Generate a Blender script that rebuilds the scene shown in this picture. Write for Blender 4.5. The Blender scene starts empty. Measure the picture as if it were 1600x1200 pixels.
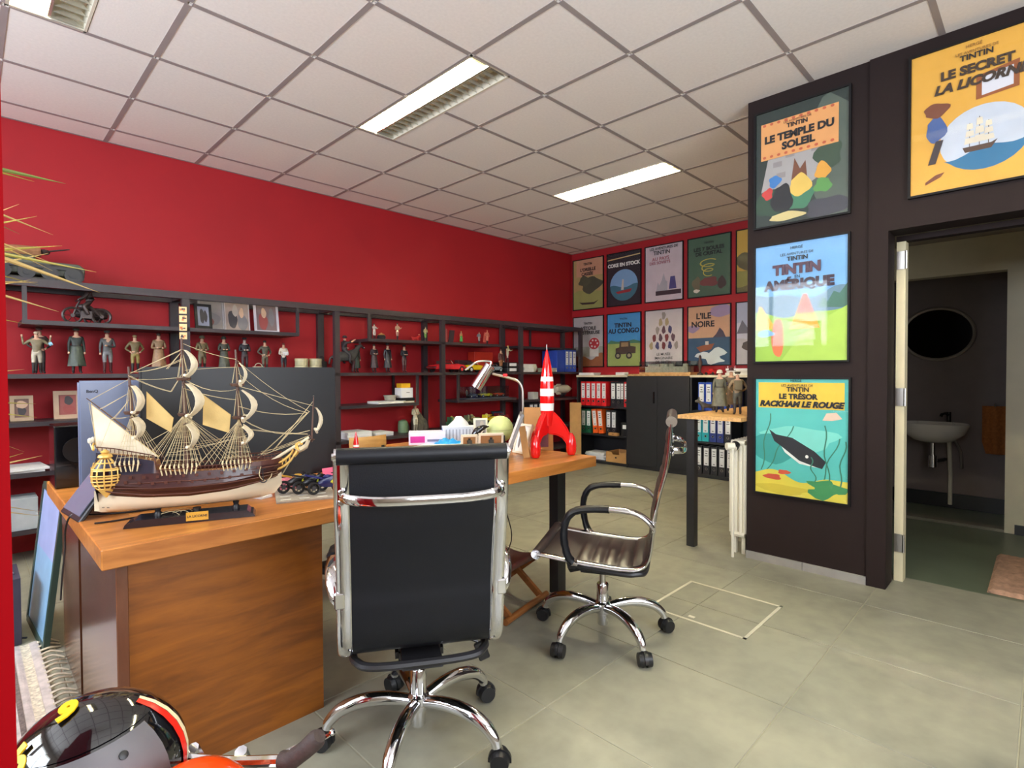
import bpy, bmesh, math, random
from mathutils import Vector, Matrix
random.seed(7)
S = bpy.context.scene
COL = S.collection
PI = math.pi
sin, cos = math.sin, math.cos

# ------------------------------------------------------------------ camera
FPX = 846.67                      # focal length in pixels of a 1600 px wide frame
yaw, pit, rol = 0.7901, -0.01949, -0.00503
F = Vector((cos(yaw)*cos(pit), sin(yaw)*cos(pit), sin(pit)))
R0 = Vector((sin(yaw), -cos(yaw), 0.0)); U0 = R0.cross(F)
RT = R0*cos(rol) + U0*sin(rol); UP = U0*cos(rol) - R0*sin(rol)
cam = bpy.data.cameras.new('camera'); co = bpy.data.objects.new('camera', cam); COL.objects.link(co)
m = Matrix.Identity(4)
for i in range(3):
    m[i][0], m[i][1], m[i][2] = RT[i], UP[i], -F[i]
m.translation = Vector((-0.1637, -4.8787, 1.199))
co.matrix_world = m
cam.sensor_width = 36.0; cam.lens = FPX/1600*36.0
cam.shift_x = 17.66/1600; cam.shift_y = -1.2/1600
cam.clip_start = 0.02
S.camera = co

# ------------------------------------------------------------------ light and exposure
S.view_settings.view_transform = 'Standard'; S.view_settings.look = 'None'
S.view_settings.gamma = 1.0; S.view_settings.use_curve_mapping = False
S.view_settings.exposure = 0.5
W = bpy.data.worlds.new('world'); S.world = W; W.use_nodes = True
W.node_tree.nodes['Background'].inputs[0].default_value = (0.62, 0.75, 1.0, 1)
W.node_tree.nodes['Background'].inputs[1].default_value = 1.0
S.cycles.use_denoising = True
S.cycles.max_bounces = 8; S.cycles.diffuse_bounces = 5; S.cycles.glossy_bounces = 4
S.cycles.transparent_max_bounces = 16; S.cycles.sample_clamp_indirect = 6.0
S.cycles.caustics_reflective = False; S.cycles.caustics_refractive = False
TUBE = 185.0           # fluorescent tube emission
DAY = 88.0            # daylight through one front window, watts
def area(name, loc, rot, sx, sy, power, col):
    l = bpy.data.lights.new(name, 'AREA'); l.shape = 'RECTANGLE'; l.size = sx; l.size_y = sy
    l.energy = power; l.color = col
    o = bpy.data.objects.new(name, l); COL.objects.link(o); o.location = loc; o.rotation_euler = rot
    return o
for wy in (-1.75, -3.65):        # daylight standing in the two panes of the shop front
    area('window_daylight', (-2.32, wy, 2.08), (0, -PI/2, 0), 1.0, 1.6, DAY, (0.80, 0.88, 1.0))
area('window_daylight', (0.6, -6.52, 1.75), (PI/2, 0, 0), 3.2, 1.7, DAY*1.0, (0.92, 0.95, 1.0))  # general fill light, set in an added, unseen window behind the camera

# ------------------------------------------------------------------ materials
def lin(c):
    out = []
    for x in c[:3]:
        x = x/255.0
        out.append(x/12.92 if x <= 0.04045 else ((x+0.055)/1.055)**2.4)
    return (*out, 1.0)
_mats = {}
def mat(name, col, rough=0.5, metal=0.0, var=0.12, scale=9.0, bump=0.0, bscale=120.0, coat=0.0, spec=0.5, stretch=(1, 1, 1), rvar=0.0):
    if name in _mats: return _mats[name]
    M = bpy.data.materials.new(name); M.use_nodes = True
    nt = M.node_tree; N = nt.nodes; L = nt.links; b = N['Principled BSDF']
    b.inputs['Roughness'].default_value = rough; b.inputs['Metallic'].default_value = metal
    b.inputs['Coat Weight'].default_value = coat; b.inputs['Specular IOR Level'].default_value = spec
    tc = N.new('ShaderNodeTexCoord'); mp = N.new('ShaderNodeMapping'); mp.inputs['Scale'].default_value = stretch
    L.new(tc.outputs['Object'], mp.inputs[0])
    no = N.new('ShaderNodeTexNoise'); no.inputs['Scale'].default_value = scale; no.inputs['Detail'].default_value = 5
    L.new(mp.outputs[0], no.inputs['Vector'])
    r = N.new('ShaderNodeValToRGB'); c = lin(col)
    r.color_ramp.elements[0].position = 0.3; r.color_ramp.elements[1].position = 0.7
    r.color_ramp.elements[0].color = (*[max(0, x*(1-var)) for x in c[:3]], 1)
    r.color_ramp.elements[1].color = (*[min(1, x*(1+var)) for x in c[:3]], 1)
    L.new(no.outputs['Fac'], r.inputs[0]); L.new(r.outputs[0], b.inputs['Base Color'])
    if rvar:
        mr = N.new('ShaderNodeMapRange'); mr.inputs[3].default_value = max(0, rough-rvar); mr.inputs[4].default_value = min(1, rough+rvar)
        L.new(no.outputs['Fac'], mr.inputs[0]); L.new(mr.outputs[0], b.inputs['Roughness'])
    if bump:
        n2 = N.new('ShaderNodeTexNoise'); n2.inputs['Scale'].default_value = bscale; n2.inputs['Detail'].default_value = 4
        L.new(mp.outputs[0], n2.inputs['Vector'])
        bp = N.new('ShaderNodeBump'); bp.inputs['Strength'].default_value = bump; bp.inputs['Distance'].default_value = 0.002
        L.new(n2.outputs['Fac'], bp.inputs['Height']); L.new(bp.outputs[0], b.inputs['Normal'])
    _mats[name] = M
    return M
def wood(name, c1, c2, rough=0.34, scale=2.2, stretch=(1.0, 9.0, 9.0), coat=0.15):
    if name in _mats: return _mats[name]
    M = bpy.data.materials.new(name); M.use_nodes = True
    nt = M.node_tree; N = nt.nodes; L = nt.links; b = N['Principled BSDF']
    b.inputs['Roughness'].default_value = rough; b.inputs['Coat Weight'].default_value = coat; b.inputs['Coat Roughness'].default_value = 0.25
    tc = N.new('ShaderNodeTexCoord'); mp = N.new('ShaderNodeMapping'); mp.inputs['Scale'].default_value = stretch
    L.new(tc.outputs['Object'], mp.inputs[0])
    n1 = N.new('ShaderNodeTexNoise'); n1.inputs['Scale'].default_value = scale; n1.inputs['Detail'].default_value = 8
    n1.inputs['Roughness'].default_value = 0.62; n1.inputs['Distortion'].default_value = 0.6
    L.new(mp.outputs[0], n1.inputs['Vector'])
    r = N.new('ShaderNodeValToRGB'); e = r.color_ramp.elements
    e[0].position = 0.32; e[0].color = lin(c1); e[1].position = 0.66; e[1].color = lin(c2)
    L.new(n1.outputs['Fac'], r.inputs[0]); L.new(r.outputs[0], b.inputs['Base Color'])
    bp = N.new('ShaderNodeBump'); bp.inputs['Strength'].default_value = 0.15; bp.inputs['Distance'].default_value = 0.002
    L.new(n1.outputs['Fac'], bp.inputs['Height']); L.new(bp.outputs[0], b.inputs['Normal'])
    _mats[name] = M
    return M
def glow(name, col, power):
    if name in _mats: return _mats[name]
    M = bpy.data.materials.new(name); M.use_nodes = True
    N = M.node_tree.nodes; L = M.node_tree.links; b = N['Principled BSDF']
    no = N.new('ShaderNodeTexNoise'); no.inputs['Scale'].default_value = 2.0
    mr = N.new('ShaderNodeMapRange'); mr.inputs[3].default_value = power*0.95; mr.inputs[4].default_value = power*1.05
    L.new(no.outputs['Fac'], mr.inputs[0])
    b.inputs['Base Color'].default_value = lin(col); b.inputs['Emission Color'].default_value = lin(col)
    L.new(mr.outputs[0], b.inputs['Emission Strength'])
    _mats[name] = M
    return M
def glass(name, tint=(255, 255, 255), rough=0.02, ior=1.45, add=0.0):
    if name in _mats: return _mats[name]
    M = bpy.data.materials.new(name); M.use_nodes = True
    nt = M.node_tree; N = nt.nodes; L = nt.links; N.remove(N['Principled BSDF'])
    tr = N.new('ShaderNodeBsdfTransparent'); tr.inputs[0].default_value = lin(tint)
    gl = N.new('ShaderNodeBsdfGlossy'); gl.inputs['Roughness'].default_value = rough
    lw = N.new('ShaderNodeLayerWeight'); lw.inputs['Blend'].default_value = 0.5
    pw = N.new('ShaderNodeMath'); pw.operation = 'POWER'; pw.inputs[1].default_value = 4.0; L.new(lw.outputs['Facing'], pw.inputs[0])
    fr = N.new('ShaderNodeMath'); fr.operation = 'MULTIPLY_ADD'; fr.inputs[1].default_value = 0.9; fr.inputs[2].default_value = ((ior-1)/(ior+1))**2; L.new(pw.outputs[0], fr.inputs[0])
    no = N.new('ShaderNodeTexNoise'); no.inputs['Scale'].default_value = 3.0
    bp = N.new('ShaderNodeBump'); bp.inputs['Strength'].default_value = 0.03; bp.inputs['Distance'].default_value = 0.002
    L.new(no.outputs['Fac'], bp.inputs['Height']); L.new(bp.outputs[0], gl.inputs['Normal'])
    ad = N.new('ShaderNodeMath'); ad.operation = 'ADD'; ad.inputs[1].default_value = add
    L.new(fr.outputs[0], ad.inputs[0])
    mx = N.new('ShaderNodeMixShader'); L.new(ad.outputs[0], mx.inputs[0]); L.new(tr.outputs[0], mx.inputs[1]); L.new(gl.outputs[0], mx.inputs[2])
    L.new(mx.outputs[0], N['Material Output'].inputs[0])
    _mats[name] = M
    return M

M_RED = mat('red_wall_paint', (160, 12, 24), 0.66, var=0.05, scale=2.5, bump=0.12, bscale=160)
M_PLUM = mat('dark_plum_wall_paint', (34, 24, 23), 0.7, spec=0.2, var=0.05, scale=3, bump=0.12, bscale=160)
M_CREAM = mat('cream_paint', (205, 195, 165), 0.5, var=0.04)
M_BEIGEWALL = mat('beige_wall_paint', (190, 180, 165), 0.7, var=0.04, bump=0.1)
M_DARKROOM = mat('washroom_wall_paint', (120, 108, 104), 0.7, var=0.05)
M_TILE = mat('ceiling_tile_fibre', (240, 234, 228), 0.9, var=0.03, scale=60, bump=0.25, bscale=300)
M_TBAR = mat('ceiling_grid_bar', (156, 147, 145), 0.5, var=0.03)
M_GROUT = mat('floor_grout', (166, 161, 138), 0.9, var=0.08, scale=20)
M_SHELF = mat('dark_shelf_lacquer', (50, 42, 46), 0.45, var=0.15)
M_BLACKCAB = mat('black_cabinet_board', (26, 26, 29), 0.5, var=0.12)
M_DESK = wood('orange_brown_desk_wood', (156, 92, 36), (200, 130, 62))
M_PANEL = wood('brown_pedestal_veneer', (112, 60, 10), (150, 86, 20), rough=0.45, scale=1.6, stretch=(2.0, 2.0, 14.0), coat=0.05)
M_PANELEND = wood('dark_brown_pedestal_edge', (84, 48, 30), (112, 66, 42), rough=0.2, scale=2.0, stretch=(6, 6, 1.5), coat=0.6)
M_CHROME = mat('polished_chrome', (225, 225, 228), 0.07, 1.0, var=0.02)
M_BRUSHED = mat('brushed_steel', (185, 180, 172), 0.28, 1.0, var=0.06)
M_LEATHER = mat('black_leather', (11, 13, 19), 0.45, spec=0.35, var=0.12, bump=0.15, bscale=260)
M_BROWNLEATHER = mat('dark_brown_leather', (56, 46, 44), 0.34, var=0.12, bump=0.15, bscale=260)
M_BLACK = mat('black_plastic', (22, 22, 24), 0.4, var=0.12)
M_BLACKGLOSS = mat('glossy_black_plastic', (14, 14, 17), 0.12, var=0.05, coat=0.6)
M_METALBLACK = mat('black_powder_coat', (30, 29, 31), 0.42, var=0.1)
M_WHITE = mat('white_paper', (232, 230, 226), 0.7, var=0.03)
M_OFFWHITE = mat('off_white_enamel', (222, 216, 196), 0.35, var=0.03)
M_CARD = mat('brown_cardboard', (178, 132, 78), 0.8, var=0.08, scale=14)
M_GLASS = glass('clear_glass')
M_LTWOOD = wood('light_shelf_wood', (176, 130, 78), (214, 172, 116), rough=0.4)
M_GOLD = mat('gilded_trim', (222, 178, 92), 0.4, 0.25, var=0.15, scale=40)
M_TUBE = glow('fluorescent_tube_light', (255, 246, 208), TUBE)
def flat(c, rough=0.55, **k):
    return mat('painted_%d_%d_%d' % c + ('_gloss' if rough < 0.3 else ''), c, rough, **k)

# floor tile material: mottled polished concrete look, varied between tiles
def tile_mat():
    M = bpy.data.materials.new('grey_concrete_tile'); M.use_nodes = True
    nt = M.node_tree; N = nt.nodes; L = nt.links; b = N['Principled BSDF']
    ge = N.new('ShaderNodeNewGeometry')
    n1 = N.new('ShaderNodeTexNoise'); n1.inputs['Scale'].default_value = 1.5; n1.inputs['Detail'].default_value = 7; n1.inputs['Distortion'].default_value = 0.8
    L.new(ge.outputs['Position'], n1.inputs['Vector'])
    n2 = N.new('ShaderNodeTexNoise'); n2.inputs['Scale'].default_value = 11; n2.inputs['Detail'].default_value = 6
    L.new(ge.outputs['Position'], n2.inputs['Vector'])
    mx = N.new('ShaderNodeMath'); mx.operation = 'MULTIPLY_ADD'; mx.inputs[1].default_value = 0.35
    L.new(n2.outputs['Fac'], mx.inputs[0]); 
    m2 = N.new('ShaderNodeMath'); m2.operation = 'MULTIPLY'; m2.inputs[1].default_value = 0.65
    L.new(n1.outputs['Fac'], m2.inputs[0]); L.new(m2.outputs[0], mx.inputs[2])
    oi = N.new('ShaderNodeObjectInfo')
    m3 = N.new('ShaderNodeMath'); m3.operation = 'MULTIPLY_ADD'; m3.inputs[1].default_value = 0.07
    L.new(oi.outputs['Random'], m3.inputs[0]); L.new(mx.outputs[0], m3.inputs[2])
    r = N.new('ShaderNodeValToRGB'); e = r.color_ramp.elements
    e[0].position = 0.36; e[0].color = lin((122, 120, 106)); e[1].position = 0.70; e[1].color = lin((158, 155, 134))
    L.new(m3.outputs[0], r.inputs[0]); L.new(r.outputs[0], b.inputs['Base Color'])
    b.inputs['Roughness'].default_value = 0.42
    bp = N.new('ShaderNodeBump'); bp.inputs['Strength'].default_value = 0.05; L.new(n2.outputs['Fac'], bp.inputs['Height']); L.new(bp.outputs[0], b.inputs['Normal'])
    return M
M_FLOOR = tile_mat()

# ------------------------------------------------------------------ mesh helpers
class MB:
    """collects shapes into one mesh"""
    def __init__(s): s.v = []; s.f = []; s.mi = []; s.sm = []
    def add(s, vs, fs, m=0, sm=False):
        k = len(s.v); s.v += [tuple(x) for x in vs]
        for f in fs: s.f.append([i+k for i in f]); s.mi.append(m); s.sm.append(sm)
        return s
    def box(s, c, d, m=0, rz=0.0, T=None):
        x, y, z = d[0]/2, d[1]/2, d[2]/2
        vs = [Vector((a, b, e)) for e in (-z, z) for b in (-y, y) for a in (-x, x)]
        if T is not None: vs = [T @ v for v in vs]
        elif rz: vs = [Matrix.Rotation(rz, 3, 'Z') @ v for v in vs]
        c = Vector(c)
        return s.add([v+c for v in vs], [(0, 2, 3, 1), (4, 5, 7, 6), (0, 1, 5, 4), (2, 6, 7, 3), (0, 4, 6, 2), (1, 3, 7, 5)], m)
    def bb(s, a, b, m=0):   # box from two corners
        return s.box([(p+q)/2 for p, q in zip(a, b)], [abs(q-p) for p, q in zip(a, b)], m)
    def bar(s, p, q, w, t, m=0, up=(0, 0, 1)):   # rectangular bar from p to q
        p, q = Vector(p), Vector(q); d = (q-p); L = d.length; d.normalize()
        u = Vector(up); x = d.cross(u)
        if x.length < 1e-4: x = d.cross(Vector((1, 0, 0)))
        x.normalize(); y = x.cross(d)
        T = Matrix((x, d, y)).transposed()
        return s.box((p+q)/2, (w, L, t), m, T=T)
    def ring(s, c, x, y, r, n): return [c + x*(r*cos(2*PI*i/n)) + y*(r*sin(2*PI*i/n)) for i in range(n)]
    def tube(s, path, r, n=8, m=0, closed=False, flat=1.0, up=None):
        P = [Vector(p) for p in path]; k = len(P)
        rr = r if isinstance(r, (list, tuple)) else [r]*k
        vs = []; px = None
        for i in range(k):
            if closed: d = P[(i+1) % k]-P[i-1]
            else: d = P[min(i+1, k-1)]-P[max(i-1, 0)]
            if d.length < 1e-9: d = Vector((0, 0, 1))
            d.normalize()
            if up is not None: px = Vector(up)
            if px is None: px = d.cross(Vector((0, 0, 1)) if abs(d.z) < 0.9 else Vector((1, 0, 0)))
            px = px - d*px.dot(d)
            if px.length < 1e-6: px = d.orthogonal()
            px.normalize(); y = d.cross(px)
            vs += s.ring(P[i], px, y*flat, rr[i], n)
        fs = []
        for i in range(k if closed else k-1):
            a, b = i*n, ((i+1) % k)*n
            for j in range(n): fs.append((a+j, a+(j+1) % n, b+(j+1) % n, b+j))
        if not closed: fs += [tuple(range(n-1, -1, -1)), tuple(range((k-1)*n, k*n))]
        return s.add(vs, fs, m, True)
    def cyl(s, p, q, r, r2=None, n=16, m=0): return s.tube([p, q], [r, r if r2 is None else r2], n, m)
    def lathe(s, prof, c=(0, 0, 0), n=20, m=0, T=None, sm=True):
        c = Vector(c); vs = []; k = len(prof)
        for r, z in prof:
            for i in range(n):
                v = Vector((max(r, 1e-5)*cos(2*PI*i/n), max(r, 1e-5)*sin(2*PI*i/n), z))
                vs.append((T @ v if T is not None else v) + c)
        fs = [(a*n+j, a*n+(j+1) % n, (a+1)*n+(j+1) % n, (a+1)*n+j) for a in range(k-1) for j in range(n)]
        fs += [tuple(range(n-1, -1, -1)), tuple(range((k-1)*n, k*n))]
        return s.add(vs, fs, m, sm)
    def ball(s, c, r, n=12, m=0, T=None):
        rx = r if isinstance(r, (tuple, list)) else (r, r, r)
        k = max(4, n//2); prof = [(sin(PI*i/k), -cos(PI*i/k)) for i in range(k+1)]
        D = Matrix.Diagonal(rx)
        return s.lathe(prof, c, n, m, T=(T @ D if T is not None else D))
    def prism(s, poly, h, fn, m=0):   # poly in 2-D, extruded by h; fn maps (a, b, t) to 3-D
        n = len(poly)
        vs = [fn(a, b, 0) for a, b in poly] + [fn(a, b, h) for a, b in poly]
        fs = [tuple(range(n-1, -1, -1)), tuple(range(n, 2*n))] + [(i, (i+1) % n, n+(i+1) % n, n+i) for i in range(n)]
        return s.add(vs, fs, m)
    def grid(s, rows, m=0, sm=True, th=0.0, nrm=None):   # rows of points -> sheet; th gives thickness along nrm
        a, b = len(rows), len(rows[0])
        vs = [Vector(p) for r in rows for p in r]
        fs = [(i*b+j, i*b+j+1, (i+1)*b+j+1, (i+1)*b+j) for i in range(a-1) for j in range(b-1)]
        if th:
            N = Vector(nrm)*th; k = len(vs)
            v2 = [v+N for v in vs]
            f2 = [tuple(reversed([i+k for i in f])) for f in fs]
            edge = [i for i in range(b)] + [i*b+b-1 for i in range(1, a)] + [(a-1)*b+j for j in range(b-2, -1, -1)] + [i*b for i in range(a-2, 0, -1)]
            f3 = [(edge[(i+1) % len(edge)], edge[i], edge[i]+k, edge[(i+1) % len(edge)]+k) for i in range(len(edge))]
            return s.add(vs+v2, fs+f2+f3, m, sm)
        return s.add(vs, fs, m, sm)
    def mesh(s, name, mats, bev=0.0, seg=1):
        me = bpy.data.meshes.new(name); me.from_pydata(s.v, [], s.f)
        for i, p in enumerate(me.polygons): p.material_index = s.mi[i]; p.use_smooth = s.sm[i]
        for x in (mats if isinstance(mats, (list, tuple)) else [mats]): me.materials.append(x)
        bm = bmesh.new(); bm.from_mesh(me)
        bmesh.ops.recalc_face_normals(bm, faces=bm.faces)
        if bev:
            es = [e for e in bm.edges if len(e.link_faces) == 2 and e.calc_face_angle(0) > 0.6]
            bmesh.ops.bevel(bm, geom=es, offset=bev, segments=seg, affect='EDGES', clamp_overlap=True)
        bm.to_mesh(me); bm.free()
        if any(s.sm): me.set_sharp_from_angle(angle=0.7)
        return me
    def build(s, name, mats, parent=None, bev=0.0, seg=1, loc=None, rz=0.0):
        o = bpy.data.objects.new(name, s.mesh(name, mats, bev, seg)); COL.objects.link(o)
        if parent is not None: o.parent = parent
        if loc is not None: o.location = loc
        if rz: o.rotation_euler = (0, 0, rz)
        return o
def tag(o, label, cat, group=None):
    o['label'] = label; o['category'] = cat
    if group: o['group'] = group
    return o
def thing(name, label, cat, loc=(0, 0, 0), rz=0.0, group=None, rot=None):
    o = bpy.data.objects.new(name, None); COL.objects.link(o); o.location = loc
    o.rotation_euler = rot if rot else (0, 0, rz); o.empty_display_size = 0.05
    return tag(o, label, cat, group)
def struct(o): o['kind'] = 'structure'; return o
def stuff(o): o['kind'] = 'stuff'; return o
def share(name, me, parent, loc, rz=0.0, scale=None):
    o = bpy.data.objects.new(name, me); COL.objects.link(o); o.parent = parent; o.location = loc
    if rz: o.rotation_euler = (0, 0, rz)
    if scale: o.scale = scale
    return o
def dup(root, loc, rz=None, label=None, mats=None):
    r = root.copy(); COL.objects.link(r); r.location = loc
    if rz is not None: r.rotation_euler = (0, 0, rz)
    if label: r['label'] = label
    for ch in root.children:
        c = ch.copy(); COL.objects.link(c); c.parent = r
        if mats and ch.name.split('.')[0] in mats:
            c.data = ch.data.copy(); c.data.materials[0] = mats[ch.name.split('.')[0]]
        for g in ch.children:
            d = g.copy(); COL.objects.link(d); d.parent = c
    return r
def text(s, size, parent, name, mt, loc=(0, 0, 0), rot=(0, 0, 0), sx=1.0, shear=0.0, bold=0.0, depth=0.0004, align='CENTER', space=1.0):
    cu = bpy.data.curves.new(name, 'FONT'); cu.body = s; cu.size = size; cu.align_x = align; cu.align_y = 'CENTER'
    cu.extrude = depth; cu.offset = bold; cu.shear = shear; cu.space_character = space; cu.resolution_u = 3
    t = bpy.data.objects.new('tmp', cu); COL.objects.link(t)
    me = bpy.data.meshes.new_from_object(t.evaluated_get(bpy.context.evaluated_depsgraph_get()))
    bpy.data.objects.remove(t); bpy.data.curves.remove(cu)
    me.materials.clear(); me.materials.append(mt)
    o = bpy.data.objects.new(name, me); COL.objects.link(o); o.parent = parent; o.location = loc; o.rotation_euler = rot; o.scale = (sx, 1, 1)
    return o
def arc(c, r, a0, a1, n, ax=0, ay=1):   # points on an arc in the plane of axes ax, ay
    out = []
    for i in range(n+1):
        t = a0 + (a1-a0)*i/n; p = list(c); p[ax] += r*cos(t); p[ay] += r*sin(t); out.append(tuple(p))
    return out
def smooth(P, k=4):   # Catmull-Rom through the points
    P = [Vector(p) for p in P]; out = []
    for i in range(len(P)-1):
        a, b, c, d = P[max(i-1, 0)], P[i], P[i+1], P[min(i+2, len(P)-1)]
        for j in range(k):
            t = j/k
            out.append(0.5*((2*b) + (c-a)*t + (2*a-5*b+4*c-d)*t*t + (3*b-a-3*c+d)*t**3))
    out.append(P[-1]); return out
H = 2.904
# ------------------------------------------------------------------ room shell
fl = struct(MB().bb((-2.4, -6.6, -0.12), (6.3, 0.12, -0.003)).build('floor', M_GROUT))
gx, gy, tl = 2.50-0.6*8, -4.226-0.6*4, 0.6
TM = MB().box((0, 0, -0.006), (0.5955, 0.5955, 0.012)).mesh('floor_tile', M_FLOOR, 0.0015)
hx0, hx1, hy0, hy1 = 2.30, 2.78, -3.94, -3.45       # access hatch
for i in range(15):
    for j in range(12):
        x, y = gx+tl*i+0.3-tl, gy+tl*j+0.3
        if x-0.3 > 6.12 or y+0.3 > 0.33 or x+0.3 < -2.3 or y-0.3 < -6.7: continue
        if x > 3.5 and y < -3.6: continue
        ov = x+0.3 > hx0 and x-0.3 < hx1 and y+0.3 > hy0 and y-0.3 < hy1
        x0, x1, y0, y1 = x-0.29775, x+0.29775, y-0.29775, y+0.29775
        if y1 > -0.005: y1 = -0.005
        if x1 > 6.128: x1 = 6.128
        if y1-y0 < 0.02 or x1-x0 < 0.02: continue
        if not ov:
            share('floor_tile', TM, fl, ((x0+x1)/2, (y0+y1)/2, 0), scale=((x1-x0)/0.5955, (y1-y0)/0.5955, 1))
        else:      # tile cut around the hatch frame: up to two pieces outside it
            mb = MB()
            if x0 < hx0-0.01: mb.bb((x0, y0, -0.012), (hx0-0.002, y1, 0))
            elif x1 > hx1+0.01: mb.bb((hx1+0.002, y0, -0.012), (x1, y1, 0))
            a, b = max(x0, hx0-0.002), min(x1, hx1+0.002)
            if y0 < hy0-0.01: mb.bb((a, y0, -0.012), (b, hy0-0.002, 0))
            elif y1 > hy1+0.01: mb.bb((a, hy1+0.002, -0.012), (b, y1, 0))
            if mb.v: mb.build('floor_tile', M_FLOOR, fl)
# hatch
ht = thing('floor_hatch', 'square access hatch with pale metal rim set flush in the grey floor tiles', 'hatch', (hx0, hy0, -0.001))
hw, hh = hx1-hx0, hy1-hy0
mb = MB()
for a, b in (((0, 0), (hw, 0.014)), ((0, hh-0.014), (hw, hh)), ((0, 0), (0.014, hh)), ((hw-0.014, 0), (hw, hh))):
    mb.bb((*a, -0.01), (*b, 0.002))
mb.build('metal_rim', mat('pale_metal_rim', (214, 208, 186), 0.5, 0.2), ht)
cx, cy = 2.50-hx0, -3.626-hy0
for a0, a1 in ((0.015, cx-0.0025), (cx+0.0025, hw-0.015)):
    for b0, b1 in ((0.015, cy-0.0025), (cy+0.0025, hh-0.015)):
        if a1-a0 > 0.02 and b1-b0 > 0.02: MB().bb((a0, b0, -0.01), (a1, b1, 0.001)).build('floor_tile', M_FLOOR, ht)
MB().bb((0.035, 0.26, 0.001), (0.055, 0.29, 0.003)).build('lifting_key_plate', M_OFFWHITE, ht)

# walls
struct(MB().bb((-2.3, 0.0, 0), (6.234, 0.1, H+0.14)).build('wall_left', M_RED))
struct(MB().bb((6.134, -3.52, 0), (6.234, 0.0, H+0.14)).build('wall_back', M_RED))
struct(MB().bb((3.572, -3.62, 0), (6.134, -3.52, H+0.14)).build('wall_partition', mat('white_partition_paint', (188, 176, 160), 0.7)))
wr = MB(); DY0, DY1, DZ = -4.265, -5.16, 1.955
wr.bb((3.412, -4.175, 0), (3.572, -3.52, H+0.14))
wr.bb((3.398, DY0, 0), (3.572, -4.175, H+0.14))
wr.bb((3.398, DY1, DZ), (3.572, DY0, H+0.14)); wr.bb((3.398, -6.5, 0), (3.572, DY1, H+0.14))
struct(wr.build('wall_right', M_PLUM))
MB_ = MB().bb((3.397, -4.174, 0), (3.4115, -3.852, 0.046)); MB_.bb((3.397, -3.849, 0), (3.4115, -3.52, 0.046))
struct(MB_.build('baseboard_right', mat('grey_skirting_tile', (150, 146, 140), 0.4)))
# shop front on the left with two panes, and an added window behind the camera for fill light
fr = MB()
fr.bb((-2.3, -6.5, 0), (-2.2, 0, 1.55)); fr.bb((-2.3, -6.5, 2.62), (-2.2, 0, H+0.14))
for a, b in ((-0.9, 0), (-2.8, -2.6), (-6.5, -4.5)): fr.bb((-2.3, a, 1.55), (-2.2, b, 2.62))
struct(fr.build('wall_front', M_BEIGEWALL))
for n, (a, b) in enumerate(((-2.6, -0.9), (-4.5, -2.8))):
    w = MB(); z0, z1 = 1.55, 2.62
    for p, q in (((a, z0), (b, z0+0.05)), ((a, z1-0.05), (b, z1)), ((a, z0), (a+0.05, z1)), ((b-0.05, z0), (b, z1)), (((a+b)/2-0.02, z0), ((a+b)/2+0.02, z1))):
        w.bb((-2.29, p[0], p[1]), (-2.21, q[0], q[1]))
    o = struct(w.build('window_%d' % (n+1), M_OFFWHITE))
    MB().bb((-2.255, a+0.04, z0+0.04), (-2.245, b-0.04, z1-0.04)).build('pane', M_GLASS, o)
bk = MB()
bk.bb((-2.3, -6.6, 0), (-1.1, -6.5, H+0.14)); bk.bb((2.3, -6.6, 0), (3.572, -6.5, H+0.14)); bk.bb((-1.1, -6.6, 0), (2.3, -6.5, 0.85)); bk.bb((-1.1, -6.6, 2.65), (2.3, -6.5, H+0.14))
struct(bk.build('wall_rear', M_BEIGEWALL))
w = MB()
for p, q in (((-1.1, 0.85), (2.3, 0.9)), ((-1.1, 2.6), (2.3, 2.65)), ((-1.1, 0.85), (-1.05, 2.65)), ((2.25, 0.85), (2.3, 2.65)), ((0.58, 0.85), (0.62, 2.65))):
    w.bb((p[0], -6.59, p[1]), (q[0], -6.51, q[1]))
o = struct(w.build('window_3', M_OFFWHITE)); MB().bb((-1.06, -6.555, 0.89), (2.26, -6.545, 2.61)).build('pane', M_GLASS, o)

# ceiling: slab, lay-in tiles, grid bars
ce = struct(MB().bb((-2.3, -6.6, H+0.14), (6.234, 0.1, H+0.2)).build('ceiling', M_BEIGEWALL))
LAMPS = [(0.0, -1.485), (1.8, -1.485), (3.9, -1.485), (1.8, -3.885)]
CT = MB().box((0, 0, 0.007), (0.594, 0.594, 0.014)).mesh('ceiling_tile', M_TILE)
TB = MB(); TB.bb((-0.014, -0.286, -0.002), (0.014, 0.286, 0.0)); TB.bb((-0.002, -0.288, 0), (0.002, 0.288, 0.03)); TB = TB.mesh('grid_bar', M_TBAR)
def xs_lines():
    return [-2.3] + [0.6*i for i in range(-3, 11)] + [6.134]
def ys_lines():
    return [0.0] + [-0.285-0.6*j for j in range(0, 11)] + [-6.5]
X, Y = xs_lines(), ys_lines()
def covered(x, y):
    for lx, ly in LAMPS:
        if lx-0.01 < x < lx+0.31 and ly-1.21 < y < ly+0.01: return True
    return False
for i in range(len(X)-1):
    for j in range(len(Y)-1):
        x0, x1, y1, y0 = X[i], X[i+1], Y[j], Y[j+1]
        if x0 > 3.5 and y1 < -3.7: continue
        for lx, ly in LAMPS:
            if ly-1.2 < (y0+y1)/2 < ly and x0-0.01 < lx+0.15 < x1+0.01:
                if lx-x0 < 0.1: x0 = lx+0.3
                else: x1 = lx
        share('ceiling_tile', CT, ce, ((x0+x1)/2, (y0+y1)/2, H), scale=((x1-x0-0.006)/0.594, (y1-y0-0.006)/0.594, 1))
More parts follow.
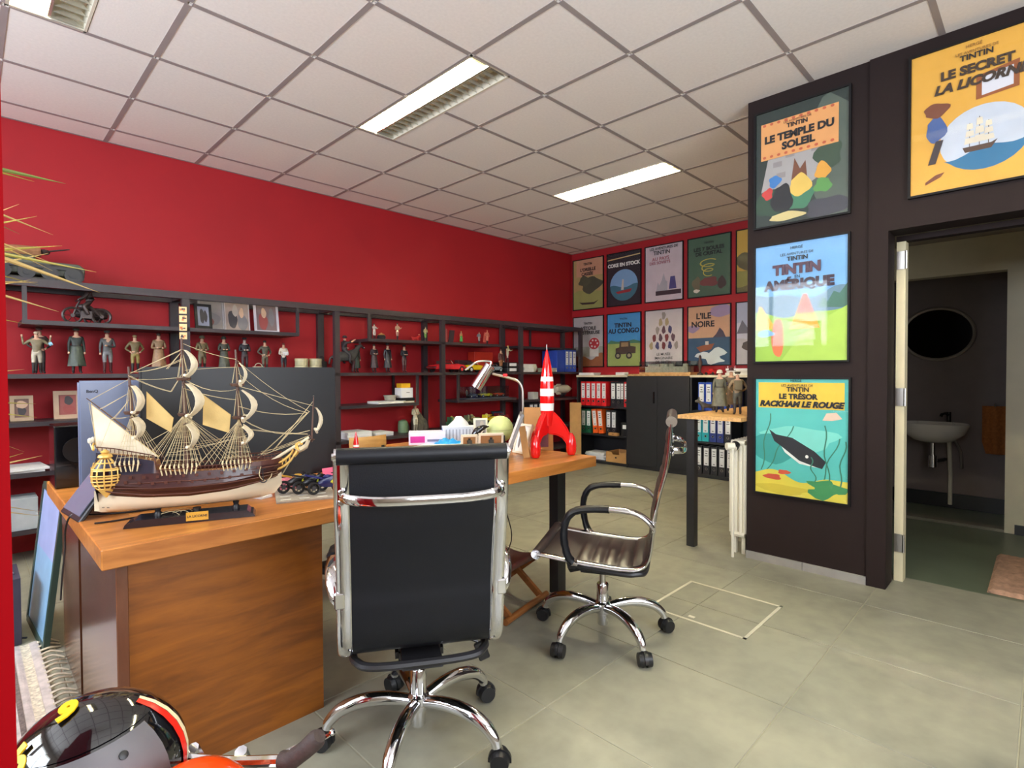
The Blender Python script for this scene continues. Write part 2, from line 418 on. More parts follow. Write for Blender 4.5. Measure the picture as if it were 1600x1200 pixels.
for i in range(1, len(X)-1):
    for j in range(len(Y)-1):
        if X[i] > 3.5 and Y[j] < -3.7: continue
        if covered(X[i], (Y[j]+Y[j+1])/2) and any(lx+0.05 < X[i] < lx+0.25 for lx, ly in LAMPS): continue
        share('grid_bar', TB, ce, (X[i], (Y[j]+Y[j+1])/2, H), scale=(1, abs(Y[j]-Y[j+1])/0.6, 1))
for j in range(1, len(Y)-1):
    for i in range(len(X)-1):
        x0, x1 = X[i], X[i+1]
        if x0 > 3.5 and Y[j] < -3.7: continue
        for lx, ly in LAMPS:
            if ly-1.15 < Y[j] < ly-0.05 and x0-0.01 < lx+0.15 < x1+0.01:
                if lx-x0 < 0.1: x0 = lx+0.3
                else: x1 = lx
        share('grid_bar', TB, ce, ((x0+x1)/2, Y[j], H), rz=PI/2, scale=(1, (x1-x0)/0.6, 1))
# wall angle trim along left and back wall
tr = MB(); tr.bb((-2.2, -0.02, H-0.002), (6.13, -0.0005, H)); tr.bb((6.114, -3.5, H-0.002), (6.1335, 0, H))
struct(tr.build('trim_1', M_TBAR))

# recessed louvre lights: trough, tube in one half, reflector, blades
M_REFL = mat('lamp_reflector', (215, 212, 196), 0.25, 0.7, var=0.03)
def lamp(lx, ly, label):
    t = thing('ceiling_light', label, 'ceiling light', (lx+0.15, ly-0.6, H), group='recessed louvre ceiling lights')
    b = MB()
    for p, q in (((-0.15, -0.6), (-0.138, 0.6)), ((0.138, -0.6), (0.15, 0.6)), ((-0.15, -0.6), (0.15, -0.588)), ((-0.15, 0.588), (0.15, 0.6))):
        b.bb((*p, -0.002), (*q, 0.075))
    b.bb((-0.15, -0.6, 0.075), (0.15, 0.6, 0.08))
    b.build('housing', M_OFFWHITE, t)
    MB().prism([(-0.014, 0.074), (0.014, 0.074), (0.006, 0.006), (-0.006, 0.006)], 1.17, lambda a, b_, h: (a+0.005, h-0.585, b_)).build('centre_reflector', M_REFL, t)
    for x in ((-0.068, 0.075) if lx > 3 else (-0.068,)):
        MB().cyl((x, -0.575, 0.045), (x, 0.575, 0.045), 0.013, n=10).build('tube_lamp', M_TUBE, t)
        MB().cyl((x, -0.586, 0.045), (x, -0.575, 0.045), 0.014, n=10).build('tube_cap', M_OFFWHITE, t); MB().cyl((x, 0.575, 0.045), (x, 0.586, 0.045), 0.014, n=10).build('tube_cap', M_OFFWHITE, t)
    bl = MB()
    for k in range(20):
        y = -0.57+k*0.06
        for x0, x1 in ((-0.137, -0.003), (0.013, 0.137)):
            bl.add([(x0, y, 0.001), (x1, y, 0.001), ((x0+x1)/2+0.03, y, 0.024), ((x0+x1)/2-0.03, y, 0.024)], [(0, 1, 2, 3)])
            bl.add([(x0, y+0.002, 0.001), (x1, y+0.002, 0.001), ((x0+x1)/2+0.03, y+0.002, 0.024), ((x0+x1)/2-0.03, y+0.002, 0.024)], [(3, 2, 1, 0)])
    stuff(bl.build('louvre', M_REFL, t))
for (lx, ly), lb in zip(LAMPS, ('lit recessed louvre light at the top left corner over the shop front side', 'lit recessed louvre light in the middle of the tiled ceiling, nearer one of two', 'lit recessed louvre light farthest back, near the poster wall',
                                'recessed louvre light in front of the doorway wall, mirrored in the yellow poster')):
    lamp(lx, ly, lb)

# washroom behind the doorway
wc = MB()
wc.bb((3.572, -5.3, -0.1), (6.05, -3.62, -0.002))
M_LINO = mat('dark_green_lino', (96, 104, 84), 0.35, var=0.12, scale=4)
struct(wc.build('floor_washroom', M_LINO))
a = MB(); a.bb((5.27, -4.665, 0), (5.39, -5.3, 2.2)); a.bb((5.27, -4.665, 1.935), (5.39, -3.75, 2.2)); a.bb((5.27, -3.75, 0), (5.39, -3.62, 2.2))
struct(a.build('wall_inner', M_CREAM))
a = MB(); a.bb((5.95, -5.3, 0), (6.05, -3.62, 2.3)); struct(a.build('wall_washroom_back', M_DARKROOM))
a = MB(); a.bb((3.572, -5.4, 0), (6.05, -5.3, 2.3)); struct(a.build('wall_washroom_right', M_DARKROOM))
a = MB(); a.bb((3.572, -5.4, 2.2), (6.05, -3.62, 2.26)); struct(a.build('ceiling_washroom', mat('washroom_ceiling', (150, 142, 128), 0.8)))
a = MB(); a.bb((5.935, -5.29, 0), (5.95, -3.63, 0.125)); a.bb((5.255, -5.29, 0), (5.27, -4.72, 0.07))
struct(a.build('baseboard_washroom', mat('black_skirting', (24, 26, 26), 0.4)))
struct(MB().bb((5.27, -4.665, 0), (5.39, -3.75, 0.02)).build('trim_2', mat('stone_sill', (120, 116, 100), 0.4)))
dr = struct(MB().bb((3.60, -4.312, 0.0), (3.68, -4.27, DZ-0.005)).build('door_1', mat('cream_door_frame', (226, 214, 176), 0.45, var=0.03)))
for z in (0.22, 1.05, 1.82):
    h = MB(); h.bb((3.592, -4.308, z-0.05), (3.6, -4.272, z+0.05)); h.cyl((3.592, -4.315, z-0.05), (3.592, -4.315, z+0.05), 0.007, n=8); h.build('hinge', M_BRUSHED, dr)
a = MB()
a.bb((3.595, -5.15, DZ-0.03), (3.66, -4.27, DZ-0.001)); struct(a.build('trim_3', M_PLUM))

struct(MB().bb((3.5725, -5.3, 0), (3.58, DY1, 2.2)).build('wall_lining', M_BEIGEWALL)); struct(MB().bb((3.5725, DY1, DZ+.002), (3.58, -3.63, 2.2)).build('wall_lining', M_BEIGEWALL))  # unseen beige lining, added so the washroom mirror reflects something lighter
# red near post
pz = MB()
d = 0.004
pz.add([(-0.62, -4.30, 0), (-0.141+d, -4.30, 0), (-0.141+d, -4.10, 0), (-0.62, -4.10, 0), (-0.62, -4.30, H), (-0.138-d, -4.30, H), (-0.138-d, -4.10, H), (-0.62, -4.10, H)],
       [(0, 3, 2, 1), (4, 5, 6, 7), (0, 1, 5, 4), (1, 2, 6, 5), (2, 3, 7, 6), (3, 0, 4, 7)])
struct(pz.build('wall_stub', mat('bright_red_gloss_paint', (128, 1, 8), 0.6, spec=0.05, var=0.04)))
# ------------------------------------------------------------------ long shelving on the red wall
sh = thing('long_shelving', 'long dark shelving with open compartments along the red left wall', 'shelving', (0, 0, 0))
XP = [-0.2, 1.02, 2.24, 3.46, 4.68, 5.885]
FP = MB().bb((-0.025, -0.36, 0), (0.025, -0.32, 1.76)).mesh('post', M_SHELF)
BP = MB().bb((-0.03, -0.045, 0), (0.03, -0.005, 1.76)).mesh('post', M_SHELF)
for i, x in enumerate(XP):
    share('post', FP, sh, (x, 0, 0)); share('post', BP, sh, (x, 0, 0))
MB().bb((-0.23, -0.365, 1.76), (5.91, -0.32, 1.81)).build('top_rail', M_SHELF, sh)
MB().bb((-0.23, -0.05, 1.76), (5.91, -0.005, 1.81)).build('top_rail', M_SHELF, sh)
for x in XP: MB().bb((x-0.02, -0.32, 1.765), (x+0.02, -0.05, 1.805)).build('cross_rail', M_SHELF, sh)
def shelf(x0, x1, z, y0=-0.36): return MB().bb((x0, y0, z-0.028), (x1, -0.006, z)).build('shelf', M_SHELF, sh)
for a, b, z in ((0.10, 1.885, 1.548), (2.56, 4.335, 1.53), (4.70, 5.9, 1.53), (-0.2, 2.24, 1.205), (2.24, 4.68, 1.205), (4.68, 5.9, 1.205),
                (-0.2, 1.02, 0.9), (2.24, 3.135, 0.9), (3.66, 4.58, 0.9), (4.68, 5.9, 0.86), (-0.2, 2.24, 0.58), (2.24, 4.68, 0.58), (4.68, 5.9, 0.50), (-0.2, 2.24, 0.22), (2.24, 5.9, 0.22)):
    shelf(a, b, z, -0.25 if (a > 4.6 and z > 1.4) else -0.36)
for x, z0, z1, y in ((0.115, 1.53, 1.76, -0.35), (1.876, 1.53, 1.76, -0.35), (2.57, 1.52, 1.76, -0.35), (4.327, 1.52, 1.76, -0.35), (3.126, 0.89, 1.18, -0.35), (3.668, 0.89, 1.18, -0.35), (5.2, 1.53, 1.76, -0.03), (3.05, 0.89, 1.18, -0.03), (3.95, 0.89, 1.18, -0.03), (2.78, 1.53, 1.76, -0.03), (4.64, 1.53, 1.76, -0.03)):
    MB().bb((x-0.012, y-0.008, z0), (x+0.012, y+0.012, z1)).build('hanger_strut', M_SHELF, sh)

MB().bb((-.19, -.32, 1.798), (.52, -.05, 1.81)).build('top_board', M_SHELF, sh)
# ------------------------------------------------------------------ cabinets on the far wall
XF = 5.74
def bookcase(y0, y1, label, zs, topm):
    t = thing('open_bookcase', label, 'bookcase', (XF, y0, 0))
    w = y0-y1
    MB().bb((0, -0.02, 0), (0.39, 0, 1.135)).build('side_panel', M_BLACKCAB, t)
    MB().bb((0, -w, 0), (0.39, -w+0.02, 1.135)).build('side_panel', M_BLACKCAB, t)
    MB().bb((0.375, -w+0.02, 0.0), (0.39, -0.02, 1.135)).build('back_panel', M_BLACKCAB, t)
    for z in zs: MB().bb((0.005, -w+0.02, z-0.022), (0.374, -0.02, z)).build('shelf', M_BLACKCAB, t)
    MB().bb((0.02, -w+0.02, 0.0), (0.035, -0.02, zs[-1]-0.022)).build('plinth', M_BLACKCAB, t)
    MB().bb((-0.01, -w, 1.135), (0.39, 0, 1.16)).build('top_board', topm, t)
M_TOPB = mat('pale_bookcase_top', (214, 200, 172), 0.4, var=0.04)
bookcase(-0.385, -1.178, 'low black bookcase of red, green and orange binders left of the tall black cabinet', (0.755, 0.385, 0.04), M_TOPB)
bookcase(-2.0, -3.0, 'low black bookcase of blue, turquoise and black binders right of the black cabinet', (0.76, 0.41, 0.04), M_TOPB)
t = thing('black_cabinet', 'plain black two door cabinet with a thin wooden top under the posters', 'cabinet', (XF-0.01, -1.18, 0))
MB().bb((0.022, -0.818, 0), (0.4, 0, 1.15)).build('body', M_BLACKCAB, t)
for a, b in ((-0.409, -0.002), (-0.816, -0.411)):
    d = MB().bb((0.0, b if b < a else a, 0.05), (0.02, b if b > a else a, 1.148)).build('door', M_BLACKCAB, t, bev=0.002)
    if a == -0.409: MB().bb((-0.02, a+0.03, 0.82), (-0.0, a+0.045, 0.96)).build('handle', M_BLACKGLOSS, d, bev=0.003)
MB().bb((0.01, -0.818, 1.15), (0.4, 0.0, 1.172)).build('top_board', M_LTWOOD, t)

# binders: arch files with a spine label and finger ring; spine faces local -X
def binder_meshes(m, w=0.076, h=0.318, d=0.28):
    b = MB(); b.bb((0, -w/2, 0), (d, -w/2+0.004, h)); b.bb((0, w/2-0.004, 0), (d, w/2, h)); b.bb((0, -w/2+0.004, 0), (0.005, w/2-0.004, h))
    b.bb((0.02, -w/2+0.01, 0.008), (d-0.01, w/2-0.01, h-0.012), 1)
    return b
M_LABEL = mat('binder_spine_label', (226, 224, 222), 0.6, var=0.03)
M_INK = mat('black_print_ink', (28, 26, 30), 0.6)
B_INK = MB()
for k, (z, l) in enumerate(((0.262, 0.03), (0.235, 0.022), (0.21, 0.034), (0.12, 0.02))): B_INK.bb((-0.0017, -l/2, z-0.004), (-0.0012, l/2, z+0.004))
B_INK = B_INK.mesh('label_print', M_INK)
RING = MB(); RING.tube(arc((0, 0, 0), 0.0125, 0, 2*PI, 14, 1, 2)[:-1], 0.0025, 6, closed=True); RING.lathe([(0.011, 0.0), (0.011, 0.001)], (0, 0, 0), 12, 1, T=Matrix.Rotation(-PI/2, 3, 'Y'))
RING = RING.mesh('finger_ring', [M_BRUSHED, M_BLACK])
LAB = MB().bb((-0.0012, -0.027, 0.1), (0.0, 0.027, 0.295)).mesh('spine_label', M_LABEL)
_bm = {}
def binder(col, colname, y, z, label, tilt=0.0, x=XF+0.03, group=None, facing=0.0, narrow=False):
    key = (colname, narrow)
    if key not in _bm: _bm[key] = binder_meshes(None, 0.05 if narrow else 0.076).mesh('cover', [flat(col, 0.4), M_WHITE])
    t = thing('ring_binder', label, 'binder', (x, y, z), group=group, rot=(tilt, 0, facing))
    share('cover', _bm[key], t, (0, 0, 0))
    l = share('spine_label', LAB, t, (0, 0, 0), scale=(1, 0.6 if narrow else 1, 1)); share('label_print', B_INK, l, (0, 0, 0))
    share('finger_ring', RING, t, (-0.001, 0, 0.06))
    return t
RED_, BLK, GRN, ORG, BLU, TRQ, NVY = (214, 30, 36), (34, 34, 38), (22, 84, 58), (232, 96, 30), (38, 74, 168), (40, 170, 180), (34, 50, 120)
ordn = ['first', 'second', 'third', 'fourth', 'fifth', 'sixth', 'seventh']
z = 0.756
for k in range(5): binder(RED_, 'red', -0.47-0.083*k, z, '%s red binder from the left, upper shelf of the left bookcase' % ordn[k])
for k in range(2): binder(BLK, 'black', -0.945-0.08*k, z, '%s black binder right of the five red binders, upper shelf' % ordn[k])
binder(BLK, 'black', -1.078, z, 'thin black binder beside the cabinet end of the upper left shelf', narrow=True)
binder(RED_, 'red', -1.131, z, 'thin red binder pressed against the bookcase side by the black cabinet', narrow=True)
z = 0.386
for k in range(2): binder(GRN, 'green', -0.475-0.082*k, z, '%s dark green binder from the left on the middle bookcase shelf' % ordn[k])
for k in range(2): binder(ORG, 'orange', -0.672-0.088*k, z+0.0085, '%s leaning orange binder on the middle bookcase shelf' % ordn[k], tilt=-0.1)
for k in range(2): binder(BLK, 'black', -0.872-0.08*k, z, '%s black binder right of the orange binders on the middle shelf' % ordn[k])
def simple_box(name, label, cat, c, d, m, rz=0.0, bev=0.002, extra=None, group=None):
    o = MB().bb((-d[0]/2, -d[1]/2, 0), (d[0]/2, d[1]/2, d[2])).build(name, m, bev=bev, loc=c, rz=rz)
    return tag(o, label, cat, group)
t = thing('label_box', 'small black archive box with a white label on the middle bookcase shelf', 'box', (XF+0.17, -1.105, 0.386))
MB().bb((-0.13, -0.05, 0), (0.13, 0.05, 0.17)).build('body', M_BLACK, t, bev=0.003); MB().bb((-0.1315, -0.025, 0.09), (-0.1305, 0.025, 0.14)).build('label_card', M_LABEL, t)
def tray(label, y0, y1, z, h, x=XF+0.005, d=0.3, dip=0.0):
    t = thing('wooden_tray', label, 'tray', (x, (y0+y1)/2, z)); w = abs(y1-y0)/2
    MB().bb((0, -w, 0), (d, w, 0.008)).build('bottom', M_CARD, t)
    fr_ = [(-w, 0.008), (w, 0.008), (w, h), (w*0.45, h), (w*0.3, h-dip), (-w*0.3, h-dip), (-w*0.45, h), (-w, h)]
    MB().prism(fr_, 0.008, lambda a, b, e: (e, a, b)).build('front_panel', M_CARD, t)
    MB().bb((d-0.008, -w, 0.008), (d, w, h)).build('back_panel', M_CARD, t)
    for s in (-1, 1): MB().bb((0.008, s*w-0.004*s-0.004, 0.008), (d-0.008, s*w-0.004*s+0.004, h)).build('side_panel', M_CARD, t)
    MB().bb((-0.0005, -0.012, h*0.4), (0, 0.012, h*0.55)).build('stamp', M_INK, t)
t = tray('shallow cardboard tray under the small black box on the middle shelf', -0.905, -1.04, 0.386, 0.035, x=XF-0.02, d=0.045)
tray('brown cardboard tray with a scooped front on the bottom bookcase shelf', -0.85, -1.15, 0.041, 0.13, dip=0.03)
def paper_stack(label, c, w, d, n, rz=0.0, th=0.018, m=None):
    t = thing('paper_stack', label, 'papers', c, rz); rr = random.Random(int(c[0]*1000+c[1]*77))
    for k in range(n):
        MB().box((rr.uniform(-.01, .01), rr.uniform(-.012, .012), th*(k+0.5)), (d, w, th*0.94), rz=rr.uniform(-.09, .09)).build('sheaf', m or M_WHITE, t)
paper_stack('untidy stack of white papers on the bottom shelf beside the cardboard tray', (XF+0.17, -0.64, 0.041), 0.3, 0.22, 5)
# right-hand bookcase
z = 0.761
for k in range(2): binder(BLU, 'blue', -2.12-0.082*k, z, '%s blue binder on the upper shelf behind the grey coated figures' % ordn[k])
binder(NVY, 'navy', -2.44, z, 'navy binder on the upper shelf seen between the two standing soldiers')
binder(BLU, 'blue', -2.36, z, 'blue binder on the upper shelf hidden mostly by the helmeted figure')
z = 0.411
for k in range(2): binder(TRQ, 'turquoise', -2.085-0.083*k, z, '%s turquoise binder from the left under the wooden ledge' % ordn[k])
for k in range(2): binder(NVY, 'navy', -2.252-0.083*k, z, '%s navy binder right of the turquoise binders' % ordn[k])
binder(BLK, 'black', -2.42, z, 'black binder right of the two navy binders on the middle shelf')
z = 0.041
for k in range(5): binder(BLK, 'black', -2.09-0.088*k, z, '%s black binder from the left on the lowest shelf beside the radiator' % ordn[k])
# things on top of the cabinets
t = thing('display_case', 'long clear display case with a pale model base on the black cabinet', 'display case', (XF+0.2, -1.63, 1.173))
MB().bb((-0.12, -0.335, 0), (0.12, 0.335, 0.02)).build('base', M_LTWOOD, t)
b = MB(); b.box((0, 0.0, 0.055), (0.15, 0.56, 0.07)); rr = random.Random(3)
for k in range(14): b.box((rr.uniform(-.05, .05), rr.uniform(-.24, .24), 0.1), (0.03, 0.05, 0.03+rr.uniform(0, .02)))
stuff(b.build('model_landscape', mat('pale_plaster_model', (212, 204, 184), 0.7, var=0.12, scale=30), t))
b = MB(); L_, Wd, h = 0.335, 0.12, 0.15
for p, q in (((-Wd, -L_, 0.02), (-Wd+0.003, L_, h)), ((Wd-0.003, -L_, 0.02), (Wd, L_, h)), ((-Wd, -L_, h), (Wd, L_, h+0.003)), ((-Wd, -L_, 0.02), (Wd, -L_+0.003, h)), ((-Wd, L_-0.003, 0.02), (Wd, L_, h))): b.bb(p, q)
b.build('clear_cover', glass('acrylic_cover', (236, 240, 240), add=0.05), t)
paper_stack('flat pale document on top of the left bookcase', (XF+0.1, -0.53, 1.161), 0.24, 0.16, 2, th=0.016)
simple_box('card_box', 'small white card box on top of the bookcase beside the display case', 'box', (XF+0.12, -1.02, 1.161), (0.1, 0.13, 0.035), M_WHITE)
def book(label, c, d, m, rz=0.0, pages=None):
    t = thing('book', label, 'book', c, rz)
    l, w, h = d
    b = MB(); b.bb((-l/2, -w/2, 0), (l/2, w/2, 0.003)); b.bb((-l/2, -w/2, h-0.003), (l/2, w/2, h)); b.bb((-l/2, -w/2, 0.003), (-l/2+0.003, w/2, h-0.003)); b.build('cover', m, t)
    MB().bb((-l/2+0.003, -w/2+0.004, 0.003), (l/2-0.004, w/2-0.004, h-0.003)).build('page_block', mat('page_edges', (230, 226, 210), 0.8), t)
    return t
for k, (c_, w_) in enumerate((((226, 222, 210), 0.3), ((210, 206, 196), 0.27), ((232, 230, 226), 0.29))):
    book(('lowest', 'middle', 'topmost')[k]+' pale book of the flat pile at the pillar end of the bookcase top', (XF+0.16, -2.53, 1.161+0.024*k), (0.22, w_, 0.023), flat(c_))

# ------------------------------------------------------------------ figurines
def skin_mesh(name, joints, edges, paint, mats, sub=1):
    me = bpy.data.meshes.new('tmp'); names = list(joints); idx = {n: i for i, n in enumerate(names)}
    me.from_pydata([joints[n][0] for n in names], [(idx[a], idx[b]) for a, b in edges], [])
    o = bpy.data.objects.new('tmp', me); COL.objects.link(o)
    o.modifiers.new('skin', 'SKIN')
    for i, n in enumerate(names):
        r = joints[n][1]; me.skin_vertices[0].data[i].radius = r if isinstance(r, tuple) else (r, r)
        me.skin_vertices[0].data[i].use_root = (i == 0)
    s = o.modifiers.new('sub', 'SUBSURF'); s.levels = sub
    out = bpy.data.meshes.new_from_object(o.evaluated_get(bpy.context.evaluated_depsgraph_get())); out.name = name
    bpy.data.objects.remove(o); bpy.data.meshes.remove(me)
    out.materials.clear()
    for x in mats: out.materials.append(x)
    seg = [(Vector(joints[a][0]), Vector(joints[b][0]), paint(a, b)) for a, b in edges]
    for p in out.polygons:
        c = p.center; best = None
        for a, b, k in seg:
            d = b-a; tt = max(0, min(1, (c-a).dot(d)/max(d.dot(d), 1e-9))); q = (c-(a+d*tt)).length
            if best is None or q < best[0]: best = (q, k)
        p.material_index = best[1]; p.use_smooth = True
    return out
def figure(label, loc, rz, h=0.29, top=(90, 90, 80), legs=(80, 80, 74), boots=(40, 32, 30), skin=(206, 160, 130), arms='down', coat=None, hat=None, hatcol=None, hair=(60, 44, 34), lean=0.0, base=None, held=None, cat='figurine', group=None, name='figurine', stride=0.02, bulk=1.0, stop=True):
    k = h/1.75
    A = {'down': ((.24, -.02, 1.12), (.25, .06, .86)), 'up': ((.42, .0, 1.22), (.46, .05, 1.56)), 'hips': ((.36, -.08, 1.14), (.2, .1, 1.0)), 'front': ((.27, .02, 1.12), (.12, .24, 1.12)), 'reach': ((.24, .16, 1.2), (.2, .42, 1.28)), 'fold': ((.26, .03, 1.12), (-.04, .2, 1.16))}
    Lm, Rm = (arms, arms) if isinstance(arms, str) else arms
    J = {'pelvis': ((0, 0, .93), (.15*bulk, .11*bulk)), 'waist': ((0, lean*.3, 1.1), (.135*bulk, .10*bulk)), 'chest': ((0, lean*.6, 1.32), (.17*bulk, .115*bulk)), 'neck': ((0, lean, 1.5), .06), 'head0': ((0, lean+.015, 1.58), .085), 'head1': ((0, lean+.01, 1.70), .082)}
    E = [('pelvis', 'waist'), ('waist', 'chest'), ('chest', 'neck'), ('neck', 'head0'), ('head0', 'head1')]
    for s, n, md in ((1, 'r', Rm), (-1, 'l', Lm)):
        e_, h_ = A[md]
        J['sh'+n] = ((s*.19, lean*.8, 1.42), .075); J['el'+n] = ((s*e_[0], e_[1]+lean*.6, e_[2]), .052); J['wr'+n] = ((s*h_[0], h_[1]+lean*.6, h_[2]), .036)
        d = (Vector(h_)-Vector(e_)).normalized()*.09; J['ha'+n] = ((s*(h_[0]+d.x), h_[1]+d.y+lean*.6, h_[2]+d.z), .042)
        J['hip'+n] = ((s*.095, 0, .86), .105*bulk); J['kn'+n] = ((s*.11, s*stride*2+.02, .48), .07); J['an'+n] = ((s*.12, s*stride*3-.02, .09), .05); J['to'+n] = ((s*.14, s*stride*3+.15, .045), .045)
        E += [('chest', 'sh'+n), ('sh'+n, 'el'+n), ('el'+n, 'wr'+n), ('wr'+n, 'ha'+n), ('pelvis', 'hip'+n), ('hip'+n, 'kn'+n), ('kn'+n, 'an'+n), ('an'+n, 'to'+n)]
    J = {n: (tuple(c*k for c in p), (tuple(x*k for x in r) if isinstance(r, tuple) else r*k)) for n, (p, r) in J.items()}
    def paint(a, b):
        if b[:2] in ('ha',) or b in ('head0', 'head1', 'neck'): return 0 if b != 'chest' else 1
        if b[:2] in ('to', 'an'): return 3
        if b[:2] in ('kn', 'hi'): return 2
        return 1
    t = thing(name, label, cat, loc, rz, group)
    me = skin_mesh('body', J, E, paint, [flat(skin), flat(top, var=0.25, scale=40), flat(legs, var=0.25, scale=40), flat(boots)])
    share('body', me, t, (0, 0, 0))
    f = MB()
    for s in (-1, 1): f.ball((s*.03*k, (lean+.088)*k, 1.655*k), .012*k, 6)
    f.build('eyes', M_INK, t)
    MB().ball((0, (lean+.1)*k, 1.625*k), (.014*k, .022*k, .022*k), 6).build('nose', flat(skin), t)
    if hat == 'helmet':
        MB().lathe([(.135*k, -.005*k), (.125*k, .02*k), (.115*k, .08*k), (.08*k, .13*k), (.02*k, .15*k)], (0, lean*k, 1.69*k), 14).build('helmet', flat(hatcol or (90, 92, 80)), t)
    elif hat == 'cap':
        m_ = MB(); m_.lathe([(.098*k, 0), (.105*k, .04*k), (.13*k, .075*k), (.1*k, .1*k)], (0, lean*k, 1.71*k), 14); m_.box((0, (lean+.11)*k, 1.715*k), (.13*k, .09*k, .012*k)); m_.build('cap', flat(hatcol or (60, 60, 54)), t)
    elif hat == 'brim':
        MB().lathe([(.19*k, 0), (.19*k, .012*k), (.105*k, .02*k), (.09*k, .13*k), (.03*k, .14*k)], (0, lean*k, 1.73*k), 14).build('hat', flat(hatcol or (60, 50, 44)), t)
    else:
        MB().ball((0, (lean-.012)*k, 1.725*k), (.094*k, .094*k, .068*k), 10).build('hair', flat(hair), t)
    if coat:
        n = 16; rows = []
        for z, rx, ry, fl_ in ((1.12, .165, .125, 0), (.95, .185, .145, 0), (.6, .23, .19, .012), (.3, .26, .22, .025)):
            rows.append([((rx*bulk+fl_*sin(5*a))*cos(a)*k, ((ry*bulk+fl_*sin(5*a))*sin(a)+lean*.2)*k, z*k) for a in [2*PI*i/n for i in range(n+1)]])
        MB().grid(rows).build('coat_skirt', flat(coat, var=0.25, scale=40), t)
        MB().tube([(.17*bulk*cos(a)*k, (.13*bulk*sin(a)+lean*.3)*k, 1.1*k) for a in [2*PI*i/14 for i in range(14)]], .018*k, 6, closed=True).build('belt', flat(boots), t)
    if base: MB().lathe([(base*.5, -0.0), (base*.5, .006), (base*.46, .008)], (0, 0.02*k, -0.001), 18).build('base', flat((70, 54, 46)), t)
    if held == 'rifle': MB().cyl((-.12*k, .2*k, .7*k), (.2*k, .22*k, 1.55*k), .016*k, .012*k, 8).build('rifle', flat((50, 38, 30)), t)
    if held == 'pack': MB().box((0, -.2*k, 1.25*k), (.3*k, .16*k, .4*k)).build('backpack', flat((116, 104, 76)), t, bev=.02*k)
    if held == 'paper': MB().box((0, .3*k, 1.15*k), (.3*k, .012*k, .2*k)).build('paper', M_WHITE, t)
    return t
# ------------------------------------------------------------------ figures and models on the shelving
Zs = {1: 1.549, 2: 1.206, 3: 0.901, 4: 0.581}
FD = PI        # facing the room (-Y)
gc, gr, kh, dk = (70, 72, 62), (96, 98, 96), (128, 112, 76), (44, 44, 46)
figure('dark brown figure half hidden behind the man with raised arms', (0.2, -0.12, 1.206), FD, 0.3, (66, 48, 44), (60, 50, 46), arms='hips', hat='cap', hatcol=(70, 46, 40))
t = figure('figurine in olive jacket with both arms raised, far left of the second shelf', (0.175, -0.26, 1.206), FD, 0.27, (120, 108, 82), (176, 168, 148), arms='up', hair=(190, 170, 140))
MB().cyl((-.062, .012, .192), (-.078, .012, .2), 0.012, n=10).build('armband', flat((150, 200, 226)), t)
figure('figurine in a long black green greatcoat, second from left on the second shelf', (0.385, -0.22, 1.206), FD, 0.3, (46, 52, 48), (60, 62, 58), coat=(62, 70, 60), hat='cap', hatcol=(56, 58, 50), bulk=1.15)
figure('grey uniformed figurine with one hand at the chest, third along the second shelf', (0.56, -0.2, 1.206), FD, 0.295, (84, 84, 82), (112, 112, 112), arms=('fold', 'down'), hat='cap', hatcol=(66, 66, 64), boots=(70, 28, 30), bulk=1.1)
figure('ochre clad figurine with bare head, fourth along the second shelf', (0.725, -0.2, 1.206), FD, 0.275, (112, 96, 62), (140, 122, 66), arms='hips', hair=(150, 130, 90))
figure('tan robed figurine just left of the tall post of the second shelf', (0.875, -0.2, 1.206), FD, 0.295, (140, 110, 78), (120, 92, 64), coat=(146, 112, 80), arms='front', bulk=1.1)
figure('khaki soldier with a backpack and rifle behind the pennants of the model ship', (1.17, -0.2, 1.206), FD, 0.285, kh, (116, 104, 78), arms='front', hat='helmet', hatcol=(110, 104, 84), held='rifle', bulk=1.15)
figure('grey green soldier in greatcoat right of the khaki rifleman', (1.33, -0.2, 1.206), FD, 0.285, (70, 72, 60), (70, 70, 62), coat=(76, 78, 66), hat='helmet', hatcol=(64, 66, 58), arms='fold')
figure('dark uniformed figurine with folded arms behind the little wire basket', (1.49, -0.2, 1.206), FD, 0.285, (40, 38, 42), (66, 48, 50), arms='fold', hat='cap', hatcol=(36, 34, 38), skin=(180, 160, 150))
figure('brown olive figurine with hands on hips left of the white shirted man', (1.655, -0.2, 1.206), FD, 0.27, (86, 80, 66), (92, 84, 66), arms='hips', hair=(40, 34, 30))
figure('white shirted figurine in dark trousers reading a paper beside the tins', (1.815, -0.2, 1.206), FD, 0.255, (214, 200, 180), (34, 34, 42), arms='front', held='paper', hair=(120, 50, 40))
t = thing('wire_basket', 'tiny pale wire basket on the second shelf above the monitor', 'basket', (1.56, -0.31, 1.206))
b = MB()
for z in (0.006, 0.03, 0.05): b.tube([(0.045*cos(a), 0.025*sin(a), z) for a in [2*PI*i/16 for i in range(16)]], 0.003, 5, closed=True)
for i in range(12):
    a = 2*PI*i/12; b.cyl((0.045*cos(a), 0.025*sin(a), 0.004), (0.045*cos(a), 0.025*sin(a), 0.052), 0.0025, n=5)
b.build('wires', flat((200, 190, 160)), t)
MB().tube(arc((0, 0, 0.05), 0.03, 0, PI, 10, 0, 2), 0.003, 5).build('handle', flat((200, 190, 160)), t)
def tin(label, x, z, rz=0):
    t = thing('film_tin', label, 'tin', (x, -0.2, z), group=None)
    MB().lathe([(.054, 0), (.056, .003), (.056, .05)], n=24).build('body', flat((176, 170, 136), 0.4), t)
    MB().lathe([(.058, .042), (.058, .060), (.053, .064), (.01, .064)], n=24).build('lid', flat((186, 178, 140), 0.4), t)
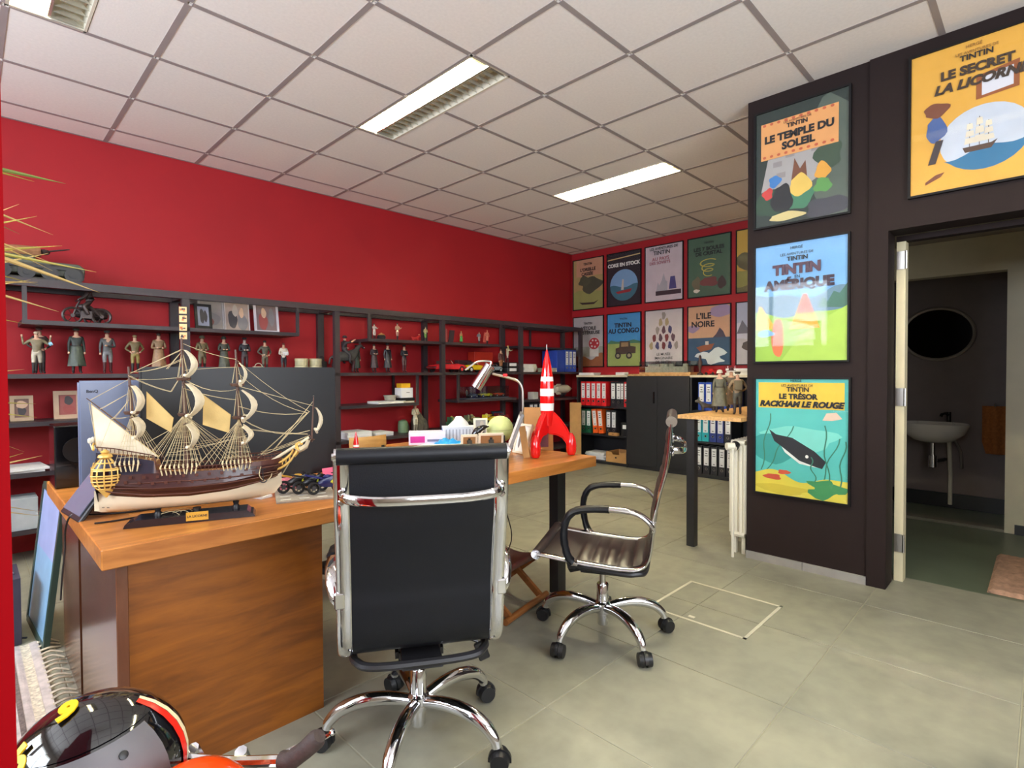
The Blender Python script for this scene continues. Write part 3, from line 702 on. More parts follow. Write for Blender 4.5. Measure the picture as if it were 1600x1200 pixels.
tin('lower round cream tin of the left stack on the second shelf', 1.975, 1.206); tin('upper round cream tin of the left stack on the second shelf', 1.975, 1.2702)
tin('lower round cream tin of the right stack beside the post', 2.105, 1.206); tin('upper round cream tin of the right stack beside the post', 2.105, 1.2702)
t = thing('camera_case', 'rounded black case on the second shelf left of the horse', 'case', (2.19, -0.14, 1.206))
MB().bb((-0.045, -0.05, 0), (0.045, 0.05, 0.13)).build('body', M_BLACK, t, bev=0.025, seg=3); MB().tube(arc((0, 0, 0.128), 0.025, 0, PI, 8, 0, 2), 0.005, 6).build('handle', M_BLACK, t)
# motorbike with sidecar and rider, dark bronze
M_BRZ = mat('dark_bronze', (66, 56, 54), 0.4, 0.4, var=0.2, scale=30)
t = thing('sidecar_model', 'dark bronze motorcycle sidecar model with rider on the upper left shelf', 'model', (0.44, -0.19, 1.549))
for x, y, r in ((-.075, -.05, .052), (.085, -.05, .052), (.05, .07, .045)):
    w = MB(); w.tube([(x+r*cos(a), y, r+r*sin(a)*0.98) for a in [2*PI*i/20 for i in range(20)]], .009, 6, closed=True)
    w.cyl((x, y-.01, r), (x, y+.01, r), .012, n=10)
    for i in range(6): w.cyl((x, y, r), (x+r*cos(i*PI/3), y, r+r*sin(i*PI/3)), .0022, n=4)
    w.build('wheel', M_BRZ, t)
b = MB(); b.tube([(-.07, -.05, .055), (-.05, -.05, .12), (-.035, -.05, .15)], .007, 6); b.tube([(-.04, -.05, .11), (.02, -.05, .115), (.085, -.05, .055)], .012, 6); b.ball((-.01, -.05, .115), (.038, .018, .02), 10); b.box((0, -.05, .06), (.06, .03, .05)); b.tube([(-.05, -.11, .155), (-.03, -.05, .155), (-.05, .01, .155)], .004, 6); b.build('motorcycle', M_BRZ, t)
prof = [(0.0, -.1), (.025, -.09), (.042, -.03), (.045, .04), (.03, .09), (0.0, .1)]
MB().lathe(prof, (.04, .04, .075), 14, T=Matrix.Rotation(PI/2, 3, 'Y')).build('sidecar', M_BRZ, t)
rider = skin_mesh('rider', {'pelvis': ((.03, -.05, .14), (.024, .02)), 'chest': ((.012, -.05, .2), (.03, .024)), 'head0': ((.005, -.05, .238), .018), 'head1': ((.003, -.05, .258), .02), 'shl': ((.01, -.085, .21), .014), 'ell': ((-.015, -.09, .175), .011), 'hl': ((-.045, -.1, .158), .009), 'shr': ((.01, -.015, .21), .014), 'elr': ((-.015, -.005, .175), .011), 'hr': ((-.045, 0, .158), .009), 'knl': ((-.02, -.09, .12), .014), 'fol': ((.01, -.095, .055), .011), 'knr': ((-.02, -.01, .12), .014), 'for': ((.01, -.008, .055), .011)},
    [('pelvis', 'chest'), ('chest', 'head0'), ('head0', 'head1'), ('chest', 'shl'), ('shl', 'ell'), ('ell', 'hl'), ('chest', 'shr'), ('shr', 'elr'), ('elr', 'hr'), ('pelvis', 'knl'), ('knl', 'fol'), ('pelvis', 'knr'), ('knr', 'for')], lambda a, b: 0, [M_BRZ])
share('rider', rider, t, (0, 0, 0))
# olive armoured vehicle on top of the shelving
t = thing('armoured_vehicle_model', 'olive armoured vehicle model lying on top of the shelving at far left', 'model', (0.16, -0.2, 1.811))
M_OLV = mat('olive_model_paint', (78, 82, 68), 0.5, var=0.18, scale=30)
MB().prism([(-.33, .035), (.24, .035), (.27, .06), (.27, .1), (.24, .125), (-.33, .125)], .2, lambda a, b, h: (a, h-.1, b)).build('hull', M_OLV, t, bev=.006)
for s in (-1, 1):
    for k in range(5):
        w = MB(); w.cyl((-.26+k*.115, s*.1, .045), (-.26+k*.115, s*.125, .045), .044, n=18); w.cyl((-.26+k*.115, s*.125, .045), (-.26+k*.115, s*.13, .045), .02, n=12); w.build('road_wheel', M_BLACK, t)
    P = [(-.3, .045)] + [(.2+.05*cos(a), .045+.045*sin(a)) for a in [-PI/2+PI*i/8 for i in range(9)]] + [(-.26-.05*sin(a), .045+.045*cos(a)) for a in [PI*i/8 for i in range(9)]]
    MB().tube([(a, s*.115, b) for a, b in P[1:]], .007, 6, closed=True, flat=2.5).build('track', M_BLACK, t)
MB().bb((-.3, -.08, .125), (.02, .08, .16)).build('superstructure', M_OLV, t, bev=.012)
b = MB(); b.tube(smooth([(-.2, 0, .175), (-.08, -.01, .19), (0.0, 0, .195), (.05, .0, .2)], 3), [.035]*9+[.03, .026, .018, .012], 8); b.build('rolled_tarpaulin', mat('brown_canvas', (150, 104, 70), 0.9, var=0.2, scale=40), t)
b = MB(); b.ball((.07, 0, .2), (.03, .02, .02), 8); b.cyl((.08, 0, .205), (.2, -.01, .235), .006, .004, 8); b.build('gun', M_BRZ, t)
# leaning photographs on the hanging shelf
def photo(label, c, w, h, frm, pic, lean=0.16, rz=0.0, mountw=0.012, th=0.014, art=None, roll=0.0, name='framed_photograph', cat='photograph', back=False):
    t = thing(name, label, cat, c, rot=(-lean, roll, rz))      # stands on its lower edge, tilted back
    b = MB(); e = mountw
    for p, q in (((-w/2, 0), (w/2, e)), ((-w/2, h-e), (w/2, h)), ((-w/2, e), (-w/2+e, h-e)), ((w/2-e, e), (w/2, h-e))): b.bb((p[0], -th/2, p[1]), (q[0], th/2, q[1]))
    b.build('frame', frm, t)
    MB().bb((-w/2+e, -th*0.1, e), (w/2-e, th/2, h-e)).build('print', pic, t)
    rr = random.Random(hash(label) % 999 if False else int(c[0]*991+c[2]*37))
    if art:
        b = MB(); k = 0
        for (x0, y0, x1, y1, ci) in art:
            k += 1; W_, H_ = w-2*e, h-2*e
            pts = [((x0+x1)/2*W_-W_/2+(x1-x0)/2*W_*cos(a)*(1+.12*sin(3*a+k)), (y0+y1)/2*H_+e+(y1-y0)/2*H_*sin(a)*(1+.1*cos(2*a+k))) for a in [2*PI*i/14 for i in range(14)]]
            b.add([(x, -th*0.1-0.0004*k, z) for x, z in pts], [tuple(range(14))], ci)
        b.build('picture', art_m, t)
    if back: MB().bar((0, th/2, h*0.75), (0, th/2+h*0.32, 0.01), 0.03, 0.004, up=(0, 1, 0)).build('easel_leg', M_CARD, t)
    else: MB().bar((0, th/2, h*0.7), (0, th/2+h*0.22, 0.05*h), 0.02, 0.004, up=(0, 1, 0)).build('easel_leg', M_BLACK, t)
    return t
art_m = [flat((58, 54, 58)), flat((170, 160, 150)), flat((110, 60, 56)), flat((150, 70, 66)), flat((206, 170, 140)), flat((120, 116, 118))]
g_ = [(.1, .05, .5, .7, 0), (.5, .0, .95, .6, 5), (.3, .5, .55, .9, 1), (.6, .45, .8, .8, 4)]
photo('small black framed photograph leaning sideways at the left of the hanging shelf', (1.16, -0.29, 1.552), 0.125, 0.19, M_BLACK, flat((140, 144, 164)), 0.12, 0.12, art=[(.2, .1, .6, .9, 0), (.55, .2, .85, .8, 0)], mountw=0.02)
photo('pale grey photograph behind the small black frame on the hanging shelf', (1.245, -0.2, 1.549), 0.19, 0.25, flat((150, 146, 148)), flat((134, 128, 126)), 0.14, 0, art=[(.1, .1, .9, .6, 5), (.3, .1, .6, .4, 2)], mountw=0.014)
photo('grey group photograph in the middle of the hanging shelf', (1.44, -0.2, 1.549), 0.195, 0.25, flat((186, 176, 174)), flat((156, 138, 128)), 0.14, 0, art=g_, mountw=0.008)
photo('white framed photograph of red clothed people, right of the hanging shelf', (1.678, -0.2, 1.549), 0.205, 0.25, flat((200, 194, 200)), flat((120, 100, 100)), 0.14, 0, art=[(.1, .0, .55, .7, 3), (.25, .5, .5, .9, 4), (.6, .2, .9, .9, 5)], mountw=0.018)
photo('small picture in a pale mount at far left of the third shelf', (0.1, -0.2, 0.901), 0.115, 0.165, flat((186, 160, 130)), flat((120, 90, 80)), 0.14, 0, art=[(.2, .1, .8, .6, 0), (.1, .5, .9, .9, 4)], mountw=0.022)
photo('reddish picture in a wide pale mount beside the grey monitor', (0.335, -0.2, 0.901), 0.15, 0.19, flat((190, 160, 132)), flat((150, 80, 74)), 0.14, 0, art=[(.2, .05, .9, .5, 3), (.3, .5, .8, .95, 0)], mountw=0.028)
# small figures on the upper shelf
def mini(label, x, h, top, legs, **k): return figure(label, (x, -0.2, 1.531), k.pop('rz', FD), h, top, legs, base=0.06, **k)
t = mini('small white figurine beside a dark round pot on the upper shelf', 2.72, 0.155, (214, 206, 190), (206, 198, 184), arms='reach', skin=(210, 190, 160))
t = thing('pot', 'small dark round pot with an ochre lid on the upper shelf', 'pot', (2.80, -0.2, 1.531))
MB().lathe([(.02, 0), (.04, .012), (.045, .03), (.036, .048), (.032, .05)]).build('body', flat((40, 36, 40), 0.3), t); MB().lathe([(.034, .048), (.03, .058), (.008, .064), (.008, .072)]).build('lid', flat((190, 140, 70)), t)
mini('small beige figurine with outstretched arm on the upper shelf', 2.99, 0.175, (198, 164, 128), (196, 150, 128), arms=('reach', 'fold'), stride=0.05)
t = thing('toy_dog', 'tiny red crouching animal figurine on the upper shelf', 'figurine', (3.20, -0.22, 1.531))
qd = lambda s: skin_mesh('body', {'hip': ((-.03*s, 0, .03*s), .012*s), 'mid': ((0, 0, .032*s), .012*s), 'chest': ((.025*s, 0, .034*s), .014*s), 'neck': ((.038*s, 0, .05*s), .009*s), 'head': ((.05*s, 0, .06*s), .012*s), 'nose': ((.068*s, 0, .055*s), .006*s), 'tail': ((-.055*s, 0, .045*s), .004*s),
    'fl': ((.025*s, .011*s, .016*s), .005*s), 'fl2': ((.026*s, .011*s, .004*s), .005*s), 'fr': ((.025*s, -.011*s, .016*s), .005*s), 'fr2': ((.026*s, -.011*s, .004*s), .005*s), 'bl': ((-.034*s, .011*s, .016*s), .006*s), 'bl2': ((-.03*s, .011*s, .004*s), .005*s), 'br': ((-.034*s, -.011*s, .016*s), .006*s), 'br2': ((-.03*s, -.011*s, .004*s), .005*s)},
    [('hip', 'mid'), ('mid', 'chest'), ('chest', 'neck'), ('neck', 'head'), ('head', 'nose'), ('hip', 'tail'), ('chest', 'fl'), ('fl', 'fl2'), ('chest', 'fr'), ('fr', 'fr2'), ('hip', 'bl'), ('bl', 'bl2'), ('hip', 'br'), ('br', 'br2')], lambda a, b: 0, [M_BLACK])
me = qd(1.0); me.materials[0] = flat((200, 40, 36)); share('body', me, t, (0, 0, 0))
e = MB(); e.ball((.046, .008, .073), .005, 6); e.ball((.046, -.008, .073), .005, 6); e.build('ears', flat((226, 150, 120)), t)
mini('small figurine with yellow top and green legs beside the post', 3.345, 0.16, (196, 186, 120), (110, 150, 70), arms='front', skin=(206, 180, 140), stride=0.05)
t = thing('easel_scene', 'tiny brown figurine scene with a dark board on the upper shelf', 'figurine', (3.68, -0.2, 1.531))
MB().bb((-.07, -.03, 0), (.1, .03, .006)).build('base', flat((170, 120, 90)), t); MB().box((-.05, 0, .08), (.022, .022, .15)).build('standing_post', flat((150, 60, 50)), t, bev=.005); MB().box((.03, .01, .075), (.07, .006, .14), T=Matrix.Rotation(0.2, 3, 'X')).build('board', flat((54, 44, 50)), t)
mini('small figurine in a long green dress on the upper shelf', 3.845, 0.135, (210, 150, 90), (70, 160, 70), coat=(70, 170, 70), hair=(226, 190, 90))
mini('small grey caped figurine left of the salmon one', 4.12, 0.145, (130, 136, 140), (150, 140, 136), arms='hips')
t = mini('small salmon pink figurine with a cape at the right of the upper shelf', 4.25, 0.17, (226, 128, 100), (222, 130, 104), arms='hips', skin=(226, 140, 110), hair=(220, 120, 90))
MB().grid([[(.03*s*(1+z*3), -.022-.02*z*4, .145-z) for s in (-1, -.5, 0, .5, 1)] for z in (0, .04, .08, .115)]).build('cape', flat((214, 100, 84)), t)
# horse with rider, black figures
t = thing('horse_statue', 'dark statue of a horse with a rider on the second shelf', 'statue', (2.40, -0.2, 1.206))
k = 0.155
hj = {'hip': ((-.62, 0, 1.0), .3), 'mid': ((-.05, 0, .98), .3), 'chest': ((.5, 0, 1.0), .27), 'neck0': ((.72, 0, 1.3), .2), 'neck1': ((.95, 0, 1.62), .14), 'head': ((1.1, 0, 1.7), .12), 'muz': ((1.36, 0, 1.48), .08), 'tail': ((-.95, 0, .95), .06), 'tail2': ((-1.05, 0, .5), .06)}
he = [('mid', 'hip'), ('mid', 'chest'), ('chest', 'neck0'), ('neck0', 'neck1'), ('neck1', 'head'), ('head', 'muz'), ('hip', 'tail'), ('tail', 'tail2')]
for s, n in ((.17, 'l'), (-.17, 'r')):
    hj.update({'fe'+n: ((.5, s, .75), .13), 'fk'+n: ((.55+s*.4, s, .42), .07), 'ff'+n: ((.5+s*.4, s, .1), .05), 'fh'+n: ((.55+s*.4, s, .04), .06), 'he'+n: ((-.55, s, .72), .15), 'hk'+n: ((-.75, s, .45), .07), 'hf'+n: ((-.68, s, .1), .05), 'hh'+n: ((-.62, s, .04), .06)})
    he += [('chest', 'fe'+n), ('fe'+n, 'fk'+n), ('fk'+n, 'ff'+n), ('ff'+n, 'fh'+n), ('hip', 'he'+n), ('he'+n, 'hk'+n), ('hk'+n, 'hf'+n), ('hf'+n, 'hh'+n)]
hj2 = {'mid': hj['mid']}; hj2.update(hj)
hm = skin_mesh('horse', {n: (tuple(c*k for c in p), r*k) for n, (p, r) in hj2.items()}, he, lambda a, b: 1 if a[:2] in ('fe', 'fk', 'ff', 'he', 'hk', 'hf') else 0, [flat((64, 62, 60)), flat((70, 34, 36))])
share('horse', hm, t, (0, 0, 0))
e = MB()
for s in (-1, 1): e.cyl((1.02*k, s*.07*k, 1.78*k), (1.03*k, s*.09*k, 1.95*k), .035*k, .008*k, 6)
e.build('ears', flat((60, 58, 56)), t)
MB().box((1.28*k, 0, 1.56*k), (.05*k, .2*k, .05*k)).build('bridle', flat((190, 186, 180)), t)
rj = {'pelvis': ((-.05, 0, 1.3), (.17, .14)), 'chest': ((-.05, 0, 1.72), (.2, .15)), 'neck': ((-.02, 0, 1.95), .07), 'head': ((0, 0, 2.1), .12), 'sl': ((-.04, .24, 1.82), .09), 'el': ((.1, .3, 1.55), .07), 'hl': ((.35, .12, 1.5), .05), 'sr': ((-.04, -.24, 1.82), .09), 'er': ((.25, -.3, 1.85), .07), 'hr': ((.6, -.25, 2.05), .05), 'kl': ((.2, .34, 1.1), .11), 'fl': ((.1, .38, .65), .07), 'tl': ((.25, .38, .6), .06), 'kr': ((.2, -.34, 1.1), .11), 'fr': ((.1, -.38, .65), .07), 'tr': ((.25, -.38, .6), .06)}
rm = skin_mesh('rider', {n: (tuple(c*k for c in p), tuple(x*k for x in r) if isinstance(r, tuple) else r*k) for n, (p, r) in rj.items()}, [('pelvis', 'chest'), ('chest', 'neck'), ('neck', 'head'), ('chest', 'sl'), ('sl', 'el'), ('el', 'hl'), ('chest', 'sr'), ('sr', 'er'), ('er', 'hr'), ('pelvis', 'kl'), ('kl', 'fl'), ('fl', 'tl'), ('pelvis', 'kr'), ('kr', 'fr'), ('fr', 'tr')], lambda a, b: 1 if b in ('head', 'hr', 'hl') else 0, [flat((44, 40, 44)), flat((200, 150, 124))])
share('rider', rm, t, (0, 0, 0))
MB().lathe([(.15*k, 0), (.14*k, .04*k), (.12*k, .12*k), (.02*k, .15*k)], (0, 0, 2.13*k), 12).build('cap', flat((36, 34, 38)), t)
figure('dark green coated figurine standing under the horse head', (2.56, -0.13, 1.206), FD, 0.26, (48, 56, 48), (50, 58, 48), coat=(56, 66, 56), hat='cap', hatcol=(40, 44, 40))
figure('slim dark figurine with pale face, first right of the horse', (2.715, -0.2, 1.206), FD, 0.275, (58, 40, 42), (70, 50, 50), coat=(64, 48, 48), arms='fold')
figure('black coated figurine in the middle of the dark row right of the horse', (2.87, -0.2, 1.206), FD, 0.28, (40, 36, 40), (44, 38, 42), coat=(50, 46, 48), hat='brim', hatcol=(34, 32, 34))
figure('dark uniformed figurine with white cuffs left of the red car', (3.07, -0.2, 1.206), FD, 0.275, (32, 30, 34), (92, 66, 62), arms='fold', hat='cap', hatcol=(30, 28, 30), boots=(60, 22, 26))
# toy cars
def car(label, loc, rz, L, col, wheelcol=(200, 200, 200), h=None, seats=(60, 50, 46), wind=True, rounded=True, name='toy_car', group=None):
    h = h or L*0.25; w = L*0.38
    t = thing(name, label, 'toy car', loc, rz, group)
    sec = [(-.5, .30, .34), (-.46, .22, .50), (-.3, .20, .60), (-.12, .20, .60), (.1, .20, .60), (.22, .20, .62), (.40, .20, .56), (.48, .22, .42), (.5, .28, .34)] if rounded else [(-.5, .25, .45), (-.47, .2, .54), (-.25, .18, .60), (.0, .18, .60), (.18, .18, .58), (.45, .2, .46), (.5, .25, .36)]
    rows = []
    for x, a, b in sec:
        ww = w/2*(0.82 if abs(x) > .45 else 1.0)
        rows.append([(x*L, -ww*.9, a*h*1.3), (x*L, -ww, (a+.1)*h*1.3), (x*L, -ww*.93, b*h*1.15), (x*L, -ww*.7, b*h*1.25), (x*L, ww*.7, b*h*1.25), (x*L, ww*.93, b*h*1.15), (x*L, ww, (a+.1)*h*1.3), (x*L, ww*.9, a*h*1.3)])
    b = MB(); b.grid([r+[r[0]] for r in rows]); b.add(rows[0], [tuple(range(8))]); b.add(rows[-1], [tuple(range(7, -1, -1))])
    b.build('body', flat(col, 0.2, coat=0.6), t)
    for s in (-1, 1):
        for x in (-.31, .31):
            q = MB(); q.cyl((x*L, s*w*.40, h*.27), (x*L, s*w*.51, h*.27), h*.27, n=16); q.cyl((x*L, s*w*.51, h*.27), (x*L, s*w*.525, h*.27), h*.15, n=12, m=1); q.build('wheel', [M_BLACK, flat(wheelcol, 0.3)], t)
    q = MB(); q.box((-.1*L, 0, h*.78), (L*.2, w*.74, h*.06)); q.box((-.2*L, 0, h*.88), (L*.04, w*.7, h*.24)); q.build('seats', flat(seats), t)
    if wind:
        q = MB(); q.add([(.06*L, -w*.4, h*.76), (.06*L, w*.4, h*.76), (-.0*L, w*.36, h*1.04), (-.0*L, -w*.36, h*1.04)], [(0, 1, 2, 3)]); q.build('windscreen', M_GLASS, t)
        q = MB(); q.tube([(.06*L, -w*.4, h*.76), (0, -w*.36, h*1.04), (0, w*.36, h*1.04), (.06*L, w*.4, h*.76)], L*.008, 6); q.build('windscreen_frame', M_CHROME, t)
    q = MB(); q.box((.505*L, 0, h*.4), (L*.02, w*.84, h*.1)); q.box((-.505*L, 0, h*.42), (L*.02, w*.84, h*.1)); q.build('bumper', M_CHROME, t)
    return t
car('red open top toy car with red wheels on the second shelf', (3.62, -0.22, 1.206), 0.05, 0.46, (206, 40, 44), (216, 60, 60), h=0.125)
car('bright yellow open toy car in front of the red file box', (4.02, -0.22, 1.206), 0.05, 0.33, (232, 196, 24), h=0.115, rounded=False)
car('pale blue grey toy car behind the lamp head', (4.33, -0.24, 1.206), 0.1, 0.22, (140, 150, 160), h=0.09)
simple_box('file_box', 'tall orange red file box on the second shelf behind the lamp', 'box', (4.25, -0.08, 1.206), (0.3, 0.12, 0.24), flat((190, 44, 24)))
simple_box('tin_box', 'small dark box behind the yellow toy car', 'box', (3.98, -0.07, 1.206), (0.2, 0.07, 0.14), flat((70, 40, 44)))
t = figure('small white figure kneeling on top of the two black albums', (4.57, -0.22, 1.325), FD, 0.2, (200, 190, 160), (206, 198, 180), arms='reach', skin=(216, 200, 130), hair=(216, 200, 120), lean=.1, stride=.08)
figure('brown standing figurine left of the black albums', (4.425, -0.25, 1.206), FD, 0.27, (80, 40, 36), (150, 100, 60), arms='down', hair=(60, 30, 30))
for k in range(2):
    t = thing('album', ('lower', 'upper')[k]+' black album with white spine label left of the shelf post', 'album', (4.553, -0.19, 1.206+0.06*k))
    MB().bb((-.09, -.14, 0), (.09, .12, .058)).build('cover', M_BLACK, t, bev=.006); MB().bb((-.06, -.1412, .012), (.06, -.14, .046)).build('label_card', M_LABEL, t)
paper_stack('leaning sheaves of paper on the second shelf of the last bay', (4.86, -0.2, 1.206), 0.2, 0.2, 5, th=0.02)
paper_stack('flat grey papers beside the blue binders', (5.36, -0.22, 1.206), 0.2, 0.24, 2, th=0.026, m=flat((190, 184, 168)))
t = thing('white_mug', 'little white pot beside the papers on the second shelf', 'pot', (5.06, -0.2, 1.206))
MB().lathe([(.03, 0), (.045, .02), (.05, .06), (.042, .1), (.038, .1), (.044, .05)]).build('body', M_OFFWHITE, t); MB().tube(arc((.048, 0, .055), .024, -PI/2, PI/2, 8, 0, 2), .006, 6).build('handle', M_OFFWHITE, t)
for k in range(3):
    binder(BLU, 'blue', 0, 0, '%s blue binder from the left, end of the second shelf' % ordn[k]).location = (5.60+0.08*k, -0.33, 1.206); bpy.context.scene.objects[-1]
    o = [x for x in COL.objects if x.name.startswith('ring_binder')][-1]; o.rotation_euler = (0, 0, PI/2); o.scale = (1, 1, .92)
simple_box('magazine_file', 'plain blue magazine file left of the blue binders', 'box', (5.47, -0.2, 1.206), (0.16, 0.26, 0.285), flat((30, 60, 150)))
# third shelf
t = book('flat white book under the grey bowl on the third shelf', (2.83, -0.24, 0.901), (0.32, 0.2, 0.022), M_WHITE); 
book('lower flat cream book at the shelf end under the black box', (3.03, -0.24, 0.901), (0.13, 0.2, 0.016), flat((214, 196, 140)))
t = thing('bowl', 'small grey ribbed bowl on the white book of the third shelf', 'bowl', (2.87, -0.24, 0.923))
MB().lathe([(.04, 0), (.055, .01), (.062, .045), (.066, .05), (.066, .056), (.056, .056), (.05, .02), (.001, .014)]).build('body', flat((150, 146, 132)), t)
MB().lathe([(.067, .046), (.069, .05), (.067, .056)]).build('rim', flat((160, 156, 142)), t)
simple_box('flat_case', 'flat black case below the white cube box', 'box', (3.03, -0.24, 0.918), (0.17, 0.16, 0.03), M_BLACK)
t = thing('cube_box', 'white cube box on the black case at the third shelf end', 'box', (3.035, -0.24, 0.949)); MB().bb((-.07, -.06, 0), (.07, .06, .1)).build('carton', M_WHITE, t, bev=.002); MB().bb((-.01, -.0605, .05), (.03, -.06, .056)).build('print', M_INK, t)
simple_box('yellow_box', 'yellow box sitting on the white cube box', 'box', (3.03, -0.24, 1.05), (0.11, 0.09, 0.045), flat((232, 176, 30)))
t = thing('model_case', 'clear display case with little cars on the third shelf', 'display case', (4.15, -0.25, 0.901))
MB().bb((-.34, -.07, 0), (.34, .07, .012)).build('base', flat((70, 72, 84)), t)
b = MB()
for p, q in (((-.34, -.07, .012), (.34, -.068, .14)), ((-.34, .068, .012), (.34, .07, .14)), ((-.34, -.07, .14), (.34, .07, .142)), ((-.34, -.07, .012), (-.338, .07, .14)), ((.338, -.07, .012), (.34, .07, .14))): b.bb(p, q)
b.build('clear_cover', glass('acrylic_cover', (236, 240, 240), add=0.05), t)
car('lemon yellow toy car inside the clear case', (4.15, -0.26, 0.914), 0.05, 0.2, (222, 206, 60), h=0.06)
car('orange red toy car at the right inside the clear case', (4.37, -0.26, 0.914), 0.05, 0.17, (220, 84, 60), h=0.06)
car('grey toy car at the left inside the clear case', (3.96, -0.26, 0.914), 0.05, 0.14, (110, 106, 110), h=0.06)
figure('tiny grey figure at the left end of the clear case', (3.87, -0.26, 0.913), FD, 0.1, (120, 112, 116), (130, 124, 128), arms='down')
t = thing('rocket_toy', 'pale grey toy space ship lying on the third shelf of the last bay', 'model', (5.55, -0.28, 0.92))
MB().lathe([(.03, -.15), (.05, -.14), (.055, -.05), (.055, .1), (.03, .16), (.012, .19), (.002, .22)], (0, 0, .056), 18, T=Matrix.Rotation(PI/2, 3, 'Y')).build('body', flat((190, 180, 160)), t)
for a in (0, 2.1, 4.2): MB().box((-.12, .07*cos(a), .056+.055*sin(a)), (.09, .05, .008), T=Matrix.Rotation(a, 3, 'X')).build('fin', flat((180, 170, 150)), t)
MB().bb((-.1, -.03, -.02), (.06, .03, .004)).build('cradle', M_BLACK, t)
simple_box('label_carton', 'small white labelled carton on the third shelf by the lamp arm', 'box', (4.98, -0.27, 0.861), (0.09, 0.1, 0.09), flat((190, 186, 180)))
for k in range(4):
    binder(BLK, 'black', 0, 0, '%s black binder from the left on the low shelf behind the lamp' % ordn[k]).location = (4.87+0.082*k, -0.34, 0.501)
    o = [x for x in COL.objects if x.name.startswith('ring_binder')][-1]; o.rotation_euler = (0.05*(k > 1), 0, PI/2)
# fourth shelf
figure('white hooded figurine with a rifle on the low shelf', (3.19, -0.22, 0.581), FD, 0.29, (206, 196, 166), (214, 206, 178), arms='fold', hat='helmet', hatcol=(150, 150, 120), held='rifle', boots=(150, 140, 120))
t = thing('rock_model', 'dark rocky scenery with a green side on the low shelf', 'model', (3.21, -0.12, 0.581))
b = MB()
for x, r, hh in ((-.1, .06, .13), (.08, .075, .2), (.15, .06, .13)): b.lathe([(r, 0), (r*1.02, hh*.4), (r*.8, hh*.75), (r*.35, hh)], (x, 0, 0), 9)
b.build('rocks', mat('grey_rock', (86, 82, 70), 0.9, var=0.3, scale=30, bump=0.5, bscale=40), t)
MB().lathe([(.05, 0), (.052, .08), (.045, .12), (.02, .13)], (-.13, -.03, 0), 9).build('green_rock', flat((104, 130, 96)), t)
MB().cyl((.02, -.02, .1), (.05, .02, .34), .006, n=6).build('pole', flat((130, 110, 80)), t)
paper_stack('pale papers on the low shelf behind the wooden chair', (2.48, -0.2, 0.581), 0.24, 0.26, 3, th=0.022)
paper_stack('second sheaf of pale papers on the low shelf behind the wooden chair', (2.76, -0.2, 0.581), 0.22, 0.2, 2, th=0.02)
def jeep(label, x, col, crew, y=-0.24):
    t = thing('military_model', label, 'model', (x, y, 0.581))
    b = MB(); b.box((0, 0, .06), (.22, .1, .035)); b.box((.07, 0, .085), (.09, .08, .03)); b.box((-.06, 0, .1), (.02, .09, .06)); b.build('body', flat(col), t, bev=.006)
    for s in (-1, 1):
        for xx in (-.075, .075): MB().cyl((xx, s*.045, .035), (xx, s*.065, .035), .035, n=14).build('wheel', M_BLACK, t)
    for i, cc in enumerate(crew):
        me = skin_mesh('crew_member', {'p': ((-.04+.05*i, 0, .08), .017), 'c': ((-.04+.05*i, 0, .115), .02), 'h': ((-.038+.05*i, 0, .145), .014), 'e': ((-.02+.05*i, .025, .105), .009), 'w': ((.0+.05*i, .015, .11), .008), 'e2': ((-.02+.05*i, -.025, .105), .009), 'w2': ((.0+.05*i, -.015, .11), .008)}, [('p', 'c'), ('c', 'h'), ('c', 'e'), ('e', 'w'), ('c', 'e2'), ('e2', 'w2')], lambda a, b: 0, [flat(cc)])
        share('crew_member', me, t, (0, 0, 0))
    MB().bar((-.02, 0, .12), (.02, 0, .125), .08, .004).build('windscreen_bar', flat(col), t)
    return t
jeep('green toy field car with a yellow headed driver on the low shelf', 3.70, (66, 110, 74), [(190, 180, 90)])
jeep('grey green toy car with two crew on the low shelf', 3.98, (120, 126, 90), [(110, 100, 90), (180, 160, 110)], -0.2)
jeep('yellow toy racing car on the low shelf behind the paper box', 4.2, (226, 202, 50), [(206, 180, 120)], -0.27)
t = jeep('dark red toy car on the low shelf beside the tablet', 4.46, (110, 26, 30), [], -0.2)
t = thing('dark_tablet', 'dark framed tablet leaning back on the low shelf', 'tablet', (4.58, -0.1, 0.581), rot=(-0.5, 0, 0)); MB().bb((-.11, -.006, 0), (.11, .006, .16)).build('body', M_BLACK, t, bev=.004); MB().bb((-.095, -.0065, .014), (.095, -.006, .146)).build('screen', flat((70, 82, 100), 0.15), t)
# grey papers and box low left behind the glass panel
simple_box('grey_carton', 'pale grey carton low on the shelf at far left', 'box', (0.05, -0.25, 0.221), (0.22, 0.2, 0.2), flat((170, 176, 180)))
paper_stack('white papers on the low shelf at far left', (0.08, -0.2, 0.581), 0.3, 0.24, 2, th=0.014)
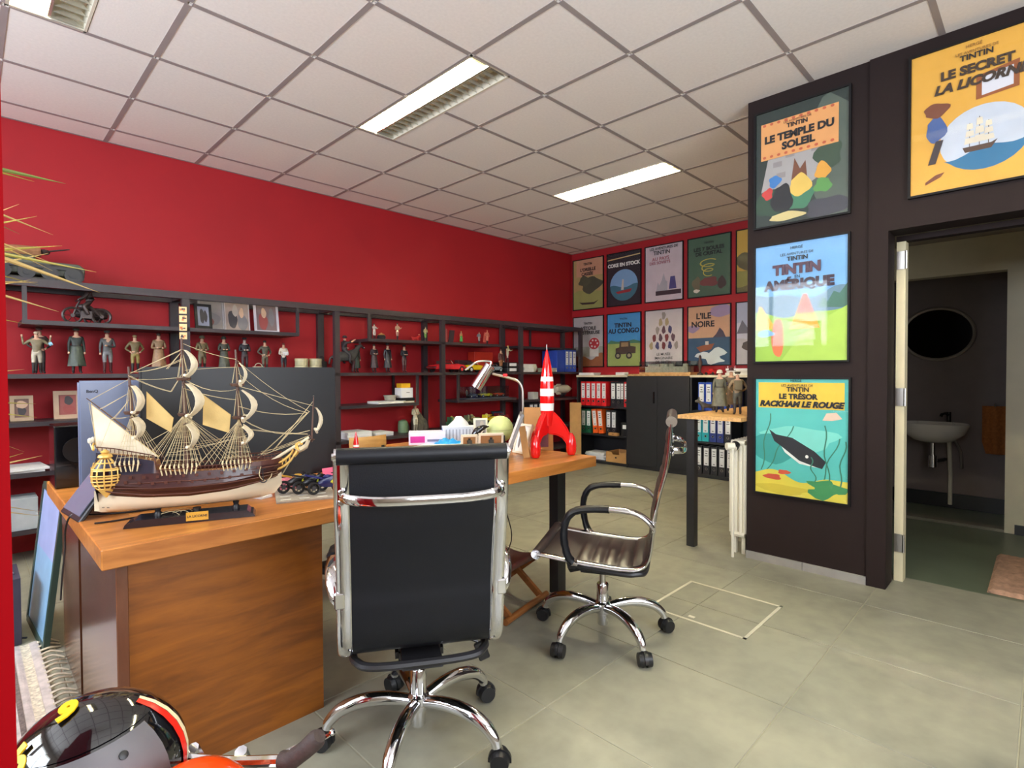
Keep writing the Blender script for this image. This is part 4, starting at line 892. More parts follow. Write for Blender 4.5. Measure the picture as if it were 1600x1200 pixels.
# ------------------------------------------------------------------ posters (plain generic pictures under their titles)
def ell(cx, cy, rx, ry, n=28, a0=0, a1=2*PI): return [(cx+rx*cos(a0+(a1-a0)*i/n), cy+ry*sin(a0+(a1-a0)*i/n)) for i in range(n)]
def blob(cx, cy, rx, ry, sd, n=22, j=.25):
    r = random.Random(sd); ph = [r.uniform(0, 6.3) for _ in range(3)]
    return [(cx+rx*cos(a)*(1+j*(sin(3*a+ph[0])*.5+sin(5*a+ph[1])*.35)), cy+ry*sin(a)*(1+j*(sin(4*a+ph[2])*.5+sin(3*a+ph[1])*.35))) for a in [2*PI*i/n for i in range(n)]]
def hills(y0, amp, sd, n=24, x0=0, x1=1):
    r = random.Random(sd); p1, p2 = r.uniform(0, 6), r.uniform(0, 6)
    return [(x0, 0)] + [(x0+(x1-x0)*i/n, y0+amp*(.6*sin(5*i/n*1.3+p1)+.4*sin(12*i/n+p2))) for i in range(n+1)] + [(x1, 0)]
def rect(x0, y0, x1, y1): return [(x0, y0), (x1, y0), (x1, y1), (x0, y1)]
def ship_shapes(cx, cy, s, hull=(84, 60, 44), sail=(222, 212, 188)):
    o = [(hull, [(cx-.9*s, cy), (cx-.75*s, cy-.28*s), (cx+.7*s, cy-.28*s), (cx+1.05*s, cy+.12*s), (cx+.7*s, cy)])]
    for mx, hs in ((-.5, 1.25), (.05, 1.5), (.55, 1.2)):
        o.append((hull, rect(cx+(mx-.02)*s, cy, cx+(mx+.02)*s, cy+hs*s)))
        for k in range(3):
            z0 = cy+(.15+hs*.3*k)*s; w = (.3-.06*k)*s
            o.append((sail, [(cx+mx*s-w, z0), (cx+mx*s+w*1.1, z0+.03*s), (cx+mx*s+w*.9, z0+hs*.25*s), (cx+mx*s-w*.8, z0+hs*.25*s)]))
    return o
M_GLAZE = glass('poster_glazing', rough=0.03, ior=1.24)
M_PFRAME = mat('black_poster_frame', (14, 12, 13), 0.6, var=0.1, spec=0.25)
def poster(label, loc, rz, w, h, bg, shapes, texts, frame=0.011, glaze=True, proud=0.02):
    t = thing('framed_poster', label, 'poster', loc, rz)       # faces local -Y, origin at the centre of the wall side
    b = MB(); f = frame
    for p, q in (((-w/2, -h/2), (w/2, -h/2+f)), ((-w/2, h/2-f), (w/2, h/2)), ((-w/2, -h/2+f), (-w/2+f, h/2-f)), ((w/2-f, -h/2+f), (w/2, h/2-f))): b.bb((p[0], -proud, p[1]), (q[0], 0, q[1]))
    b.build('frame', M_PFRAME, t)
    MB().bb((-w/2+f, -proud*.45, -h/2+f), (w/2-f, -proud*.2, h/2-f)).build('print', mat('print_%d_%d_%d' % bg, bg, 0.6, var=0.05), t)
    W_, H_ = w-2*f, h-2*f
    if shapes:
        b = MB(); ms = []; k = 0
        for col, pts in shapes:
            if col not in ms: ms.append(col)
            k += 1; y = -proud*.45-0.00015*k
            cl = [(min(1, max(0, u)), min(1, max(0, v))) for u, v in pts]
            b.add([((u-.5)*W_, y, (v-.5)*H_) for u, v in cl], [tuple(range(len(cl)))], ms.index(col))
        stuff(b.build('picture', [mat('print_%d_%d_%d' % c, c, 0.6, var=0.06) for c in ms], t))
    for s, u, v, size, col, kw in texts:
        text(s, size*W_, t, 'lettering', mat('print_%d_%d_%d' % col, col, 0.6, var=0.03), ((u-.5)*W_, -proud*.45-0.0062, (v-.5)*H_), (PI/2, 0, 0), **kw)
    if glaze: MB().bb((-w/2+f, -proud*.95, -h/2+f), (w/2-f, -proud*.88, h/2-f)).build('pane', M_GLAZE, t)
    return t
K_ = (24, 22, 24); Bd = dict(bold=.0012)
def B(s): return dict(bold=s)
ADV = 'LES AVENTURES DE'
XB, RB = 6.134, -PI/2
# upper row, far wall
def up(i, *a, **k): return poster(a[0], (XB-0.001, -0.295-0.5825*i, 2.447), RB, 0.53, 0.72, *a[1:], **k)
def lo(i, *a, **k): return poster(a[0], (XB-0.001, -0.295-0.5825*i, 1.63), RB, 0.53, 0.72, *a[1:], **k)
up(0, 'tan and olive poster of a tree over a small boat, upper row by the corner', (172, 144, 92), [((196, 142, 110), rect(.1, .66, 1, 1)), ((150, 148, 84), hills(.36, .03, 2)), ((70, 70, 52), blob(.6, .48, .34, .16, 4)), ((78, 78, 56), blob(.38, .56, .2, .1, 9)), ((56, 40, 34), [(.2, .14), (.3, .09), (.7, .08), (.86, .16), (.7, .12), (.32, .13)])],
   [('TINTIN', .5, .9, .09, K_, B(.001)), ("L'OREILLE", .5, .79, .12, K_, B(.002)), ('CASSÉE', .48, .7, .12, K_, B(.002))])
up(1, 'black poster with a round sea picture and white title, upper row', (36, 26, 34), [((206, 176, 120), [(0, .88), (1, .92), (1, .94), (0, .9)]), ((120, 160, 200), ell(.5, .38, .42, .3)), ((60, 110, 128), [(u, min(v, .36+.03*sin(9*u))) for u, v in ell(.5, .38, .42, .3)]), ((150, 40, 44), [(.25, .26), (.75, .3), (.7, .24), (.32, .22)]), ((196, 188, 176), [(.42, .29), (.5, .29), (.5, .48), (.46, .5)])],
   [('COKE EN STOCK', .5, .77, .125, (230, 226, 220), B(.003))])
up(2, 'pale lilac poster with a grey skyline and a dark wall strip, upper row', (206, 190, 196), [((172, 168, 176), [(.3, .2), (.34, .34), (.38, .28), (.44, .36), (.5, .5), (.55, .36), (.6, .34), (.6, .18), (.3, .18)]), ((54, 34, 44), rect(.28, .1, .96, .18)), ((74, 70, 128), [(.64, .2), (.84, .2), (.8, .42), (.68, .42)])],
   [(ADV, .5, .95, .088, K_, B(.0008)), ('TINTIN', .45, .87, .14, K_, B(.001)), ('AU PAYS', .42, .76, .12, (170, 96, 104), B(.001)), ('DES SOVIETS', .4, .69, .1, (170, 96, 104), B(.001))])
up(3, 'green poster with a yellow swirl above dark hummocks, upper row', (74, 104, 80), [((120, 60, 56), blob(.5, .24, .22, .08, 5)), ((70, 50, 44), blob(.8, .2, .1, .1, 3)), ((112, 104, 76), blob(.2, .22, .1, .12, 6)), ((214, 206, 190), blob(.2, .1, .08, .03, 8))] +
   [((196, 180, 76), [(.5+(.22-.04*q)*cos(a)*(1 if s else .84), .56-.08*q+(.07)*sin(a)*(1 if s else .8)) for s, aa in ((1, range(0, 19)), (0, range(18, -1, -1))) for a in [x*PI/12+.6 for x in aa]]) for q in range(3)],
   [('TINTIN', .5, .9, .07, K_, B(.0006)), ('LES 7 BOULES', .5, .8, .12, K_, B(.002)), ('DE CRISTAL', .5, .72, .12, K_, B(.002))])
up(4, 'ochre poster with olive foliage half cut off by the plum wall', (204, 166, 70), [((96, 90, 56), blob(.2, .5, .24, .14, 2)), ((150, 144, 70), blob(.16, .2, .22, .16, 7)), ((110, 104, 60), hills(.12, .05, 5))], [('TINTIN', .5, .84, .12, K_, B(.001))])
lo(0, 'grey poster with a spotted red and white ball over brown ground, lower row', (176, 170, 168), [((150, 150, 136), rect(0, .2, 1, .4)), ((140, 84, 52), hills(.2, .08, 3)), ((206, 200, 192), rect(.55, .2, .85, .36)), ((196, 186, 180), ell(.7, .46, .2, .13)), ((176, 40, 48), ell(.7, .46, .18, .115))] + [((214, 204, 198), ell(.7+.11*cos(a), .46+.07*sin(a), .03, .02, 8)) for a in range(6)],
   [('TINTIN', .5, .87, .09, K_, B(.001)), ("L'ÉTOILE", .52, .77, .13, K_, B(.002)), ('MYSTÉRIEUSE', .52, .68, .125, K_, B(.002))])
lo(1, 'blue sky poster with an old brown car on a green plain, lower row', (64, 140, 196), [((150, 164, 92), hills(.46, .01, 2)), ((70, 120, 90), [(0, .44), (.1, .5), (.3, .47), (.5, .46), (.8, .5), (1, .46), (1, .43), (0, .43)]), ((70, 54, 44), [(.25, .22), (.85, .24), (.86, .36), (.7, .38), (.68, .47), (.38, .48), (.36, .36), (.25, .34)]), ((150, 120, 84), rect(.42, .37, .64, .45)), ((36, 30, 32), ell(.32, .2, .09, .065)), ((36, 30, 32), ell(.66, .2, .09, .065)), ((150, 140, 110), ell(.32, .2, .05, .035)), ((150, 140, 110), ell(.66, .2, .05, .035))],
   [('TINTIN', .5, .9, .07, K_, {}), ('TINTIN', .48, .78, .16, K_, B(.0025)), ('AU CONGO', .5, .67, .17, K_, B(.0025))])
r_ = random.Random(5)
lo(2, 'pale poster with a triangle of small coloured shapes, lower row', (206, 196, 194), [(r_.choice([(90, 60, 70), (120, 50, 50), (170, 150, 110), (70, 70, 110), (150, 140, 130)]), blob(.5+dx, y, .05, .07, int(y*100+dx*50))) for y, n in ((.9, 1), (.78, 2), (.64, 3), (.5, 4), (.36, 5)) for dx in [(-n+1+2*i)*.085 for i in range(n)]],
   [('LE MUSÉE', .5, .2, .09, K_, B(.0004)), ('IMAGINAIRE', .5, .13, .09, K_, B(.0004)), ('DE TINTIN', .5, .06, .09, K_, B(.0004))])
lo(3, 'orange evening sky poster with a motor boat on dark blue sea, lower row', (204, 158, 124), [((160, 138, 170), blob(.8, .9, .3, .1, 3)), ((150, 130, 160), blob(.1, .62, .16, .06, 8)), ((48, 80, 108), rect(0, 0, 1, .46)), ((70, 62, 76), [(.6, .46), (.68, .52), (.76, .62), (.84, .56), (.9, .46)]), ((214, 220, 220), blob(.6, .14, .3, .12, 6, j=.6)), ((150, 84, 50), [(.2, .3), (.3, .22), (.56, .26), (.64, .36), (.4, .34)]), ((206, 200, 190), rect(.42, .34, .5, .4))],
   [("L'ILE", .38, .83, .19, K_, B(.003)), ('NOIRE', .36, .69, .19, K_, B(.003))])
lo(4, 'snowy grey mountain poster half cut off by the plum wall', (176, 182, 200), [((204, 204, 212), hills(.6, .08, 4)), ((110, 110, 120), [(0, .5), (.12, .72), (.3, .52), (.5, .7), (.7, .5)]), ((196, 190, 190), hills(.4, .02, 4)), ((90, 76, 66), blob(.3, .3, .2, .08, 3))], [])
# three on the plum wall and one over the doorway
XP_ = 3.411
poster('dark green poster with an orange title panel above grey blocks, top of the plum wall', (XP_, -3.826, 2.45), RB, 0.525, 0.725, (40, 52, 46),
   [((84, 96, 84), blob(.85, .5, .3, .5, 2)), ((168, 164, 160), [(.06, .3), (.14, .58), (.3, .62), (.86, .62), (.84, .4), (.5, .26)])] + [((148, 142, 138), rect(x, y, x+.1, y+.045)) for x, y in ((.2, .5), (.34, .56), (.62, .56), (.74, .5), (.24, .4), (.7, .42))] +
   [((58, 78, 58), blob(.8, .5, .14, .12, 6)), ((46, 74, 54), blob(.14, .2, .16, .12, 5)), ((64, 124, 92), blob(.48, .2, .16, .1, 1)), ((116, 70, 46), [(.4, .32), (.44, .54), (.5, .44), (.56, .5), (.58, .34)]), ((226, 190, 90), blob(.5, .3, .12, .09, 3)), ((60, 124, 190), blob(.22, .38, .07, .05, 4)), ((196, 60, 56), blob(.14, .28, .06, .05, 6)), ((222, 160, 60), blob(.74, .38, .08, .07, 9)), ((90, 150, 76), blob(.74, .26, .09, .06, 11)),
    ((30, 30, 34), blob(.3, .22, .12, .12, 12)), ((206, 190, 130), blob(.35, .06, .2, .035, 3)), ((64, 64, 72), blob(.8, .08, .24, .08, 7)), ((226, 160, 96), rect(.06, .58, .9, .9))] + [((196, 96, 60), ell(.1+.082*i, y, .02, .012, 8)) for i in range(10) for y in (.605, .885)],
   [(ADV, .47, .865, .035, (120, 70, 50), {}), ('TINTIN', .47, .83, .07, K_, B(.0012)), ('LE TEMPLE DU', .48, .75, .118, K_, B(.003)), ('SOLEIL', .48, .665, .118, K_, B(.003))])
poster('blue sky poster with a green meadow and yellow tents, middle of the plum wall', (XP_, -3.826, 1.618), RB, 0.525, 0.735, (112, 168, 216),
   [((96, 128, 150), hills(.56, .05, 3)), ((66, 110, 96), [(.7, .44), (.75, .52), (.8, .48), (.86, .56), (.92, .54), (1, .62), (1, .42)]), ((150, 190, 72), hills(.4, .035, 7)), ((168, 204, 84), [(.3, 0), (.5, .2), (.8, .36), (1, .44), (1, 0)]), ((232, 172, 60), [(.4, .27), (.54, .56), (.58, .56), (.72, .27)]), ((214, 96, 60), [(.47, .4), (.54, .56), (.58, .56), (.66, .4)]), ((232, 172, 60), [(0, .28), (.04, .48), (.07, .48), (.24, .28)]), ((226, 190, 110), rect(.42, .27, .7, .3)), ((210, 110, 64), blob(.26, .2, .07, .17, 5, j=.1)), ((120, 170, 210), blob(.12, .24, .1, .03, 3))],
   [('HERGÉ', .47, .955, .045, K_, {}), (ADV, .47, .905, .042, K_, {}), ('TINTIN', .48, .865, .07, K_, B(.001)), ('TINTIN', .47, .775, .16, (84, 60, 74), B(.005)), ('EN', .48, .71, .05, K_, {}), ('AMÉRIQUE', .49, .645, .155, (60, 44, 56), B(.005))])
kelp = [((54, 120, 96), [(x0+.02*sin(9*s)+dx*s, y0+hh*s) for s in [i/10 for i in range(11)]] + [(x0+.014+.02*sin(9*s)+dx*s, y0+hh*s) for s in [i/10 for i in range(10, -1, -1)]]) for x0, y0, hh, dx in ((.06, .2, .5, .1), (.12, .2, .4, .3), (.7, .1, .42, .2), (.8, .12, .5, -.05), (.9, .1, .4, .06), (.66, .15, .2, -.05))]
poster('teal underwater poster with a yellow title panel, lowest of the plum wall', (XP_, -3.832, 0.795), RB, 0.53, 0.735, (84, 186, 176),
   [((120, 206, 190), blob(.5, .5, .4, .1, 2)), ((52, 150, 142), blob(.2, .4, .3, .12, 8))] + kelp[:3] + [((222, 206, 74), hills(.17, .05, 1)), ((206, 186, 60), blob(.3, .05, .3, .04, 2)),
    ((34, 36, 40), [(.24, .52), (.42, .5), (.66, .4), (.78, .32), (.74, .26), (.5, .3), (.34, .4), (.22, .46), (.16, .56)]), ((222, 222, 214), [(.3, .42), (.5, .31), (.7, .265), (.5, .285), (.34, .37)]), ((236, 232, 220), ell(.58, .35, .018, .014, 10)),
    ((206, 84, 56), blob(.2, .15, .1, .025, 5)), ((206, 84, 56), blob(.33, .2, .07, .02, 7)), ((226, 196, 170), [(.74, .66), (.78, .72), (.88, .73), (.94, .68), (.84, .66)])] + kelp[3:] + [((60, 140, 84), blob(.78, .1, .2, .07, 4, j=.6)), ((232, 190, 62), rect(.035, .75, .96, .97))],
   [('HERGÉ', .46, .985, .04, K_, {}), (ADV, .47, .945, .04, K_, {}), ('TINTIN', .48, .91, .075, K_, B(.001)), ('LE TRÉSOR', .48, .85, .085, K_, B(.0022)), ('RACKHAM LE ROUGE', .5, .785, .092, K_, dict(bold=.0028, shear=.25))])
poster('yellow poster with an oval picture of a sailing ship, above the doorway', (3.397, -4.618, 2.468), RB, 0.535, 0.735, (222, 166, 62),
   [((196, 204, 214), ell(.56, .32, .33, .22)), ((40, 110, 150), [(u, min(v, .235+.02*sin(14*u)+.1*(u-.5))) for u, v in ell(.56, .32, .33, .22)])] + ship_shapes(.52, .27, .13) + [((150, 84, 40), [(.5, .58), (.8, .6), (.8, .78), (.5, .74)]), ((214, 214, 220), [(.54, .6), (.76, .62), (.76, .75), (.54, .72)]), ((120, 66, 36), [(.12, .06), (.24, .1), (.27, .13), (.2, .12), (.12, .08)]),
    ((70, 96, 150), blob(.2, .44, .08, .09, 3)), ((120, 66, 40), blob(.2, .58, .1, .05, 8)), ((60, 50, 50), [(.14, .2), (.2, .36), (.26, .36), (.2, .2)])],
   [('HERGÉ', .48, .96, .04, (140, 96, 40), {}), (ADV, .5, .92, .036, (140, 96, 40), {}), ('TINTIN', .5, .885, .075, K_, B(.001)), ('LE SECRET', .5, .8, .115, (60, 44, 30), B(.003)), ('LA LICORNE', .52, .71, .12, (60, 44, 30), dict(bold=.003, shear=.25))])

# ------------------------------------------------------------------ radiator, ledge and its figures
t = thing('radiator', 'cream column radiator with a black valve at the corner of the plum wall', 'radiator', (3.40, -3.455, 0))
for k in range(8):
    x = 0.04+k*0.05
    for y in (-.045, -.015, .015, .043):
        MB().tube([(x, y, .14), (x, y, .72)], .0155, 10).build('column', M_OFFWHITE, t)
    MB().tube([(x, -.045, .13), (x, .043, .13)], .02, 8).build('column_foot', M_OFFWHITE, t); MB().tube([(x, -.045, .73), (x, .043, .73)], .02, 8).build('column_head', M_OFFWHITE, t)
MB().cyl((-.03, .0, .705), (.04, .0, .705), .018, n=12).build('pipe_elbow', M_OFFWHITE, t)
MB().cyl((-.065, .035, .715), (-.03, .0, .715), .024, n=14).build('valve_cap', M_OFFWHITE, t)
MB().cyl((-.028, 0, .71), (-.0, -.0, .725), .027, n=14).build('valve_handle', M_BLACK, t)
MB().cyl((-.05, .0, .0), (-.05, .0, .70), .009, n=10).build('supply_pipe', M_OFFWHITE, t)
for y in (-.03, .03): MB().bb((.05, y-.012, 0), (.08, y+.012, .13)).build('foot', M_OFFWHITE, t)
t = thing('wooden_ledge', 'pale wooden ledge on a black leg above the radiator', 'ledge', (3.33, -3.085, 0))
MB().bb((0, -.43, .878), (1.25, 0, .903)).build('board', mat('oriented_strand_board', (206, 158, 96), 0.55, var=0.25, scale=60), t)
MB().bb((.03, -.105, 0), (.085, -.05, .878)).build('leg', M_METALBLACK, t); MB().bb((1.15, -.105, 0), (1.205, -.05, .878)).build('leg', M_METALBLACK, t)
ZL = .9035
figure('figure in long olive greatcoat and pale helmet on the ledge, seen from behind', (3.66, -3.235, ZL), -1.2, 0.295, (96, 94, 74), (80, 80, 66), coat=(104, 102, 82), hat='helmet', hatcol=(206, 198, 178), arms='down', bulk=1.25)
figure('brown coated figure with a dark hat behind the greatcoat on the ledge', (3.86, -3.235, ZL), -1.3, 0.305, (96, 82, 62), (70, 66, 60), coat=(110, 96, 74), hat='brim', hatcol=(90, 40, 40), arms='hips')
figure('khaki figure with a backpack on the ledge, against the plum wall edge', (3.56, -3.40, ZL), -1.0, 0.285, (136, 114, 82), (76, 76, 66), hat='cap', hatcol=(84, 76, 62), arms='hips', held='pack', bulk=1.25)
t = thing('toy_dog', 'dark shepherd dog figurine standing on the ledge left of the greatcoat', 'figurine', (3.76, -3.10, ZL), 2.2)
me = qd(1.3); me.name = 'body'; me.materials[0] = flat((58, 50, 42)); share('body', me, t, (0, 0, 0))
e = MB()
for s in (-1, 1): e.cyl((.061, s*.010, .087), (.060, s*.012, .108), .006, .002, 6)
e.build('ears', flat((50, 44, 38)), t)
t = thing('toy_motorbike', 'small dark toy motorbike on the ledge behind the dog', 'toy motorbike', (4.0, -3.08, ZL), 0.8)
for x in (-.05, .05): MB().tube([(x+.025*cos(a), 0, .028+.025*sin(a)) for a in [2*PI*i/16 for i in range(16)]], .006, 6, closed=True).build('wheel', M_BLACK, t)
b = MB(); b.tube([(-.05, 0, .03), (-.02, 0, .06), (.03, 0, .065), (.05, 0, .03)], .009, 6); b.ball((0, 0, .065), (.03, .014, .014), 8); b.tube([(.03, -.03, .085), (.034, 0, .08), (.03, .03, .085)], .004, 5); b.build('bike_frame', M_BLACK, t)
t = thing('toy_car', 'small red toy car on the bookcase top right of the display case', 'toy car', (XF+0.12, -2.2, 1.161), 1.2)
b = MB(); b.box((0, 0, .03), (.16, .07, .03)); b.box((-.01, 0, .055), (.07, .06, .03)); b.build('body', flat((196, 40, 44), 0.2), t, bev=.008)
for s in (-1, 1):
    for x in (-.05, .05): MB().cyl((x, s*.03, .017), (x, s*.038, .017), .017, n=12).build('wheel', M_BLACK, t)
t = thing('trophy_figure', 'slim dark statuette on the bookcase top in front of the boat poster', 'statuette', (XF+0.1, -2.07, 1.161))
MB().lathe([(.03, 0), (.03, .02), (.012, .03), (.01, .06), (.02, .1), (.026, .14), (.012, .18), (.016, .2), (.012, .22), (.002, .23)], n=12).build('body', flat((70, 50, 46)), t); MB().lathe([(.034, -.0), (.034, .008)], n=12).build('base', M_BLACK, t)
t = thing('glass_tumblers', 'clear tumblers standing on the bookcase top beside the display case', 'tumbler', (XF+0.1, -2.03, 1.161)) if False else None
for k, (y, lb) in enumerate(((-2.3, 'clear tumbler behind the helmeted figure on the bookcase top'), (-2.38, 'clear tumbler nearest the plum wall on the bookcase top'))):
    t = thing('tumbler', lb, 'tumbler', (XF+0.3, y, 1.161)); MB().lathe([(.03, 0), (.034, .1), (.031, .1), (.028, .006), (.001, .006)], n=16).build('wall', M_GLASS, t); MB().lathe([(.0285, .0), (.0285, .006)], n=16).build('bottom', M_GLASS, t)

# ------------------------------------------------------------------ washroom fittings
t = thing('washbasin', 'small white oval washbasin with tap and trap in the dark washroom', 'washbasin', (5.95, -4.19, 0))
D = Matrix.Diagonal((.8, 1.05, 1))
MB().lathe([(.06, .58), (.13, .60), (.2, .66), (.225, .72), (.235, .745), (.225, .75), (.19, .70), (.1, .655), (.001, .645)], (-.2, 0, 0), 28, T=D).build('bowl', mat('white_sanitaryware', (214, 208, 196), 0.15, var=0.02), t)
MB().bb((-.09, -.13, .66), (-.001, .13, .752)).build('back_ledge', mat('white_sanitaryware', (214, 208, 196), 0.15), t, bev=.012, seg=2)
b = MB(); b.cyl((-.06, -.09, .75), (-.06, -.09, .84), .016, n=12); b.tube([(-.06, -.09, .81), (-.1, -.07, .83), (-.14, -.05, .82), (-.15, -.045, .8)], .011, 8); b.build('tap', M_BLACKGLOSS, t)
b = MB(); b.cyl((-.2, 0, .58), (-.2, 0, .47), .018, n=12); b.cyl((-.2, 0, .47), (-.2, 0, .37), .032, n=14); b.build('bottle_trap', M_CHROME, t)
MB().tube(smooth([(-.2, -.02, .42), (-.12, -.04, .42), (-.06, -.06, .42), (-.0, -.06, .42)], 3), .014, 8).build('waste_pipe', M_BLACK, t)
MB().tube([(-.02, -.1, .03), (-.02, -.1, .3), (-.04, -.09, .62)], .016, 8).build('supply_pipe', M_OFFWHITE, t)
MB().tube(smooth([(-.06, -.18, .36), (-.05, -.17, .5), (-.06, -.12, .62)], 3), .01, 8).build('flexible_hose', M_BRUSHED, t)
t = thing('mirror', 'oval mirror with a thin frame on the dark washroom wall', 'mirror', (5.949, -4.19, 1.52))
MB().tube([(-.01, .25*cos(a), .225*sin(a)) for a in [2*PI*i/40 for i in range(40)]], .014, 8, closed=True).build('frame', mat('mirror_frame', (150, 140, 128), 0.4, 0.3), t)
MB().prism([(.245*cos(2*PI*i/40), .22*sin(2*PI*i/40)) for i in range(40)], .006, lambda a, b_, h: (-.004-h, a, b_)).build('mirror_glass', mat('mirror_silver', (190, 190, 190), 0.03, 1.0, var=0.01), t)
t = thing('hand_towel', 'orange brown hand towel hanging right of the washbasin', 'towel', (5.92, -4.575, .5))
rows = [[(.012*sin(9*i/12+z), -.08+.16*i/12*(1-.15*(z < .1)), z) for i in range(13)] for z in (0, .1, .2, .3, .4)]
MB().grid(rows, th=.014, nrm=(-1, 0, 0)).build('cloth', mat('orange_towelling', (156, 92, 40), 0.95, var=0.2, scale=60, bump=0.5), t); MB().tube([(.028, 0, .42), (-.0, 0, .42), (-.03, 0, .40), (-.035, 0, .42)], .006, 6).build('hook', M_CHROME, t)
t = thing('bath_mat', 'shaggy dusty pink bath mat on the dark green washroom floor', 'mat', (4.15, -4.99, 0))
b = MB(); nx, ny = 44, 36; rr = random.Random(2)
rows = [[(-.41+.82*i/nx, -.33+.66*j/ny, .012+(.012*rr.random() if 0 < i < nx and 0 < j < ny else -.012)+(-.008 if abs(j-26) < 1 else 0)) for i in range(nx+1)] for j in range(ny+1)]
b.grid(rows); b.build('pile', mat('dusty_pink_pile', (176, 138, 112), 0.95, var=0.25, scale=30, bump=0.8, bscale=200), t)
MB().bb((-.405, -.325, 0), (.405, .325, .004)).build('backing', flat((120, 96, 84)), t)
t = thing('washroom_light', 'unlit round ceiling light in the dark washroom', 'ceiling light', (4.45, -4.35, 2.2), rot=(PI, 0, 0))
MB().lathe([(.16, 0), (.16, .02), (.15, .03)], n=28).build('rim', M_METALBLACK, t); MB().lathe([(.145, .028), (.12, .05), (.06, .065), (.001, .068)], n=28).build('diffuser', flat((150, 148, 138), 0.3), t)
# ------------------------------------------------------------------ desk
DT = 0.745
t = thing('desk', 'big orange brown wooden desk with a closed pedestal and black leg', 'desk', (0.08, -3.165, 0))
MB().bb((0, 0, DT-.055), (2.18, .79, DT)).build('desktop', M_DESK, t, bev=.003)
p = MB().bb((.075, .105, 0.0), (.655, .122, DT-.056)).build('pedestal_front', M_PANEL, t)
MB().bb((.045, .095, 0), (.0745, .74, DT-.056)).build('pedestal_side', M_PANELEND, t, bev=.002)
MB().bb((.63, .123, 0), (.655, .74, DT-.056)).build('pedestal_side', M_PANEL, t)
MB().bb((.075, .725, 0), (.629, .742, DT-.056)).build('pedestal_rear', M_PANEL, t)
for y in (.13, .70): MB().bb((2.01, y, 0), (2.075, y+.06, DT-.056)).build('leg', M_METALBLACK, t)
t = thing('desk_return', 'orange brown side table behind the monitors at the left end of the desk', 'desk', (0.08, -2.374, 0))
MB().bb((0, 0, DT-.055), (.62, .5, DT)).build('desktop', M_DESK, t, bev=.003)
MB().bb((.54, .42, 0), (.59, .47, DT-.056)).build('leg', M_METALBLACK, t); MB().bb((.045, .0, 0), (.0745, .47, DT-.056)).build('side_panel', M_PANELEND, t)
t = thing('desk_wing', 'orange brown desk wing carrying boxes and the green globe', 'desk', (1.74, -2.374, 0))
MB().bb((0, 0, DT-.055), (.52, .46, DT)).build('desktop', M_DESK, t, bev=.003)
for x in (.03, .44): MB().bb((x, .39, 0), (x+.05, .44, DT-.056)).build('leg', M_METALBLACK, t)
ZD = DT+.0006
# two monitors seen from behind
def monitor(label, x0, x1, z0, z1, y, col, logo, lx, lz, lcol, foot=True, rough=.35, ls=.03):
    t = thing('monitor', label, 'monitor', ((x0+x1)/2, y, ZD)); w = (x1-x0)/2; a, b_ = z0-ZD, z1-ZD
    MB().bb((-w, 0, a), (w, .022, b_)).build('back_shell', mat('monitor_shell_%d_%d_%d' % col, col, rough, var=.05), t, bev=.006, seg=2)
    MB().bb((-w+.008, .022, a+.008), (w-.008, .026, b_-.008)).build('screen', M_BLACKGLOSS, t)
    MB().bb((-.03, -.0, .01), (.03, .02, max(a+.01, .03))).build('stand_post', M_BLACK, t) if a > .03 else None
    MB().bb((-.13, -.07, 0), (.13, .12, .008)).build('stand_foot', M_BLACK, t, bev=.003)
    text(logo, ls, t, 'logo', flat(lcol), (lx-(x0+x1)/2, -.0008, lz-ZD), (PI/2, 0, 0), bold=ls*.02)
    return t
monitor('grey blue monitor back with a small dark logo, left behind the ship', .118, .70, .80, 1.178, -2.50, (128, 140, 168), 'BenQ', .158, 1.140, (34, 36, 46), rough=.3, ls=.0145)
monitor('wide black monitor back with rounded corners, right behind the ship', .262, .985, .775, 1.2255, -2.70, (13, 14, 17), 'LG', .607, 1.168, (4, 4, 5), rough=.42)
t = thing('speaker_box', 'black loudspeaker box with glossy sides on the side table', 'speaker', (.16, -2.03, ZD))
MB().bb((-.075, -.09, 0), (.075, .09, .25)).build('cabinet', M_BLACKGLOSS, t, bev=.004); MB().lathe([(.05, 0), (.05, .004), (.03, .002)], (0, -.0905, .15), 20, T=Matrix.Rotation(PI/2, 3, 'X')).build('cone', M_BLACK, t)
MB().lathe([(.006, 0), (.006, .006)], (.03, -.0905, .04), 12, T=Matrix.Rotation(PI/2, 3, 'X')).build('indicator', M_CHROME, t)
# black tablet propped behind the ship's stern
t = thing('tablet', 'black drawing tablet propped at a slant behind the stern of the ship', 'tablet', (.175, -2.76, ZD), rz=0.1)
T = Matrix.Rotation(0.62, 3, 'Y')
MB().box((-.035, .1, .075), (.012, .22, .2), T=T).build('slab', M_BLACK, t, bev=.003)
MB().box((-.0425, .1, .079), (.003, .19, .165), T=T).build('screen', mat('dim_glossy_screen', (96, 108, 128), 0.12, var=.03), t)
MB().bar((.05, .1, .002), (-.02, .1, .1), .06, .006).build('prop', M_BLACK, t)
# cables by the tablet
for lb, P in (('thin dark cable curling over the left end of the desk', [(.30, -2.78, ZD+.003), (.2, -2.76, ZD+.003), (.12, -2.72, ZD+.004), (.075, -2.68, ZD+.004), (.06, -2.66, .70), (.064, -2.6, .62), (.066, -2.5, .52), (.067, -2.42, .40)]), ('second dark cable lying across the desk corner by the tablet', [(.34, -2.88, ZD+.003), (.24, -2.86, ZD+.003), (.16, -2.86, ZD+.003), (.11, -2.85, ZD+.003)])):
    tag(MB().tube(smooth(P, 5), .0028, 6).build('cable', M_BLACK), lb, 'cable')
